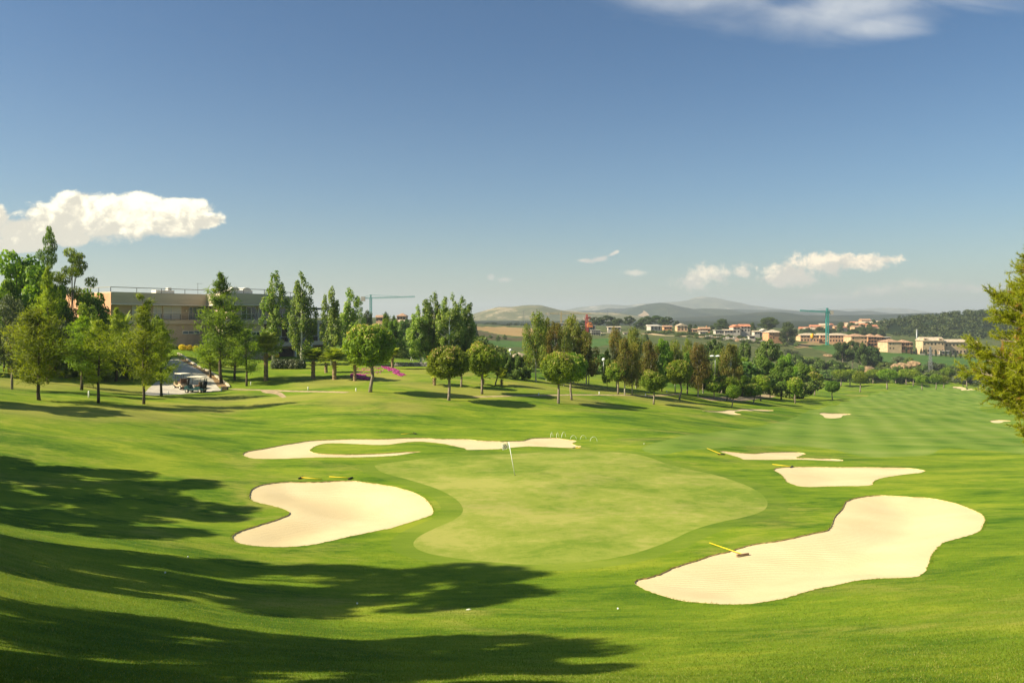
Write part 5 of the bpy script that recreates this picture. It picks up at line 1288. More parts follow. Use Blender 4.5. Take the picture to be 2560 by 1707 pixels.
# garage openings in the undercroft
def on(a_, b_, t0, t1, z0, z1, off, th=0.12):
    """thin box on the wall line a->b from t0 to t1, standing 'off' before it"""
    t = (b_ - a_).normalized(); nn = Vector((t.y, -t.x))
    p_, q_ = lerp(a_, b_, t0) + nn * off, lerp(a_, b_, t1) + nn * off
    r_, s_ = p_ - nn * th, q_ - nn * th
    vs = [(v.x, v.y, z) for z in (z0, z1) for v in (p_, q_, s_, r_)]
    return vs, [(3, 2, 1, 0), (4, 5, 6, 7), (0, 1, 5, 4), (1, 2, 6, 5), (2, 3, 7, 6), (3, 0, 4, 7)]
for (t0, t1) in ((0.22, 0.52), (0.6, 0.8)):
    mb = MB(); mb.add(*on(wb2[0], wb2[2], t0, t1, -8.4, -5.2, 0.03)); hpart(mb, 'garage_opening', M['dark_room'])
def window(a_, b_, t0, t1, z0, z1, pane, panes=2, fw=0.09):
    L_ = (b_ - a_).length; mb = MB(); f_ = fw / L_
    mb.add(*on(a_, b_, t0, t1, z1 - fw, z1, 0.06)); mb.add(*on(a_, b_, t0, t1, z0, z0 + fw, 0.06))
    for k in range(panes + 1):
        c_ = t0 + (t1 - t0) * k / panes; x0 = min(max(c_ - f_ / 2, t0), t1 - f_); mb.add(*on(a_, b_, x0, x0 + f_, z0 + fw, z1 - fw, 0.058))
    o = hpart(mb, 'window', M['white_trim'])
    g_ = MB(); g_.add(*on(a_, b_, t0 + f_ * .5, t1 - f_ * .5, z0 + fw * .5, z1 - fw * .5, 0.03, 0.02)); hpart(g_, 'pane', pane, o)
    return o
U0, U1, U2, U3, U4, U5 = upw
def tu(u, a_, b_):
    """parameter along plan line a-b seen in photo column u"""
    s = (u - CU) / F; d_ = b_ - a_
    return (s * a_.y - a_.x) / (d_.x - s * d_.y)
window(U0, U1, tu(383, U0, U1), tu(404, U0, U1), 0.15, 2.25, M['shutter'], 2)
window(U0, U1, tu(408, U0, U1), tu(453, U0, U1), 0.15, 2.25, M['shutter'], 2)
window(U0, U1, tu(471, U0, U1), tu(513, U0, U1), 0.05, 2.2, M['glass_sky'], 4)
window(U0, U1, tu(330, U0, U1), tu(352, U0, U1), 0.15, 2.25, M['shutter'], 2)
window(U2, U3, tu(603, U2, U3), tu(640, U2, U3), 0.05, 2.3, M['glass'], 3)
window(U2, U3, tu(646, U2, U3), tu(658, U2, U3), 0.05, 2.3, M['glass'], 1)
window(U4, U5, 0.35, 0.6, 0.05, 2.2, M['glass'], 2)
L0, L1, L2, L3 = low
window(L0, L1, tu(456, L0, L1), tu(499, L0, L1), -2.35, -1.75, M['glass_sky'], 3)
window(L2, L3, tu(560, L2, L3), tu(590, L2, L3), -2.6, -1.9, M['glass_sky'], 2)
window(L2, L3, tu(628, L2, L3), tu(652, L2, L3), -2.6, -1.9, M['glass'], 2)
for (t0, t1) in ((0.12, 0.38), (0.48, 0.66), (0.74, 0.9)): window(wb[0], wb[2], t0, t1, -3.9, -1.3, M['glass_sky'], 3)
for u_, a_, b_ in ((293, U0, U1), (463, U0, U1), (599, U2, U3), (643, U2, U3)):
    mb = MB(); t = tu(u_, a_, b_); mb.add(*on(a_, b_, t, t + 0.012, 1.35, 1.65, 0.2, 0.2)); hpart(mb, 'wall_lamp', M['white_trim'])
# open service ducts under the parapet are skipped
# railings
def railing(line, z0, hgt, spacing, name, bars=0, mat='metal_dark', top='metal_grey', w=0.07, topw=0.12):
    mb = MB()
    for a_, b_ in zip(line[:-1], line[1:]):
        L_ = (b_ - a_).length; n = max(1, round(L_ / spacing))
        for k in range(n + 1):
            p_ = lerp(a_, b_, k / n); mb.bar((p_.x, p_.y, z0), (p_.x, p_.y, z0 + hgt), w)
        for j in range(bars):
            z = z0 + hgt * (j + 1) / (bars + 1); mb.bar((a_.x, a_.y, z), (b_.x, b_.y, z), 0.035)
    o = hpart(mb, name, M[mat])
    mb = MB()
    for a_, b_ in zip(line[:-1], line[1:]): mb.bar((a_.x, a_.y, z0 + hgt), (b_.x, b_.y, z0 + hgt), topw, 0.1)
    hpart(mb, 'handrail', M[top], o)
roofline = [B0] + inset(front, 0.15)
railing(roofline, 4.3, 0.72, 4.2, 'roof_railing', 0)
railing(inset([P0, P1, P2, P3], 0.12), 0.0, 0.95, 1.6, 'balcony_railing', 3)
railing(inset([P4, P5, P6], 0.12), 0.0, 0.95, 1.8, 'balcony_railing', 3)
railing(inset([P4, P5, P6], 0.12), -4.0, 0.95, 1.8, 'terrace_railing', 3)
# terrace pergola at the right end
mb = MB(); pa, pb = lerp(P5, P6, 0.12), lerp(P5, P6, 0.92)
mb.prism([tuple(p) for p in (pa, pb, pb + back * 6, pa + back * 6)], 2.0, 2.35); pg = hpart(mb, 'pergola', M['metal_dark'])
mb = MB()
for p_ in (pa, pb, pb + back * 5.8, pa + back * 5.8): mb.bar((p_.x, p_.y + .2, 0), (p_.x, p_.y + .2, 2.0), 0.14)
hpart(mb, 'post', M['metal_dark'], pg)
# rooftop: plant box, twin barrel skylights, antenna
def roofpt(u, a_, b_, inn): 
    t = tu(u, a_, b_); p_ = lerp(a_, b_, t); d_ = (b_ - a_).normalized(); return p_ + Vector((-d_.y, d_.x)) * inn, d_
p_, d_ = roofpt(430, P0, P1, 2.5)
Mx = Matrix.Translation((p_.x, p_.y, 4.3)) @ Matrix.Rotation(math.atan2(d_.y, d_.x), 4, 'Z')
mb = MB(); mb.box(-1.6, -0.5, 0, 1.6, 0.9, 0.55, M=Mx); mb.box(0.6, -0.3, 0.55, 1.2, 0.4, 1.0, M=Mx); hpart(mb, 'rooftop_unit', M['roof_white'], bevel=0.02)
p_, d_ = roofpt(618, P2, P3, 3.5)
Mx = Matrix.Translation((p_.x, p_.y, 4.3)) @ Matrix.Rotation(math.atan2(d_.y, d_.x) + 0.25, 4, 'Z')
mb = MB(); mb.box(-2.6, -1.2, 0, 2.6, 1.4, 0.62, M=Mx); hpart(mb, 'rooftop_unit', M['roof_white'], bevel=0.02)
for k in (-1.3, 1.3):
    mb = MB(); arc = [(k + 0.95 * math.cos(a_ * math.pi / 10), 0.62 + 0.45 * math.sin(a_ * math.pi / 10)) for a_ in range(11)]
    vs = [Mx @ Vector((x, -1.25, z)) for x, z in arc] + [Mx @ Vector((x, 1.45, z)) for x, z in arc]
    mb.add(vs, [(i, i + 1, i + 12, i + 11) for i in range(10)] + [tuple(range(11))[::-1], tuple(range(11, 22)), (0, 11, 21, 10)])
    hpart(mb, 'barrel_skylight', M['roof_white'])
p_, d_ = roofpt(520, P0, P1, 3.0)
mb = MB(); mb.tube([(p_.x, p_.y, 4.3), (p_.x, p_.y, 6.3)], 0.03, 6)
for k in range(4): mb.bar((p_.x - .1 + .25 * k, p_.y - .35 + .05 * k, 6.2), (p_.x - .1 + .25 * k, p_.y + .35 - .05 * k, 6.2), 0.025)
mb.bar((p_.x - .2, p_.y, 6.2), (p_.x + .8, p_.y, 6.2), 0.025); hpart(mb, 'antenna', M['metal_dark'])

# planting round the house
def flower_dome(label, p_, s, mat, cat, group=None, name='flowering_shrub', n=900, leaf=0.06, seed=0, flat=0.6):
    r = np.random.default_rng(700 + seed); C = [(r.uniform(-.16, .16) * s, r.uniform(-.16, .16) * s, 0.35 * s) for _ in range(6)]; Rd = [(0.5 * s, 0.5 * s, flat * s * .8)] * 6
    o = link(name, crown_mesh(name, M[mat], C, Rd, n, leaf, leaf * .7, r, 0.3, 0.3), None, p_); return tag(o, label, cat, group)
for i, u in enumerate((455, 472, 490)):
    d_ = 123.5; p_ = at(u, d_); flower_dome(ordl(i, 3) + ' yellow flower clump against the clubhouse base', p_ + Vector((0, 0, .1)), 0.95, 'f_yellow', 'flowers', 'yellow flower clumps at the clubhouse base', 'flower_clump', 700, 0.07, i)
for i, u in enumerate((668, 675, 684, 692)):
    p_ = at(u, 130); flower_dome(ordl(i, 4) + ' pale yellow flower clump behind the lavender', p_ + Vector((0, 0, .5)), 0.7, 'f_yellow', 'flowers', 'yellow flower clumps behind the lavender', 'flower_clump', 500, 0.06, 10 + i)
for i, u in enumerate((690, 703, 716, 730, 744, 752)):
    p_ = at(u, 116); flower_dome(ordl(i, 6) + ' mound of grey lavender left of the palms', p_, 1.25, 'f_lav', 'shrub', 'grey lavender mounds left of the palms', 'lavender', 1100, 0.16, 20 + i, 0.9)
def carpet(label, px, n, seed, mat='f_pink', h=0.12):
    """low flowering ground cover inside a photo outline"""
    r = np.random.default_rng(seed); poly = world_poly(px, 0.5); lo, hi = poly.min(0), poly.max(0)
    q_ = r.uniform(lo, hi, (n * 3, 2)); q_ = q_[inside(poly, q_)][:n]
    keep = vnoise(q_[:, 0] * 2.2, q_[:, 1] * 2.2, seed) > -0.1; q_ = q_[keep]
    P_ = np.column_stack([q_, Hxy(q_[:, 0], q_[:, 1]) + r.uniform(0, h, len(q_))])
    V, Fc = leaf_quads(P_, np.tile([0.0, -0.3, 1.0], (len(P_), 1)), 0.10, 0.08, r, None, 0.5)
    o = link('flower_carpet', mesh_np('flower_carpet', V, Fc, M[mat], tint=np.repeat(r.random(len(P_)) * .85, 4))); tag(o, label, 'flowers', None, 'stuff')
carpet('pink flower carpet running down the slope right of the largest round pine', zoompts([(360, 1062), (430, 1068), (520, 1090), (600, 1130), (670, 1180), (640, 1192), (560, 1170), (470, 1125), (400, 1090)], 880, 700, 4.9), 3600, 31)
carpet('pink flower carpet between the dark palm trunk and the largest round pine', zoompts([(0, 1150), (90, 1150), (160, 1170), (225, 1215), (190, 1235), (110, 1215), (30, 1205), (-20, 1180)], 880, 700, 4.9), 2200, 32)
carpet('sparse pink flowers on the bare bank behind the largest round pine', zoompts([(60, 1090), (220, 1070), (330, 1075), (380, 1120), (300, 1160), (150, 1150), (60, 1130)], 880, 700, 4.9), 350, 33)
# ------------------------------------------------------------------ far buildings
M['brick'] = surf('orange hollow brick', (0.60, 0.30, 0.15), 0.9, 0.12, 0.6)
M['brick_pale'] = surf('pale salmon brick', (0.62, 0.38, 0.22), 0.9, 0.12, 0.5)
M['cream_wall'] = surf('cream plaster', (0.54, 0.39, 0.24), 0.9, 0.08, 0.4)
M['white_wall'] = surf('white plaster', (0.47, 0.42, 0.36), 0.9, 0.08, 0.4)
M['tile'] = surf('clay roof tiles', (0.40, 0.24, 0.15), 0.9, 0.2, 0.8)
M['tile_red'] = surf('red roof tiles', (0.50, 0.20, 0.11), 0.9, 0.2, 0.8)
M['tile_pale'] = surf('dusty roof tiles', (0.50, 0.40, 0.29), 0.9, 0.15, 0.8)
M['opening'] = surf('dark window opening', (0.035, 0.028, 0.024), 0.9, 0.1)
def bld(name, u0, u1, d, vfoot, vtop, label, cat='house', wall='cream_wall', roof='tile', roof_h=1.2, kind='hip', depth=10, rz=0.0, floors=2, ncol=3, group=None, win='opening', eave=0.6, wcols=None, ww=1.1, wh=1.4, chimney=False):
    """house whose front spans photo columns u0-u1 at distance d, wall foot at vfoot and wall top at vtop"""
    w = (u1 - u0) / F * d; x = ((u0 + u1) / 2 - CU) / F * d; z0 = (CV - vfoot) / F * d; h = (vfoot - vtop) / F * d
    o = empty(name, (x, d, z0), label, cat, group, rz)
    mb = MB(); mb.box(-w / 2, 0, -4, w / 2, depth, h); mb.build('wall', M[wall], o)
    e = eave; mb = MB(); a0, b0, a1, b1 = -w / 2 - e, -e, w / 2 + e, depth + e
    if kind == 'hip':
        rl = max(0.3, (a1 - a0 - (b1 - b0)) / 2); cy = (b0 + b1) / 2
        vs = [(a0, b0, h + .002), (a1, b0, h + .002), (a1, b1, h + .002), (a0, b1, h + .002), (-rl, cy, h + roof_h), (rl, cy, h + roof_h)]
        mb.add(vs, [(3, 2, 1, 0), (0, 1, 5, 4), (1, 2, 5), (2, 3, 4, 5), (3, 0, 4)])
    elif kind == 'gable':     # ridge along x
        cy = (b0 + b1) / 2
        vs = [(a0, b0, h + .002), (a1, b0, h + .002), (a1, b1, h + .002), (a0, b1, h + .002), (a0, cy, h + roof_h), (a1, cy, h + roof_h)]
        mb.add(vs, [(3, 2, 1, 0), (0, 1, 5, 4), (1, 2, 5), (2, 3, 4, 5), (3, 0, 4)])
    elif kind == 'front_gable':
        vs = [(a0, b0, h + .002), (a1, b0, h + .002), (a1, b1, h + .002), (a0, b1, h + .002), (0, b0, h + roof_h), (0, b1, h + roof_h)]
        mb.add(vs, [(3, 2, 1, 0), (0, 1, 4), (1, 2, 5, 4), (2, 3, 5), (3, 0, 4, 5)])
    elif kind == 'shed':
        vs = [(a0, b0, h + .002), (a1, b0, h + .002), (a1, b1, h + .002), (a0, b1, h + .002), (a0, b1, h + roof_h), (a1, b1, h + roof_h)]
        mb.add(vs, [(3, 2, 1, 0), (0, 1, 5, 4), (2, 3, 4, 5), (1, 2, 5), (3, 0, 4)])
    else: mb.box(a0, b0, h + .002, a1, b1, h + roof_h)
    rf = mb.build('roof', M[roof], o)
    if chimney: c = MB(); c.box(w * .2, depth * .4, h + .3, w * .2 + .7, depth * .4 + .7, h + roof_h + 1.0); c.build('chimney', M[wall], rf)
    fh_ = h / floors
    cols = wcols or [(k + 0.5) / ncol for k in range(ncol)]
    for fl in range(floors):
        for ci, c in enumerate(cols):
            xx = -w / 2 + w * c; small = (ci % 3 == 1 and fl == floors - 1)
            hw, hh = (ww * .42, wh * .3) if small else (ww * .5, wh * .5)
            zc = fh_ * fl + fh_ * 0.52 + (0.25 if small else 0) - (0.25 if fl == 0 else 0)
            m2 = MB(); m2.box(xx - hw, -0.04, zc - hh, xx + hw, 0.25, zc + hh); m2.build('window', M[win], o)
    return o
def B(*a, **k): return bld(*a, **k)
# row of unfinished houses behind the teal crane
GU = 'unfinished terraced blocks under the teal crane'
B('terraced_house', 2001, 2048, 640, 853, 838, 'unfinished salmon brick block left of the teal crane, behind the orange silo', 'house', 'brick_pale', 'tile_pale', 1.6, 'hip', 10, 0, 2, 6, GU)
B('terraced_house', 2050, 2071, 650, 853.5, 838, 'narrow unfinished brick block directly behind the teal crane mast', 'house', 'brick_pale', 'tile_pale', 1.6, 'gable', 10, 0, 2, 3, GU)
B('terraced_house', 2073, 2124, 645, 855, 838, 'long unfinished brick block just right of the teal crane', 'house', 'brick_pale', 'tile_pale', 1.6, 'hip', 10, 0, 2, 7, GU)
B('apartment_block', 2128, 2168, 600, 868, 841, 'plain salmon gable block at the right end of the unfinished row', 'building', 'brick_pale', 'tile', 2.0, 'hip', 14, 0, 3, 3, None, wcols=[0.12, 0.7, 0.9], ww=.9)
o = B('apartment_block', 2170, 2192, 612, 864, 842, 'first shaded stepped brick block receding behind the salmon gable', 'building', 'brick', 'tile', 2.2, 'hip', 9, 0, 3, 3, None, ww=1.8, wh=1.7)
B('apartment_block', 2192, 2210, 628, 862, 843, 'second shaded stepped brick block receding to the right', 'building', 'brick', 'tile', 2.2, 'hip', 9, 0, 3, 3, None, ww=1.7, wh=1.6)
B('apartment_block', 2210, 2226, 645, 860, 844, 'last shaded brick block, with a pale flat roof slab', 'building', 'brick_pale', 'white_wall', 0.6, 'flat', 9, 0, 3, 3, None, ww=1.6, wh=1.5)
# cream corner house
o = B('villa', 2219, 2254, 585, 874.5, 855, 'cream villa with a wide hipped tile roof, left part of a pair', 'house', 'cream_wall', 'tile', 2.1, 'hip', 16, 0, 2, 2, None, wcols=[0.18, 0.42], ww=.8, wh=1.2)
B('villa', 2255, 2282, 588, 874, 856, 'shaded wing of the cream villa with tall glazed openings', 'house', 'brick_pale', 'tile', 1.8, 'hip', 14, 0, 2, 6, None, ww=1.1, wh=2.2)
# finished terrace on the right
GT = 'finished cream terraced houses by the cypress row'
B('terraced_house', 2307, 2361, 575, 884, 852, 'tallest cream terraced house with dormers, left of its row', 'house', 'cream_wall', 'tile_pale', 2.6, 'gable', 10, 0, 2, 6, GT)
for uu in (2314, 2352):
    o_ = [x for x in COL.objects if x.name.startswith('terraced_house') and 'dormers' in x.get('label', '')][0]
    mb = MB(); xx = (uu - 2334) / F * 575; h = 32 / F * 575; mb.box(xx - 1.5, 0.0, h + .1, xx + 1.5, 3.2, h + 1.7); mb.build('dormer', M['cream_wall'], o_)
    mb = MB(); mb.box(xx - .45, -.04, h + .5, xx + .45, .2, h + 1.3); mb.build('window', M['opening'], o_)
B('terraced_house', 2362, 2416, 578, 886, 855, 'middle cream terraced house, one step lower', 'house', 'cream_wall', 'tile_pale', 1.9, 'gable', 10, 0, 2, 6, GT)
B('terraced_house', 2417, 2448, 580, 887, 859, 'lowest cream terraced house, beside the foreground pine', 'house', 'cream_wall', 'tile_pale', 1.9, 'gable', 10, 0, 2, 3, GT)
mb = MB(); d = 572
for i in range(9): 
    x0 = (2300 + i * 17 - CU) / F * d; z = (CV - 889 - i * .7) / F * d; mb.box(x0, d, z - 2, x0 + 16.9 / F * d, d + .4, z + 1.5)
tag(mb.build('garden_wall', M['concrete']), 'long low garden wall in front of the terraced houses', 'wall')
B('shed', 2353, 2372, 572, 884, 878, 'white shed behind the cypress row', 'shed', 'white_wall', 'white_wall', 0.4, 'flat', 4, 0, 1, 2)
# hamlet on the ridge
B('house', 1626, 1654, 660, 823, 815, 'white house with a stepped gable under the dark pines', 'house', 'white_wall', 'white_wall', 1.0, 'shed', 9, 0.2, 2, 3)
B('house', 1660, 1680, 670, 823, 817, 'low brick house in the shade of the dark pines', 'house', 'brick', 'tile', 1.2, 'gable', 8, 0, 1, 3)
B('house', 1693, 1719, 650, 825, 815, 'gabled brick house with a pale front, between two dark trees', 'house', 'brick_pale', 'tile_pale', 2.0, 'front_gable', 9, 0, 2, 3)
B('house', 1731, 1750, 650, 829, 824, 'long low brick shed left of the grey roofed house', 'shed', 'brick_pale', 'tile', .8, 'gable', 7, 0, 1, 3)
B('house', 1751, 1775, 650, 829, 822, 'low brown house with a clay roof beside the brick shed', 'house', 'brick', 'tile', 1.4, 'gable', 8, 0, 1, 4, chimney=True)
B('house', 1750, 1770, 625, 833, 829, 'white low outbuilding in front of the brown house', 'shed', 'white_wall', 'tile_pale', .6, 'shed', 5, 0, 1, 3)
B('house', 1789, 1810, 630, 834, 826, 'white flat roofed house left of the dome-shaped pine', 'house', 'white_wall', 'concrete', .4, 'flat', 7, 0, 1, 4)
B('house', 1811, 1832, 640, 832, 826, 'grey roofed bungalow under the dome-shaped pine', 'house', 'white_wall', 'tile_pale', .9, 'gable', 7, 0, 1, 3)
B('house', 1833, 1851, 640, 831, 818, 'biggest white house, gable part on the left', 'house', 'white_wall', 'tile_red', 2.0, 'front_gable', 12, 0, 2, 2)
B('house', 1852, 1876, 645, 828, 816, 'biggest white house, wing with a red roof on the right', 'house', 'white_wall', 'tile_red', 1.8, 'gable', 11, 0, 2, 3)
B('house', 1886, 1900, 620, 835, 829, 'small white house under the umbrella pine, left', 'house', 'white_wall', 'tile_pale', .8, 'gable', 7, 0, 1, 2)
B('house', 1905, 1917, 620, 834, 827, 'small white gabled house under the umbrella pine, right', 'house', 'white_wall', 'white_wall', 1.6, 'front_gable', 7, 0, 1, 2)
B('house', 1921, 1958, 600, 848, 831, 'square orange brick house with a dusty hipped roof', 'house', 'brick', 'tile_pale', 2.0, 'hip', 11, 0.1, 2, 4, wcols=[.15, .35, .8], ww=.8)
B('hut', 1873, 1888, 600, 846, 840, 'white open fronted hut among the rubble', 'hut', 'white_wall', 'white_wall', .3, 'flat', 4, 0, 1, 1, ww=3, wh=1.2)
# hilltop houses left, by the far crane
B('house', 992, 1014, 460, 800, 790, 'pale villa with a flat hipped roof on the left skyline', 'house', 'brick_pale', 'tile', 1.6, 'hip', 10, 0, 1, 3)
B('house', 940, 956, 450, 803, 793, 'small brown house on the left skyline beside the dark round tree', 'house', 'brick_pale', 'tile', 1.2, 'gable', 9, 0, 1, 3)
B('house', 996, 1012, 440, 812, 804, 'terrace house below the skyline villa', 'house', 'brick', 'tile_pale', 1.0, 'gable', 9, 0, 1, 3)
# unfinished frame building by the red crane
def frame_building(u0, u1, d, vfoot, vtop, label, fl):
    w = (u1 - u0) / F * d; x = ((u0 + u1) / 2 - CU) / F * d; z0 = (CV - vfoot) / F * d; h = (vfoot - vtop) / F * d
    o = empty('building_frame', (x, d, z0), label, 'building')
    for k in range(fl):
        zz = h * (k + 1) / fl; mb = MB(); mb.box(-w / 2, 0, zz - .35, w / 2, 9, zz); mb.build('floor_slab', M['concrete'], o)
    n = 6
    for k in range(n):
        for y in (0.4, 8.2):
            mb = MB(); xx = -w / 2 + .3 + (w - 1) * k / (n - 1); mb.box(xx, y, -4, xx + .4, y + .4, h - .36); mb.build('column', M['concrete'], o)
    mb = MB(); mb.box(-w / 2 + .5, 4.2, -3, w / 2 - .5, 4.6, h - .36); mb.build('wall', M['opening'], o)
frame_building(1452, 1490, 640, 827, 814, 'grey concrete building frame beside the red crane', 2)
frame_building(1478, 1503, 600, 835, 825, 'dark low concrete frame right of the red crane foot', 2)
B('house', 1398, 1418, 700, 816, 808, 'white flat building behind the olive eucalyptus', 'building', 'white_wall', 'white_wall', .5, 'flat', 8, 0, 1, 3)
B('wall_block', 1520, 1552, 640, 822, 818, 'long pale low building under the dark pine grove', 'building', 'white_wall', 'tile_pale', .6, 'shed', 6, 0, 1, 4)
B('wall_block', 1506, 1528, 620, 838, 833, 'tan low site building right of the concrete frame', 'building', 'cream_wall', 'tile_pale', .4, 'flat', 6, 0, 1, 3)
B('wall_block', 1560, 1576, 610, 838, 832, 'pale site hut at the start of the dirt road', 'hut', 'white_wall', 'tile_pale', .4, 'flat', 5, 0, 1, 2)
# distant village climbing the hill
rv = np.random.default_rng(91); vill = []
for (u, v) in [(2012, 832), (2022, 829), (2038, 826), (2046, 830), (2060, 822), (2078, 819), (2094, 823), (2104, 820), (2118, 815), (2130, 818), (2136, 813), (2146, 826), (2152, 815), (2158, 820), (2166, 810), (2171, 816), (2184, 825), (2192, 827), (2203, 812), (2214, 816), (2028, 834), (2112, 826)]: vill.append((u, v))
vill.sort()
hw = MB(); hw.box(-6, 0, -8, 6, 9, 4.6); vw = [hw.mesh('wall', M[m_]) for m_ in ('white_wall', 'brick_pale', 'cream_wall')]
hr = MB(); hr.add([(-6.6, -.6, 4.61), (6.6, -.6, 4.61), (6.6, 9.6, 4.61), (-6.6, 9.6, 4.61), (-6.6, 4.5, 6.8), (6.6, 4.5, 6.8)], [(3, 2, 1, 0), (0, 1, 5, 4), (1, 2, 5), (2, 3, 4, 5), (3, 0, 4)]); vr = [hr.mesh('roof', M[m_]) for m_ in ('tile_red', 'tile', 'tile_pale')]
wn = MB(); wn.box(-4.4, -.05, 1.4, -3.0, .2, 3.0); w1 = wn.mesh('window', M['opening']); wn = MB(); wn.box(2.6, -.05, 1.4, 4.2, .2, 3.0); w2 = wn.mesh('window', M['opening'])
for i, (u, v) in enumerate(vill):
    d = 980 - (v - 810) * 6; o = empty('village_house', ((u - CU) / F * d, d, (CV - v) / F * d), 'small far house in the village on the hill behind the teal crane', 'house', 'village houses on the hill', rv.uniform(-.6, .6))
    o.scale = (rv.uniform(.5, .95),) * 3; link('wall', vw[i % 3], o); link('roof', vr[(i * 7) % 3], o); link('window', w1, o); link('window', w2, o)
for i in range(34):
    u = 2000 + 215 * rv.random(); v = 838 - rv.uniform(0, 1) * max(3, min(26, (u - 1990) * 0.16)); d = 960 - (v - 810) * 6
    p_ = Vector(((u - CU) / F * d, d, (CV - v) / F * d - 3)); plant('village_tree', 'dark_round', p_, rv.uniform(6, 10), rv.uniform(7, 13), 'small dark tree between the far village houses', 'tree', 'trees between the village houses')
# land mass the village stands on
vh = MB(); pr = [(1960, 836), (2000, 834), (2060, 827), (2110, 821), (2160, 815), (2210, 815), (2260, 822), (2330, 835)]
vs = []
for (u, v) in pr: vs += [((u - CU) / F * 830, 830, -25), ((u - CU) / F * 900, 900, (CV - v - 5) / F * 900), ((u - CU) / F * 1010, 1010, (CV - v + 3) / F * 1010), ((u - CU) / F * 1100, 1100, -25)]
fs = []
for i in range(len(pr) - 1):
    for k in range(3): fs.append((i * 4 + k, i * 4 + k + 1, i * 4 + k + 5, i * 4 + k + 4))
vh.add(vs, fs); tag(vh.build('village_hill', M['hill_wood'], None, True), 'low hill carrying the far village', 'hill', None, 'structure')

# ------------------------------------------------------------------ cranes, pylons, silo
M['teal'] = surf('teal crane paint', (0.03, 0.30, 0.27), 0.5, 0.1)
M['crane_red'] = surf('red crane paint', (0.50, 0.06, 0.035), 0.5, 0.1)
M['crane_yellow'] = surf('faded yellow crane paint', (0.50, 0.36, 0.12), 0.5, 0.1)
M['steel'] = surf('galvanised steel', (0.30, 0.31, 0.32), 0.5, 0.1, metal=0.4)
M['orange'] = surf('orange plastic', (0.80, 0.38, 0.02), 0.5, 0.08)
M['orange_red'] = surf('orange formwork', (0.70, 0.20, 0.04), 0.6, 0.08)
def lattice(mb, a, b, w, n, t):
    a, b = Vector(a), Vector(b); d_ = (b - a).normalized(); up_ = Vector((0, 0, 1)) if abs(d_.z) < .9 else Vector((0, 1, 0))
    x = d_.cross(up_).normalized() * w / 2; y = x.normalized().cross(d_) * w / 2; c = [x + y, x - y, -x - y, -x + y]
    for q_ in c: mb.bar(a + q_, b + q_, t)
    for k in range(n):
        p0, p1 = a + (b - a) * k / n, a + (b - a) * (k + 1) / n
        for j in range(4):
            mb.bar(p0 + c[j], p1 + c[(j + 1) % 4], t * .7); mb.bar(p1 + c[j], p1 + c[(j + 1) % 4], t * .7)
def crane(u, vfoot, vjib, vtip, uj0, uj1, d, mat, label, slope=0.0, wid=1.8, t=0.35, cw='concrete'):
    k = 1 / F * d; x = (u - CU) * k; z0 = (CV - vfoot) * k; hj = (vfoot - vjib) * k
    o = empty('tower_crane', (x, d, z0), label, 'crane')
    mb = MB(); lattice(mb, (0, 0, -3), (0, 0, hj), wid, 16, t); mb.build('mast', M[mat], o)
    mb = MB(); lattice(mb, (0, 0, hj), (0, 0, (vfoot - vtip) * k), wid * .6, 3, t * .8); mb.build('tower_head', M[mat], o)
    L0, L1 = (uj0 - u) * k, (uj1 - u) * k
    far_, near_ = (L0, L1) if abs(L0) > abs(L1) else (L1, L0)
    mb = MB(); lattice(mb, (0, -.3, hj), (far_, -.3, hj + abs(far_) * slope), wid * .6, 18, t * .7); mb.build('jib', M[mat], o)
    mb = MB(); lattice(mb, (0, .3, hj), (near_, .3, hj), wid * .7, 5, t * .7); mb.build('counter_jib', M[mat], o)
    mb = MB(); mb.box(near_ * .8 - 1.2, -.6, hj - 2.0, near_ * .8 + 1.2, 1.0, hj + .9); mb.build('counterweight', M[cw], o)
    mb = MB(); top_ = (0, 0, (vfoot - vtip) * k); mb.bar(top_, (far_ * .65, -.3, hj + abs(far_) * .65 * slope + .5), .14); mb.bar(top_, (near_ * .85, .3, hj + .5), .14); mb.build('tie_rod', M[mat], o)
crane(2068, 856, 780, 770, 2000, 2082, 620, 'teal', 'teal tower crane standing over the unfinished terraced houses', 0.055, 1.7, .34, 'white_wall')
crane(927, 800, 745, 737, 903, 1037, 520, 'teal', 'thin teal tower crane with a long jib over the left skyline', 0.03, 1.2, .2)
crane(1403, 815, 784, 779, 1363, 1478, 820, 'crane_yellow', 'faded yellow tower crane with its jib across the grassy hill', 0.0, 1.3, .24)
crane(1467, 835, 795, 786, 1461, 1476, 640, 'crane_red', 'red tower crane seen end on beside the concrete frame', 0.1, 2.0, .36)
x = (1475 - CU) / F * 632; mb = MB(); mb.box(x - 2.2, 632, (CV - 818) / F * 632, x + 2.2, 635, (CV - 809) / F * 632); mb.box(x - 1.5, 631.5, (CV - 809) / F * 632, x + 1.2, 634, (CV - 806) / F * 632)
tag(mb.build('formwork_panel', M['orange_red'], bevel=.1), 'orange formwork stacked at the red crane', 'panel')
d = 605; x = (2030.5 - CU) / F * d; z = (CV - 850) / F * d
so_ = empty('cement_silo', (x, d, z), 'bright orange cement silo in front of the unfinished row', 'silo')
mb = MB(); mb.lathe([(.3, 0.6), (1.2, 1.8), (1.25, 4.2), (.9, 4.7), (.1, 4.9)], 14); mb.build('tank', M['orange'], so_, True)
mb = MB()
for sx in (-1, 1):
    for sy in (-1, 1): mb.bar((sx * .9, sy * .9, -1.5), (sx * .9, sy * .9, 2.0), .14)
mb.build('leg', M['steel'], so_)
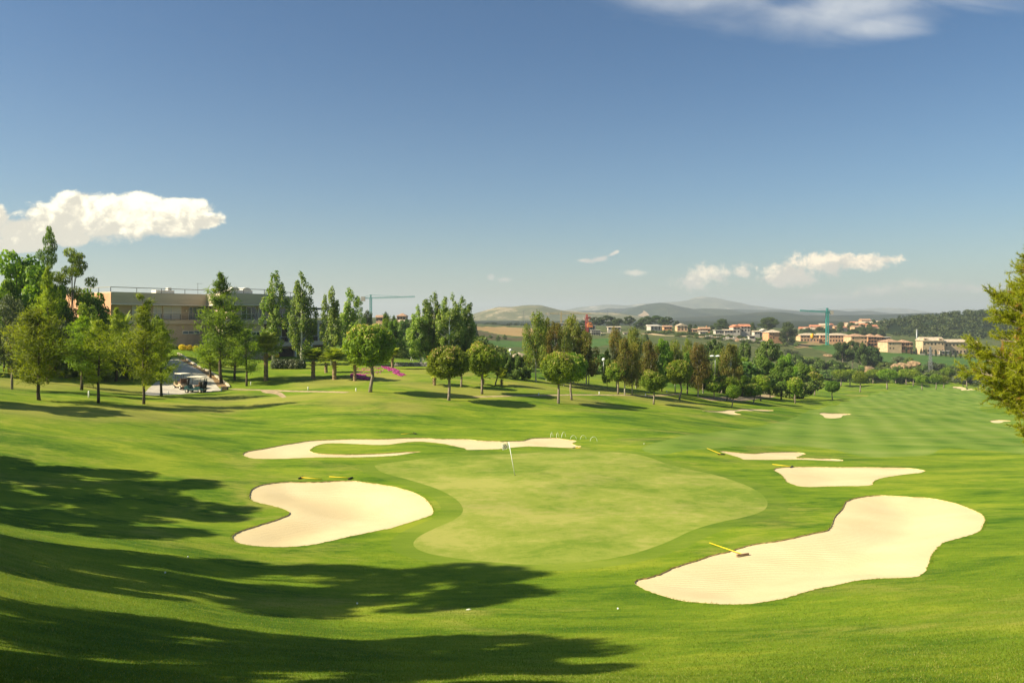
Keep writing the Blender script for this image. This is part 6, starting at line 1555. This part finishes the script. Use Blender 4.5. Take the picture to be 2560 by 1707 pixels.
def pylon(u, vf, vt, d, label, arms=True, w=3.0):
    k = 1 / F * d; x = (u - CU) * k; z0 = (CV - vf) * k; h = (vf - vt) * k; o = empty('pylon', (x, d, z0), label, 'pylon')
    mb = MB(); c = [(-1, -1), (1, -1), (1, 1), (-1, 1)]
    for a_, b_ in c: mb.bar((a_ * w / 2, b_ * w / 2, -3), (a_ * .25, b_ * .25, h), .16)
    for i in range(7):
        f0, f1 = i / 7, (i + 1) / 7; r0, r1 = w / 2 * (1 - f0) + .25 * f0, w / 2 * (1 - f1) + .25 * f1
        for j in range(4):
            a_, b_ = c[j], c[(j + 1) % 4]; mb.bar((a_[0] * r0, a_[1] * r0, h * f0), (b_[0] * r1, b_[1] * r1, h * f1), .1)
    mb.build('mast', M['steel'], o)
    if arms:
        mb = MB()
        for f_, L_ in ((.72, 3.4), (.84, 2.8), (.95, 2.2)): mb.bar((-L_, 0, h * f_), (L_, 0, h * f_), .18); 
        mb.build('cross_arm', M['steel'], o)
pylon(1309, 812, 776, 900, 'lattice pylon before the grassy hill, left of the eucalyptus')
pylon(1184, 812, 793, 1300, 'small distant pylon beside the poplar clump')
pylon(1519, 795, 777, 1500, 'distant pylon rising above the dark pine grove')
pylon(1672, 800, 772, 1500, 'distant pylon before the dark wooded hill')
pylon(2326, 914, 866, 400, 'slim lattice pylon on the meadow below the terraced houses', False, 1.4)
x = (2292 - CU) / F * 640; z = (CV - 866) / F * 640; mb = MB(); mb.tube([(x, 640, z - 2), (x, 640, (CV - 823) / F * 640)], [.7, .5], 8); tag(mb.build('pole', M['steel'], None, True), 'tall grey pole between the cream villa and the terrace', 'pole')
# rubble along the dirt road
r = np.random.default_rng(55); mb = MB()
for i in range(150):
    u = r.uniform(1765, 1925); d = r.uniform(585, 606); p_ = at(u, d); s = r.uniform(.35, 1.3); z = (CV - 848) / F * d
    mb.box(p_.x - s, d - s * .6, p_.z - .3, p_.x + s, d + s * .6, p_.z + s * r.uniform(.5, 1.5), int(r.integers(0, 3)))
tag(mb.build('rubble', [M['concrete'], M['brick_pale'], M['white_wall']]), 'heaps of rubble and pallets beside the dirt road', 'rubble', None, 'stuff')
# eroded banks by the stream
M['clay'] = surf('eroded clay', (0.27, 0.18, 0.10), 0.95, 0.3, 0.35, bump=.5, bscale=1.5)
def bank(u, v, d, w, h, seed, label):
    r = np.random.default_rng(seed); k = 1 / F * d; x = (u - CU) * k; z = (CV - v) * k; bm = bmesh.new(); bmesh.ops.create_icosphere(bm, subdivisions=4, radius=1)
    for vv in bm.verts:
        c = vv.co; nz = float(vnoise(np.array([c.x * 2.2]), np.array([c.z * 1.2 + c.y]), seed)[0]); f_ = 1 + .42 * nz
        vv.co = Vector((c.x * w * k / 2 * f_, c.y * 6 * f_, c.z * h * k / 2 * (1 + .12 * nz)))
    me = bpy.data.meshes.new('eroded_bank'); bm.to_mesh(me); bm.free(); me.materials.append(M['clay']); me.polygons.foreach_set('use_smooth', [True] * len(me.polygons))
    tag(link('eroded_bank', me, None, (x, d, z)), label, 'bank', None, 'structure')
bank(2168, 926, 395, 30, 22, 1, 'tan eroded bank below the broad dark pine')
bank(2242, 918, 400, 12, 18, 2, 'narrow tan eroded bank left of the meadow')
bank(2258, 914, 402, 8, 14, 3, 'small tan eroded bank beside the meadow')
bank(2287, 910, 404, 9, 14, 4, 'tan eroded bank at the meadow edge')
for (u_, v_) in ((2150, 932), (2183, 934), (2236, 928), (2250, 926), (2266, 928), (2294, 925)):
    d_ = 388; tree_px('shrub', 'scrub', u_, v_ + 10, v_ - 12, 22, 'dull green shrub in front of the eroded banks', 'shrub', 'shrubs in front of the eroded banks', d=d_)
bank(2072, 889, 460, 20, 7, 5, 'small tan eroded bank under the bare slope')

# ------------------------------------------------------------------ course furniture
M['white_paint'] = surf('white paint', (0.82, 0.82, 0.78), 0.5, 0.03)
M['flag_cloth'] = foliage('white flag cloth', (0.86, 0.84, 0.82), (0.86, 0.84, 0.82), None, 0.5, 0.0)
M['flag_print'] = surf('grey mauve print', (0.50, 0.38, 0.44), 0.8, 0.1)
M['yellow'] = surf('yellow rake handle', (0.80, 0.56, 0.02), 0.5, 0.05)
M['black'] = surf('black plastic', (0.025, 0.025, 0.022), 0.6, 0.1)
M['brown'] = surf('brown rake head', (0.28, 0.17, 0.10), 0.7, 0.1)
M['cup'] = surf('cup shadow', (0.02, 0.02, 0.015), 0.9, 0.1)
fp = hit(1288, 1188)
fo = empty('flagstick', fp, 'white flagstick with a white printed flag standing in the hole', 'flagstick')
lean = (1272 - 1288) / F * fp.y; hh = (1188 - 1105) / F * fp.y
mb = MB(); mb.tube([(0, 0, -.15), (lean, 0, hh)], 0.02, 8); mb.build('pole', M['white_paint'], fo, True)
Vf, Ff = [], []
for i in range(9):
    for j in range(5):
        s_, t_ = i / 8, j / 4; x = lean * (0.99 - .16 * (1 - t_)) - 0.46 * s_; z = hh - 0.02 - .36 * (1 - t_) - .12 * s_ - .02 * math.sin(3 * s_); Vf.append((x, 0.07 * math.sin(5 * s_ + t_), z))
Ff = [(i * 5 + j, i * 5 + j + 1, i * 5 + j + 6, i * 5 + j + 5) for i in range(8) for j in range(4)]
mb = MB(); mb.add(Vf, Ff); fl = mb.build('flag', M['flag_cloth'], fo, True)
mb = MB()
def fpnt(s_, t_, off): 
    x = lean * (0.99 - .16 * (1 - t_)) - 0.46 * s_; return (x, 0.07 * math.sin(5 * s_ + t_) + off, hh - 0.02 - .36 * (1 - t_) - .12 * s_ - .02 * math.sin(3 * s_))
for off in (-.006, .006):
    for c0, c1, c2, c3 in (((.42, .15), (.62, .9), (.5, .95), (.35, .45)), ((.6, .1), (.8, .75), (.7, .8), (.52, .3)), ((.82, .2), (.95, .5), (.9, .6), (.75, .3))):
        mb.add([fpnt(*c, off) for c in (c0, c1, c2, c3)], [(0, 1, 2, 3)])
mb.build('emblem', M['flag_print'], fl)
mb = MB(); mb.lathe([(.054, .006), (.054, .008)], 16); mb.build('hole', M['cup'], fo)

def rake(u0, v0, u1, v1, label, head='black', hw=0.55):
    """rake lying with its handle end at (u0,v0) and its head at (u1,v1)"""
    def surf_pt(u, v):
        p_ = hit(u, v); q_ = np.array([[p_.x, p_.y]])
        for k, pl in bunk.items():
            if inside(pl, q_)[0]: p_.z -= bunk_lip[k] + bunk_dish.get(k, .05) * (1 - math.exp(-(edge_dist(pl, q_)[0] / 2.2) ** 2))
        return p_
    a_, b_ = surf_pt(u0, v0), surf_pt(u1, v1); o = empty('rake', b_, label, 'rake', 'bunker rakes')
    d_ = (a_ - b_); s_ = Vector((-d_.y, d_.x, 0)).normalized()
    mb = MB(); mb.tube([(0, 0, .07), d_ + Vector((0, 0, .05))], .02, 8); mb.build('handle', M['yellow'], o, True)
    mb = MB(); mb.bar(s_ * -hw / 2 + Vector((0, 0, .06)), s_ * hw / 2 + Vector((0, 0, .06)), .07, .06)
    n = 11
    for k in range(n): p_ = s_ * hw * (k / (n - 1) - .5); mb.bar(p_ + Vector((0, 0, .05)), p_ + Vector((0, 0, -.05)), .02)
    mb.build('rake_head', M[head], o)
rake(805, 1199.5, 752, 1196, 'yellow rake on the grass behind the left bunker, left of two')
rake(823, 1193.5, 876, 1197, 'yellow rake on the grass behind the left bunker, right of two')
rake(1003, 1086.5, 1037, 1085, 'yellow rake lying on the grass beyond the back bunker')
rake(1768, 1122, 1803, 1137.5, 'yellow rake lying left of the thin pointed bunker')
rake(1931, 1162, 1979, 1167, 'yellow rake at the back edge of the wide flat bunker')
rake(1774, 1360, 1857, 1384, 'long yellow rake with a brown head in the largest bunker', 'brown', .6)
rake(1451, 1121, 1438, 1119, 'short seen yellow rake at the right tip of the back bunker')
# wire hoops at the right end of the back bunker
hoops = [(1379.5, 1093, .32, 1.2), (1394, 1093.5, .32, 1.2), (1409, 1094, .36, 1.0), (1433.5, 1098, .26, 0.1), (1458, 1098, .26, .3), (1484, 1103, .30, .2)]
for i, (u, v, rr, rot) in enumerate(hoops):
    p_ = hit(u, v); mb = MB(); mb.tube([(rr * math.cos(a_), 0, rr * 1.35 * math.sin(a_) - .02) for a_ in np.linspace(0, math.pi, 14)], .011, 6)
    o = mb.build('hoop', M['white_paint'], None, True, p_); o.rotation_euler = (0, 0, rot); tag(o, ordl(i, 6) + ' of six thin white wire hoops behind the back bunker', 'hoop', 'wire hoops behind the back bunker')
# white marker posts
posts = [(222, 994, 17), (420, 987, 9), (553, 978, 9), (627, 963, 9), (770, 975, 8), (890, 978, 8), (1347, 989, 7), (1498, 986, 7), (1614, 989, 6), (1667, 981, 5), (1757, 983, 4.5), (1507, 932, 5)]
for i, (u, v, hp) in enumerate(posts):
    p_ = hit(u, v); h = hp / F * p_.y; mb = MB(); rr = max(.055, h * .11); mb.lathe([(rr, -.2), (rr, h - .03), (rr * .6, h)], 10)
    tag(mb.build('marker_post', M['white_paint'], None, True, p_), ordl(i, len(posts)) + ' short white marker post along the cart path', 'post', 'white marker posts')
M['ball'] = surf('golf ball', (0.86, 0.86, 0.84), 0.3, 0.01)
for (u, v, lb) in ((413, 1434, 'white golf ball on the sunlit ridge at left'), (893, 1511, 'white golf ball in the shade below the left bunker'), (1545, 1524, 'white golf ball on sunlit grass below the largest bunker'), (470, 1394, 'white golf ball in the grass below the left bunker'), (1610, 1110, 'white golf ball on the fairway right of the green')):
    p_ = hit(u, v); mb = MB(); s_ = 0.03; mb.lathe([(s_ * math.sin(a_), s_ - s_ * math.cos(a_)) for a_ in np.linspace(.15, math.pi - .15, 9)], 12); tag(mb.build('golf_ball', M['ball'], None, True, p_ + Vector((0, 0, .012))), lb, 'ball', 'golf balls on the grass')
p_ = hit(1171, 1524); mb = MB(); mb.add([(-.08, 0, .012), (.01, -.03, .03), (.09, .01, .012), (.01, .04, .025), (-.08, 0, .0), (.01, -.03, .0), (.09, .01, .0), (.01, .04, .0)], [(0, 1, 2, 3), (4, 7, 6, 5), (0, 4, 5, 1), (1, 5, 6, 2), (2, 6, 7, 3), (3, 7, 4, 0)]); tag(mb.build('paper_scrap', M['white_paint'], None, False, p_), 'crumpled white scrap in the shaded hollow', 'paper')

# goal, stone wall, lamps, hut behind
p_ = at(1040, 128); d = 128; k = d / F
go = empty('goal', (p_.x, d, (CV - 902) * k), 'white football goal on the terrace behind the stone wall', 'goal')
x0, x1 = (1032 - 1040) * k, (1058 - 1040) * k; h = 25 * k
mb = MB(); mb.bar((x0, 0, 0), (x0, 0, h), .1); mb.build('post', M['white_paint'], go)
mb = MB(); mb.bar((x1, 0, 0), (x1, 0, h), .1); mb.build('post', M['white_paint'], go)
mb = MB(); mb.bar((x0 - .06, 0, h + .05), (x1 + .06, 0, h + .05), .1); mb.build('crossbar', M['white_paint'], go)
mb = MB(); mb.bar((x0, 0, h), (x0 - .45, 1.0, 0), .07); mb.bar((x1, 0, h), (x1 - .3, 1.2, 0), .07); mb.build('brace', M['white_paint'], go)
M['dry_stone'] = surf('dry stone', (0.30, 0.28, 0.25), 0.95, 0.35, 3.0, bump=1.0, bscale=5)
mb = MB(); r = np.random.default_rng(8)
u = 986.0
while u < 1068:
    d = 118; w_ = r.uniform(.5, 1.0); x = (u - CU) / F * d; z = (CV - 913) / F * d
    for j in range(2): s_ = r.uniform(.22, .34); mb.box(x + .1 * j, d + r.uniform(-.08, .08), z - .2 + j * .3, x + w_, d + .5, z + .12 + j * .3)
    u += w_ / d * F
tag(mb.build('stone_wall', M['dry_stone'], bevel=.06), 'low dry stone wall between two poplar trunks', 'wall')
M['lamp_glass'] = surf('white lamp globe', (0.80, 0.80, 0.76), 0.3, 0.02)
def lamp(u, vf, vt, d, label, double=False):
    k = d / F; p_ = Vector(((u - CU) * k, d, (CV - vf) * k)); h = (vf - vt) * k; o = empty('street_lamp', p_, label, 'lamp')
    mb = MB(); mb.tube([(0, 0, -.5), (0, 0, h - .4)], [.07, .05], 8); mb.build('pole', M['steel'], o, True)
    if double:
        for sx in (-1, 1):
            mb = MB(); mb.lathe([(.1, 0), (.45, .1), (.42, .22), (.05, .3)], 12, (sx * .5, 0, h - .35)); mb.bar((0, 0, h - .4), (sx * .5, 0, h - .3), .06); mb.build('lamp_head', M['lamp_glass'], o, True)
    else:
        mb = MB(); mb.lathe([(.24 * math.sin(a_), -.24 * math.cos(a_)) for a_ in np.linspace(.2, math.pi - .1, 9)], 14, (0, 0, h - .22)); mb.build('globe', M['lamp_glass'], o, True)
lamp(1276, 892, 872, 116, 'slim lamp with a white globe above the dark hedge')
lamp(1788, 925, 887, 138, 'lamp with two pale heads between the brown eucalyptus', True)
lamp(1509, 925, 895, 112, 'thin grey lamp post beside the bright green sapling')
M['thatch'] = surf('pale thatch', (0.34, 0.28, 0.20), 0.95, 0.2, 4, bump=.8, stretch=(3, 3, .5))
p_ = Vector(((1298 - CU) / F * 118, 118, (CV - 912) / F * 118)); ho = empty('thatched_parasol', p_, 'pale thatched parasol roof showing above the dark hedge', 'parasol')
mb = MB(); mb.lathe([(1.45, 1.2), (.8, 1.55), (.05, 1.85)], 16); mb.build('canopy', M['thatch'], ho); mb = MB(); mb.tube([(0, 0, -.3), (0, 0, 1.5)], .06, 8); mb.build('pole', M['bark_dark'], ho)
mb = MB(); mb.box(-.35, -.25, 0, .35, .25, .42); tag(mb.build('utility_box', M['bark_dark'], None, False, hit(562, 975), bevel=.02), 'small dark box at the corner of the road and cart path', 'box')
# kerb along the gutter
for nm, pxs in (('kerb', road_out),):
    w_ = [hit(u, v) for u, v in pxs]; mb = MB()
    for a_, b_ in zip(w_[:-1], w_[1:]):
        n = max(1, int((b_ - a_).length / 1.5))
        for j in range(n): p0, p1 = a_ + (b_ - a_) * j / n, a_ + (b_ - a_) * (j + 1) / n; p0.z, p1.z = float(Hxy(p0.x, p0.y)[0]), float(Hxy(p1.x, p1.y)[0]); mb.bar(p0 + Vector((0, 0, .06)), p1 + Vector((0, 0, .06)), .28, .22)
    tag(mb.build('kerb', M['kerb']), 'pale kerb along the outer side of the stone gutter', 'kerb', None, 'structure')

# ------------------------------------------------------------------ golf carts
M['cart_paint'] = surf('dark green cart body', (0.025, 0.085, 0.085), 0.3, 0.08, spec=.6)
M['cart_roof'] = surf('cream cart roof', (0.80, 0.74, 0.60), 0.5, 0.03)
M['cart_tan'] = surf('tan cart body', (0.50, 0.38, 0.25), 0.4, 0.06)
M['vinyl'] = surf('brown vinyl seat', (0.16, 0.085, 0.05), 0.5, 0.1)
M['bag'] = surf('black golf bag', (0.02, 0.02, 0.022), 0.6, 0.1)
def cart(p_, rz, label, body, seat='vinyl', bags=2):
    o = empty('golf_cart', p_, label, 'golf cart', None, rz)
    mb = MB(); pr = [(-1.15, .3), (1.05, .3), (1.2, .5), (1.1, .78), (.75, .92), (.55, .5), (-.05, .45), (-.1, .72), (-.75, .72), (-.8, .5), (-1.15, .5)]
    vs = [(x, -.55, z) for x, z in pr] + [(x, .55, z) for x, z in pr]; n = len(pr)
    mb.add(vs, [tuple(range(n)), tuple(range(n, 2 * n))[::-1]] + [(i, i + n, (i + 1) % n + n, (i + 1) % n) for i in range(n)]); mb.build('body', M[body], o, bevel=.03)
    for sx in (-.78, .8):
        for sy in (-.55, .55):
            mb = MB(); a = np.linspace(0, 2 * math.pi, 17)[:-1]
            mb.tube([(sx, sy - .09, .23), (sx, sy + .09, .23)], .23, 16); wl = mb.build('wheel', M['black'], o, True)
            mb = MB(); mb.tube([(sx, sy - .1, .23), (sx, sy + .1, .23)], .11, 12); mb.build('rim', M['cart_roof'], wl)
    mb = MB(); mb.box(-.6, -.52, .73, 0, .52, .88); mb.box(-.72, -.52, .8, -.6, .52, 1.28); mb.build('seat', M[seat], o, bevel=.04)
    mb = MB(); mb.box(-1.05, -.6, 1.82, .75, .6, 1.9); mb.build('roof', M['cart_roof'], o, bevel=.03)
    mb = MB()
    for sy in (-.52, .52): mb.bar((.72, sy, .9), (.62, sy, 1.83), .035); mb.bar((-.75, sy, .7), (-.9, sy, 1.83), .035)
    mb.build('roof_post', M['black'], o)
    mb = MB(); mb.tube([(.45 + .16 * math.sin(t) * .4, .25 + .18 * math.cos(t), 1.08 + .16 * math.sin(t)) for t in np.linspace(0, 2 * math.pi, 15)], .015, 6); mb.bar((.7, .25, .85), (.45, .25, 1.08), .03); mb.build('steering_wheel', M['black'], o)
    for i in range(bags):
        mb = MB(); sy = -.25 + .5 * i; mb.tube([(-1.0, sy, .45), (-1.15, sy, 1.3)], [.15, .17], 10); bg_ = mb.build('golf_bag', M['bag'], o, True)
        mb = MB()
        for j in range(5): mb.bar((-1.15 + .05 * math.cos(j * 1.3), sy + .07 * math.sin(j * 1.3), 1.3), (-1.19 + .07 * math.cos(j * 1.3), sy + .1 * math.sin(j * 1.3), 1.58 + .03 * j), .03)
        mb.build('club', M['steel'], bg_)
pc = hit(487, 982); cart(pc + Vector((0, .3, 0)), 3.05, 'dark green golf cart with a cream roof and black bags on the road', 'cart_paint')
pc = hit(450, 973); cart(pc + Vector((0, .6, 0)), 2.4, 'tan golf cart half hidden behind the dark feathery pine', 'cart_tan', 'vinyl', 1)

# ------------------------------------------------------------------ golfers far down the fairway
def person_mat(name, top, legs):
    m_, t, out = new_mat(name); tc_ = t.new('ShaderNodeTexCoord'); sp = t.new('ShaderNodeSeparateXYZ'); t.l.new(tc_.outputs['Object'], sp.inputs[0]); z = sp.outputs[2]
    c = t.mix(t.m('GREATER_THAN', z, .92), legs, top); c = t.mix(t.m('GREATER_THAN', z, 1.46), c, (.45, .27, .18)); c = t.mix(t.m('LESS_THAN', z, .08), c, (.8, .8, .78))
    ax = t.m('ABSOLUTE', sp.outputs[0]); arm = t.m('MULTIPLY', t.m('GREATER_THAN', ax, .2), t.m('MULTIPLY', t.m('LESS_THAN', z, 1.16), t.m('GREATER_THAN', z, .6))); c = t.mix(arm, c, (.45, .27, .18))
    b = t.new('ShaderNodeBsdfPrincipled'); b.inputs['Roughness'].default_value = .8; t.l.new(c, b.inputs['Base Color']); t.l.new(b.outputs[0], out.inputs[0]); return m_
def person(p_, label, top, legs, rz, swing):
    J = {'pel': (0, 0, .95, .13), 'wst': (0, 0, 1.1, .12), 'chs': (0, .0, 1.32, .145), 'nck': (0, -.01, 1.49, .055), 'hd': (0, -.03, 1.58, .085), 'top': (0, -.02, 1.72, .075)}
    E = [('pel', 'wst'), ('wst', 'chs'), ('chs', 'nck'), ('nck', 'hd'), ('hd', 'top')]
    for s, n in ((-1, 'l'), (1, 'r')):
        J['h' + n] = (s * .1, 0, .9, .09); J['k' + n] = (s * .12, -.04 * s - .02, .5, .062); J['a' + n] = (s * .13, .03 - .05 * s, .09, .045); J['t' + n] = (s * .14, -.14 - .05 * s, .04, .04)
        J['s' + n] = (s * .19, 0, 1.40, .06); J['e' + n] = (s * .26, -.05 - swing * .1, 1.13, .045); J['w' + n] = (s * (.22 - .1 * swing), -.18 - swing * .2, .92, .032); J['f' + n] = (s * (.2 - .12 * swing), -.22 - swing * .22, .82, .03)
        E += [('pel', 'h' + n), ('h' + n, 'k' + n), ('k' + n, 'a' + n), ('a' + n, 't' + n), ('chs', 's' + n), ('s' + n, 'e' + n), ('e' + n, 'w' + n), ('w' + n, 'f' + n)]
    ks = list(J); me = bpy.data.meshes.new('person'); me.from_pydata([J[k][:3] for k in ks], [(ks.index(a), ks.index(b)) for a, b in E], [])
    o = link('person', me, None, p_); o.rotation_euler = (0, 0, rz); sm = o.modifiers.new('skin', 'SKIN'); sb = o.modifiers.new('sub', 'SUBSURF'); sb.levels = sb.render_levels = 2
    for i, k in enumerate(ks): me.skin_vertices[0].data[i].radius = (J[k][3],) * 2; me.skin_vertices[0].data[i].use_root = (k == 'pel')
    me.materials.append(person_mat('golfer ' + label[:12], top, legs)); tag(o, label, 'person', 'golfers on the far green')
person(hit(2456, 971), 'golfer in a pale blue shirt and dark trousers, left of two', (.55, .65, .75), (.03, .03, .035), .3, 0)
person(hit(2463, 972), 'golfer in a white shirt and dark trousers, right of two', (.8, .8, .78), (.05, .045, .04), -.5, 1)
def trolley(u, v, label):
    p_ = hit(u, v); o = empty('golf_trolley', p_, label, 'golf trolley', 'golf trolleys by the far green')
    for sy in (-.35, .35):
        mb = MB(); mb.tube([(0, sy - .03, .16), (0, sy + .03, .16)], .16, 12); mb.build('wheel', M['black'], o, True)
    mb = MB(); mb.bar((0, -.35, .16), (0, .35, .16), .04); mb.bar((0, 0, .16), (-.5, 0, 1.05), .04); mb.build('frame', M['steel'], o)
    mb = MB(); mb.tube([(.1, 0, .2), (-.3, 0, 1.1)], [.16, .18], 10); mb.build('golf_bag', M['bag'], o, True)
trolley(2408, 967, 'black golf trolley left of the distant bunker edge'); trolley(2418, 974, 'black golf trolley in front of the distant bunker'); trolley(2446, 973, 'golf trolley beside the two golfers')

# ------------------------------------------------------------------ turf blades near the camera and round the bunkers
M['blade'] = foliage('grass blades', (0.095, 0.150, 0.008), (0.215, 0.258, 0.018), (0.36, 0.31, 0.10), 0.4, 0.0)
def blades(name, q_, h, wd, r, label, lean=0.5):
    n = len(q_); z = Hxy(q_[:, 0], q_[:, 1]); b0 = np.column_stack([q_, z - .004]); a_ = r.uniform(0, 6.28, n); s_ = np.column_stack([np.cos(a_), np.sin(a_), np.zeros(n)])
    hh_ = h * r.uniform(.5, 1.3, n)[:, None]; tip_ = b0 + np.column_stack([r.normal(0, lean, n), r.normal(0, lean, n), np.ones(n)]) * hh_; w_ = (wd * r.uniform(.6, 1.3, n))[:, None]
    V = np.stack([b0 - s_ * w_, b0 + s_ * w_, tip_], 1).reshape(-1, 3)
    k = 0.5 + 0.30 * vnoise(q_[:, 0] * 1.4, q_[:, 1] * 1.4, 5); t = np.clip(k + r.normal(0, .22, n), 0, .88); t[r.random(n) < .05] = 1.0
    tag(link(name, mesh_np(name, V, np.arange(3 * n).reshape(-1, 3), M['blade'], tint=np.repeat(t, 3))), label, 'grass', None, 'stuff')
r = np.random.default_rng(404); n = 330000
d = 11.5 * np.exp(r.random(n) ** 1.15 * math.log(34 / 11.5)); u = r.uniform(-120, 2680, n); q_ = np.column_stack([(u - CU) / F * d, d])
bad = np.zeros(n, bool)
for p_ in list(bunk.values())[:5] + [collar]: bad |= inside(p_, q_)
q_ = q_[~bad]; blades('grass', q_, 0.040, 0.0055, r, 'short mown grass blades covering the near slope')
qs = []
for k in ('left', 'back', 'right_back', 'right_mid', 'right_front'):
    p_ = offset_poly(bunk[k], .05); p_ = p_[~inside(bunk[k], p_)]; m_ = len(p_); idx = r.integers(0, m_, m_ * 9); sel = vnoise(p_[idx, 0] * .9, p_[idx, 1] * .9, 9) + r.normal(0, .4, len(idx)) > -.1
    qs.append(p_[idx][sel] + r.normal(0, .05, (sel.sum(), 2)))
blades('rough_grass', np.vstack(qs), 0.055, 0.008, r, 'longer grass tufts fringing the bunker edges', .6)
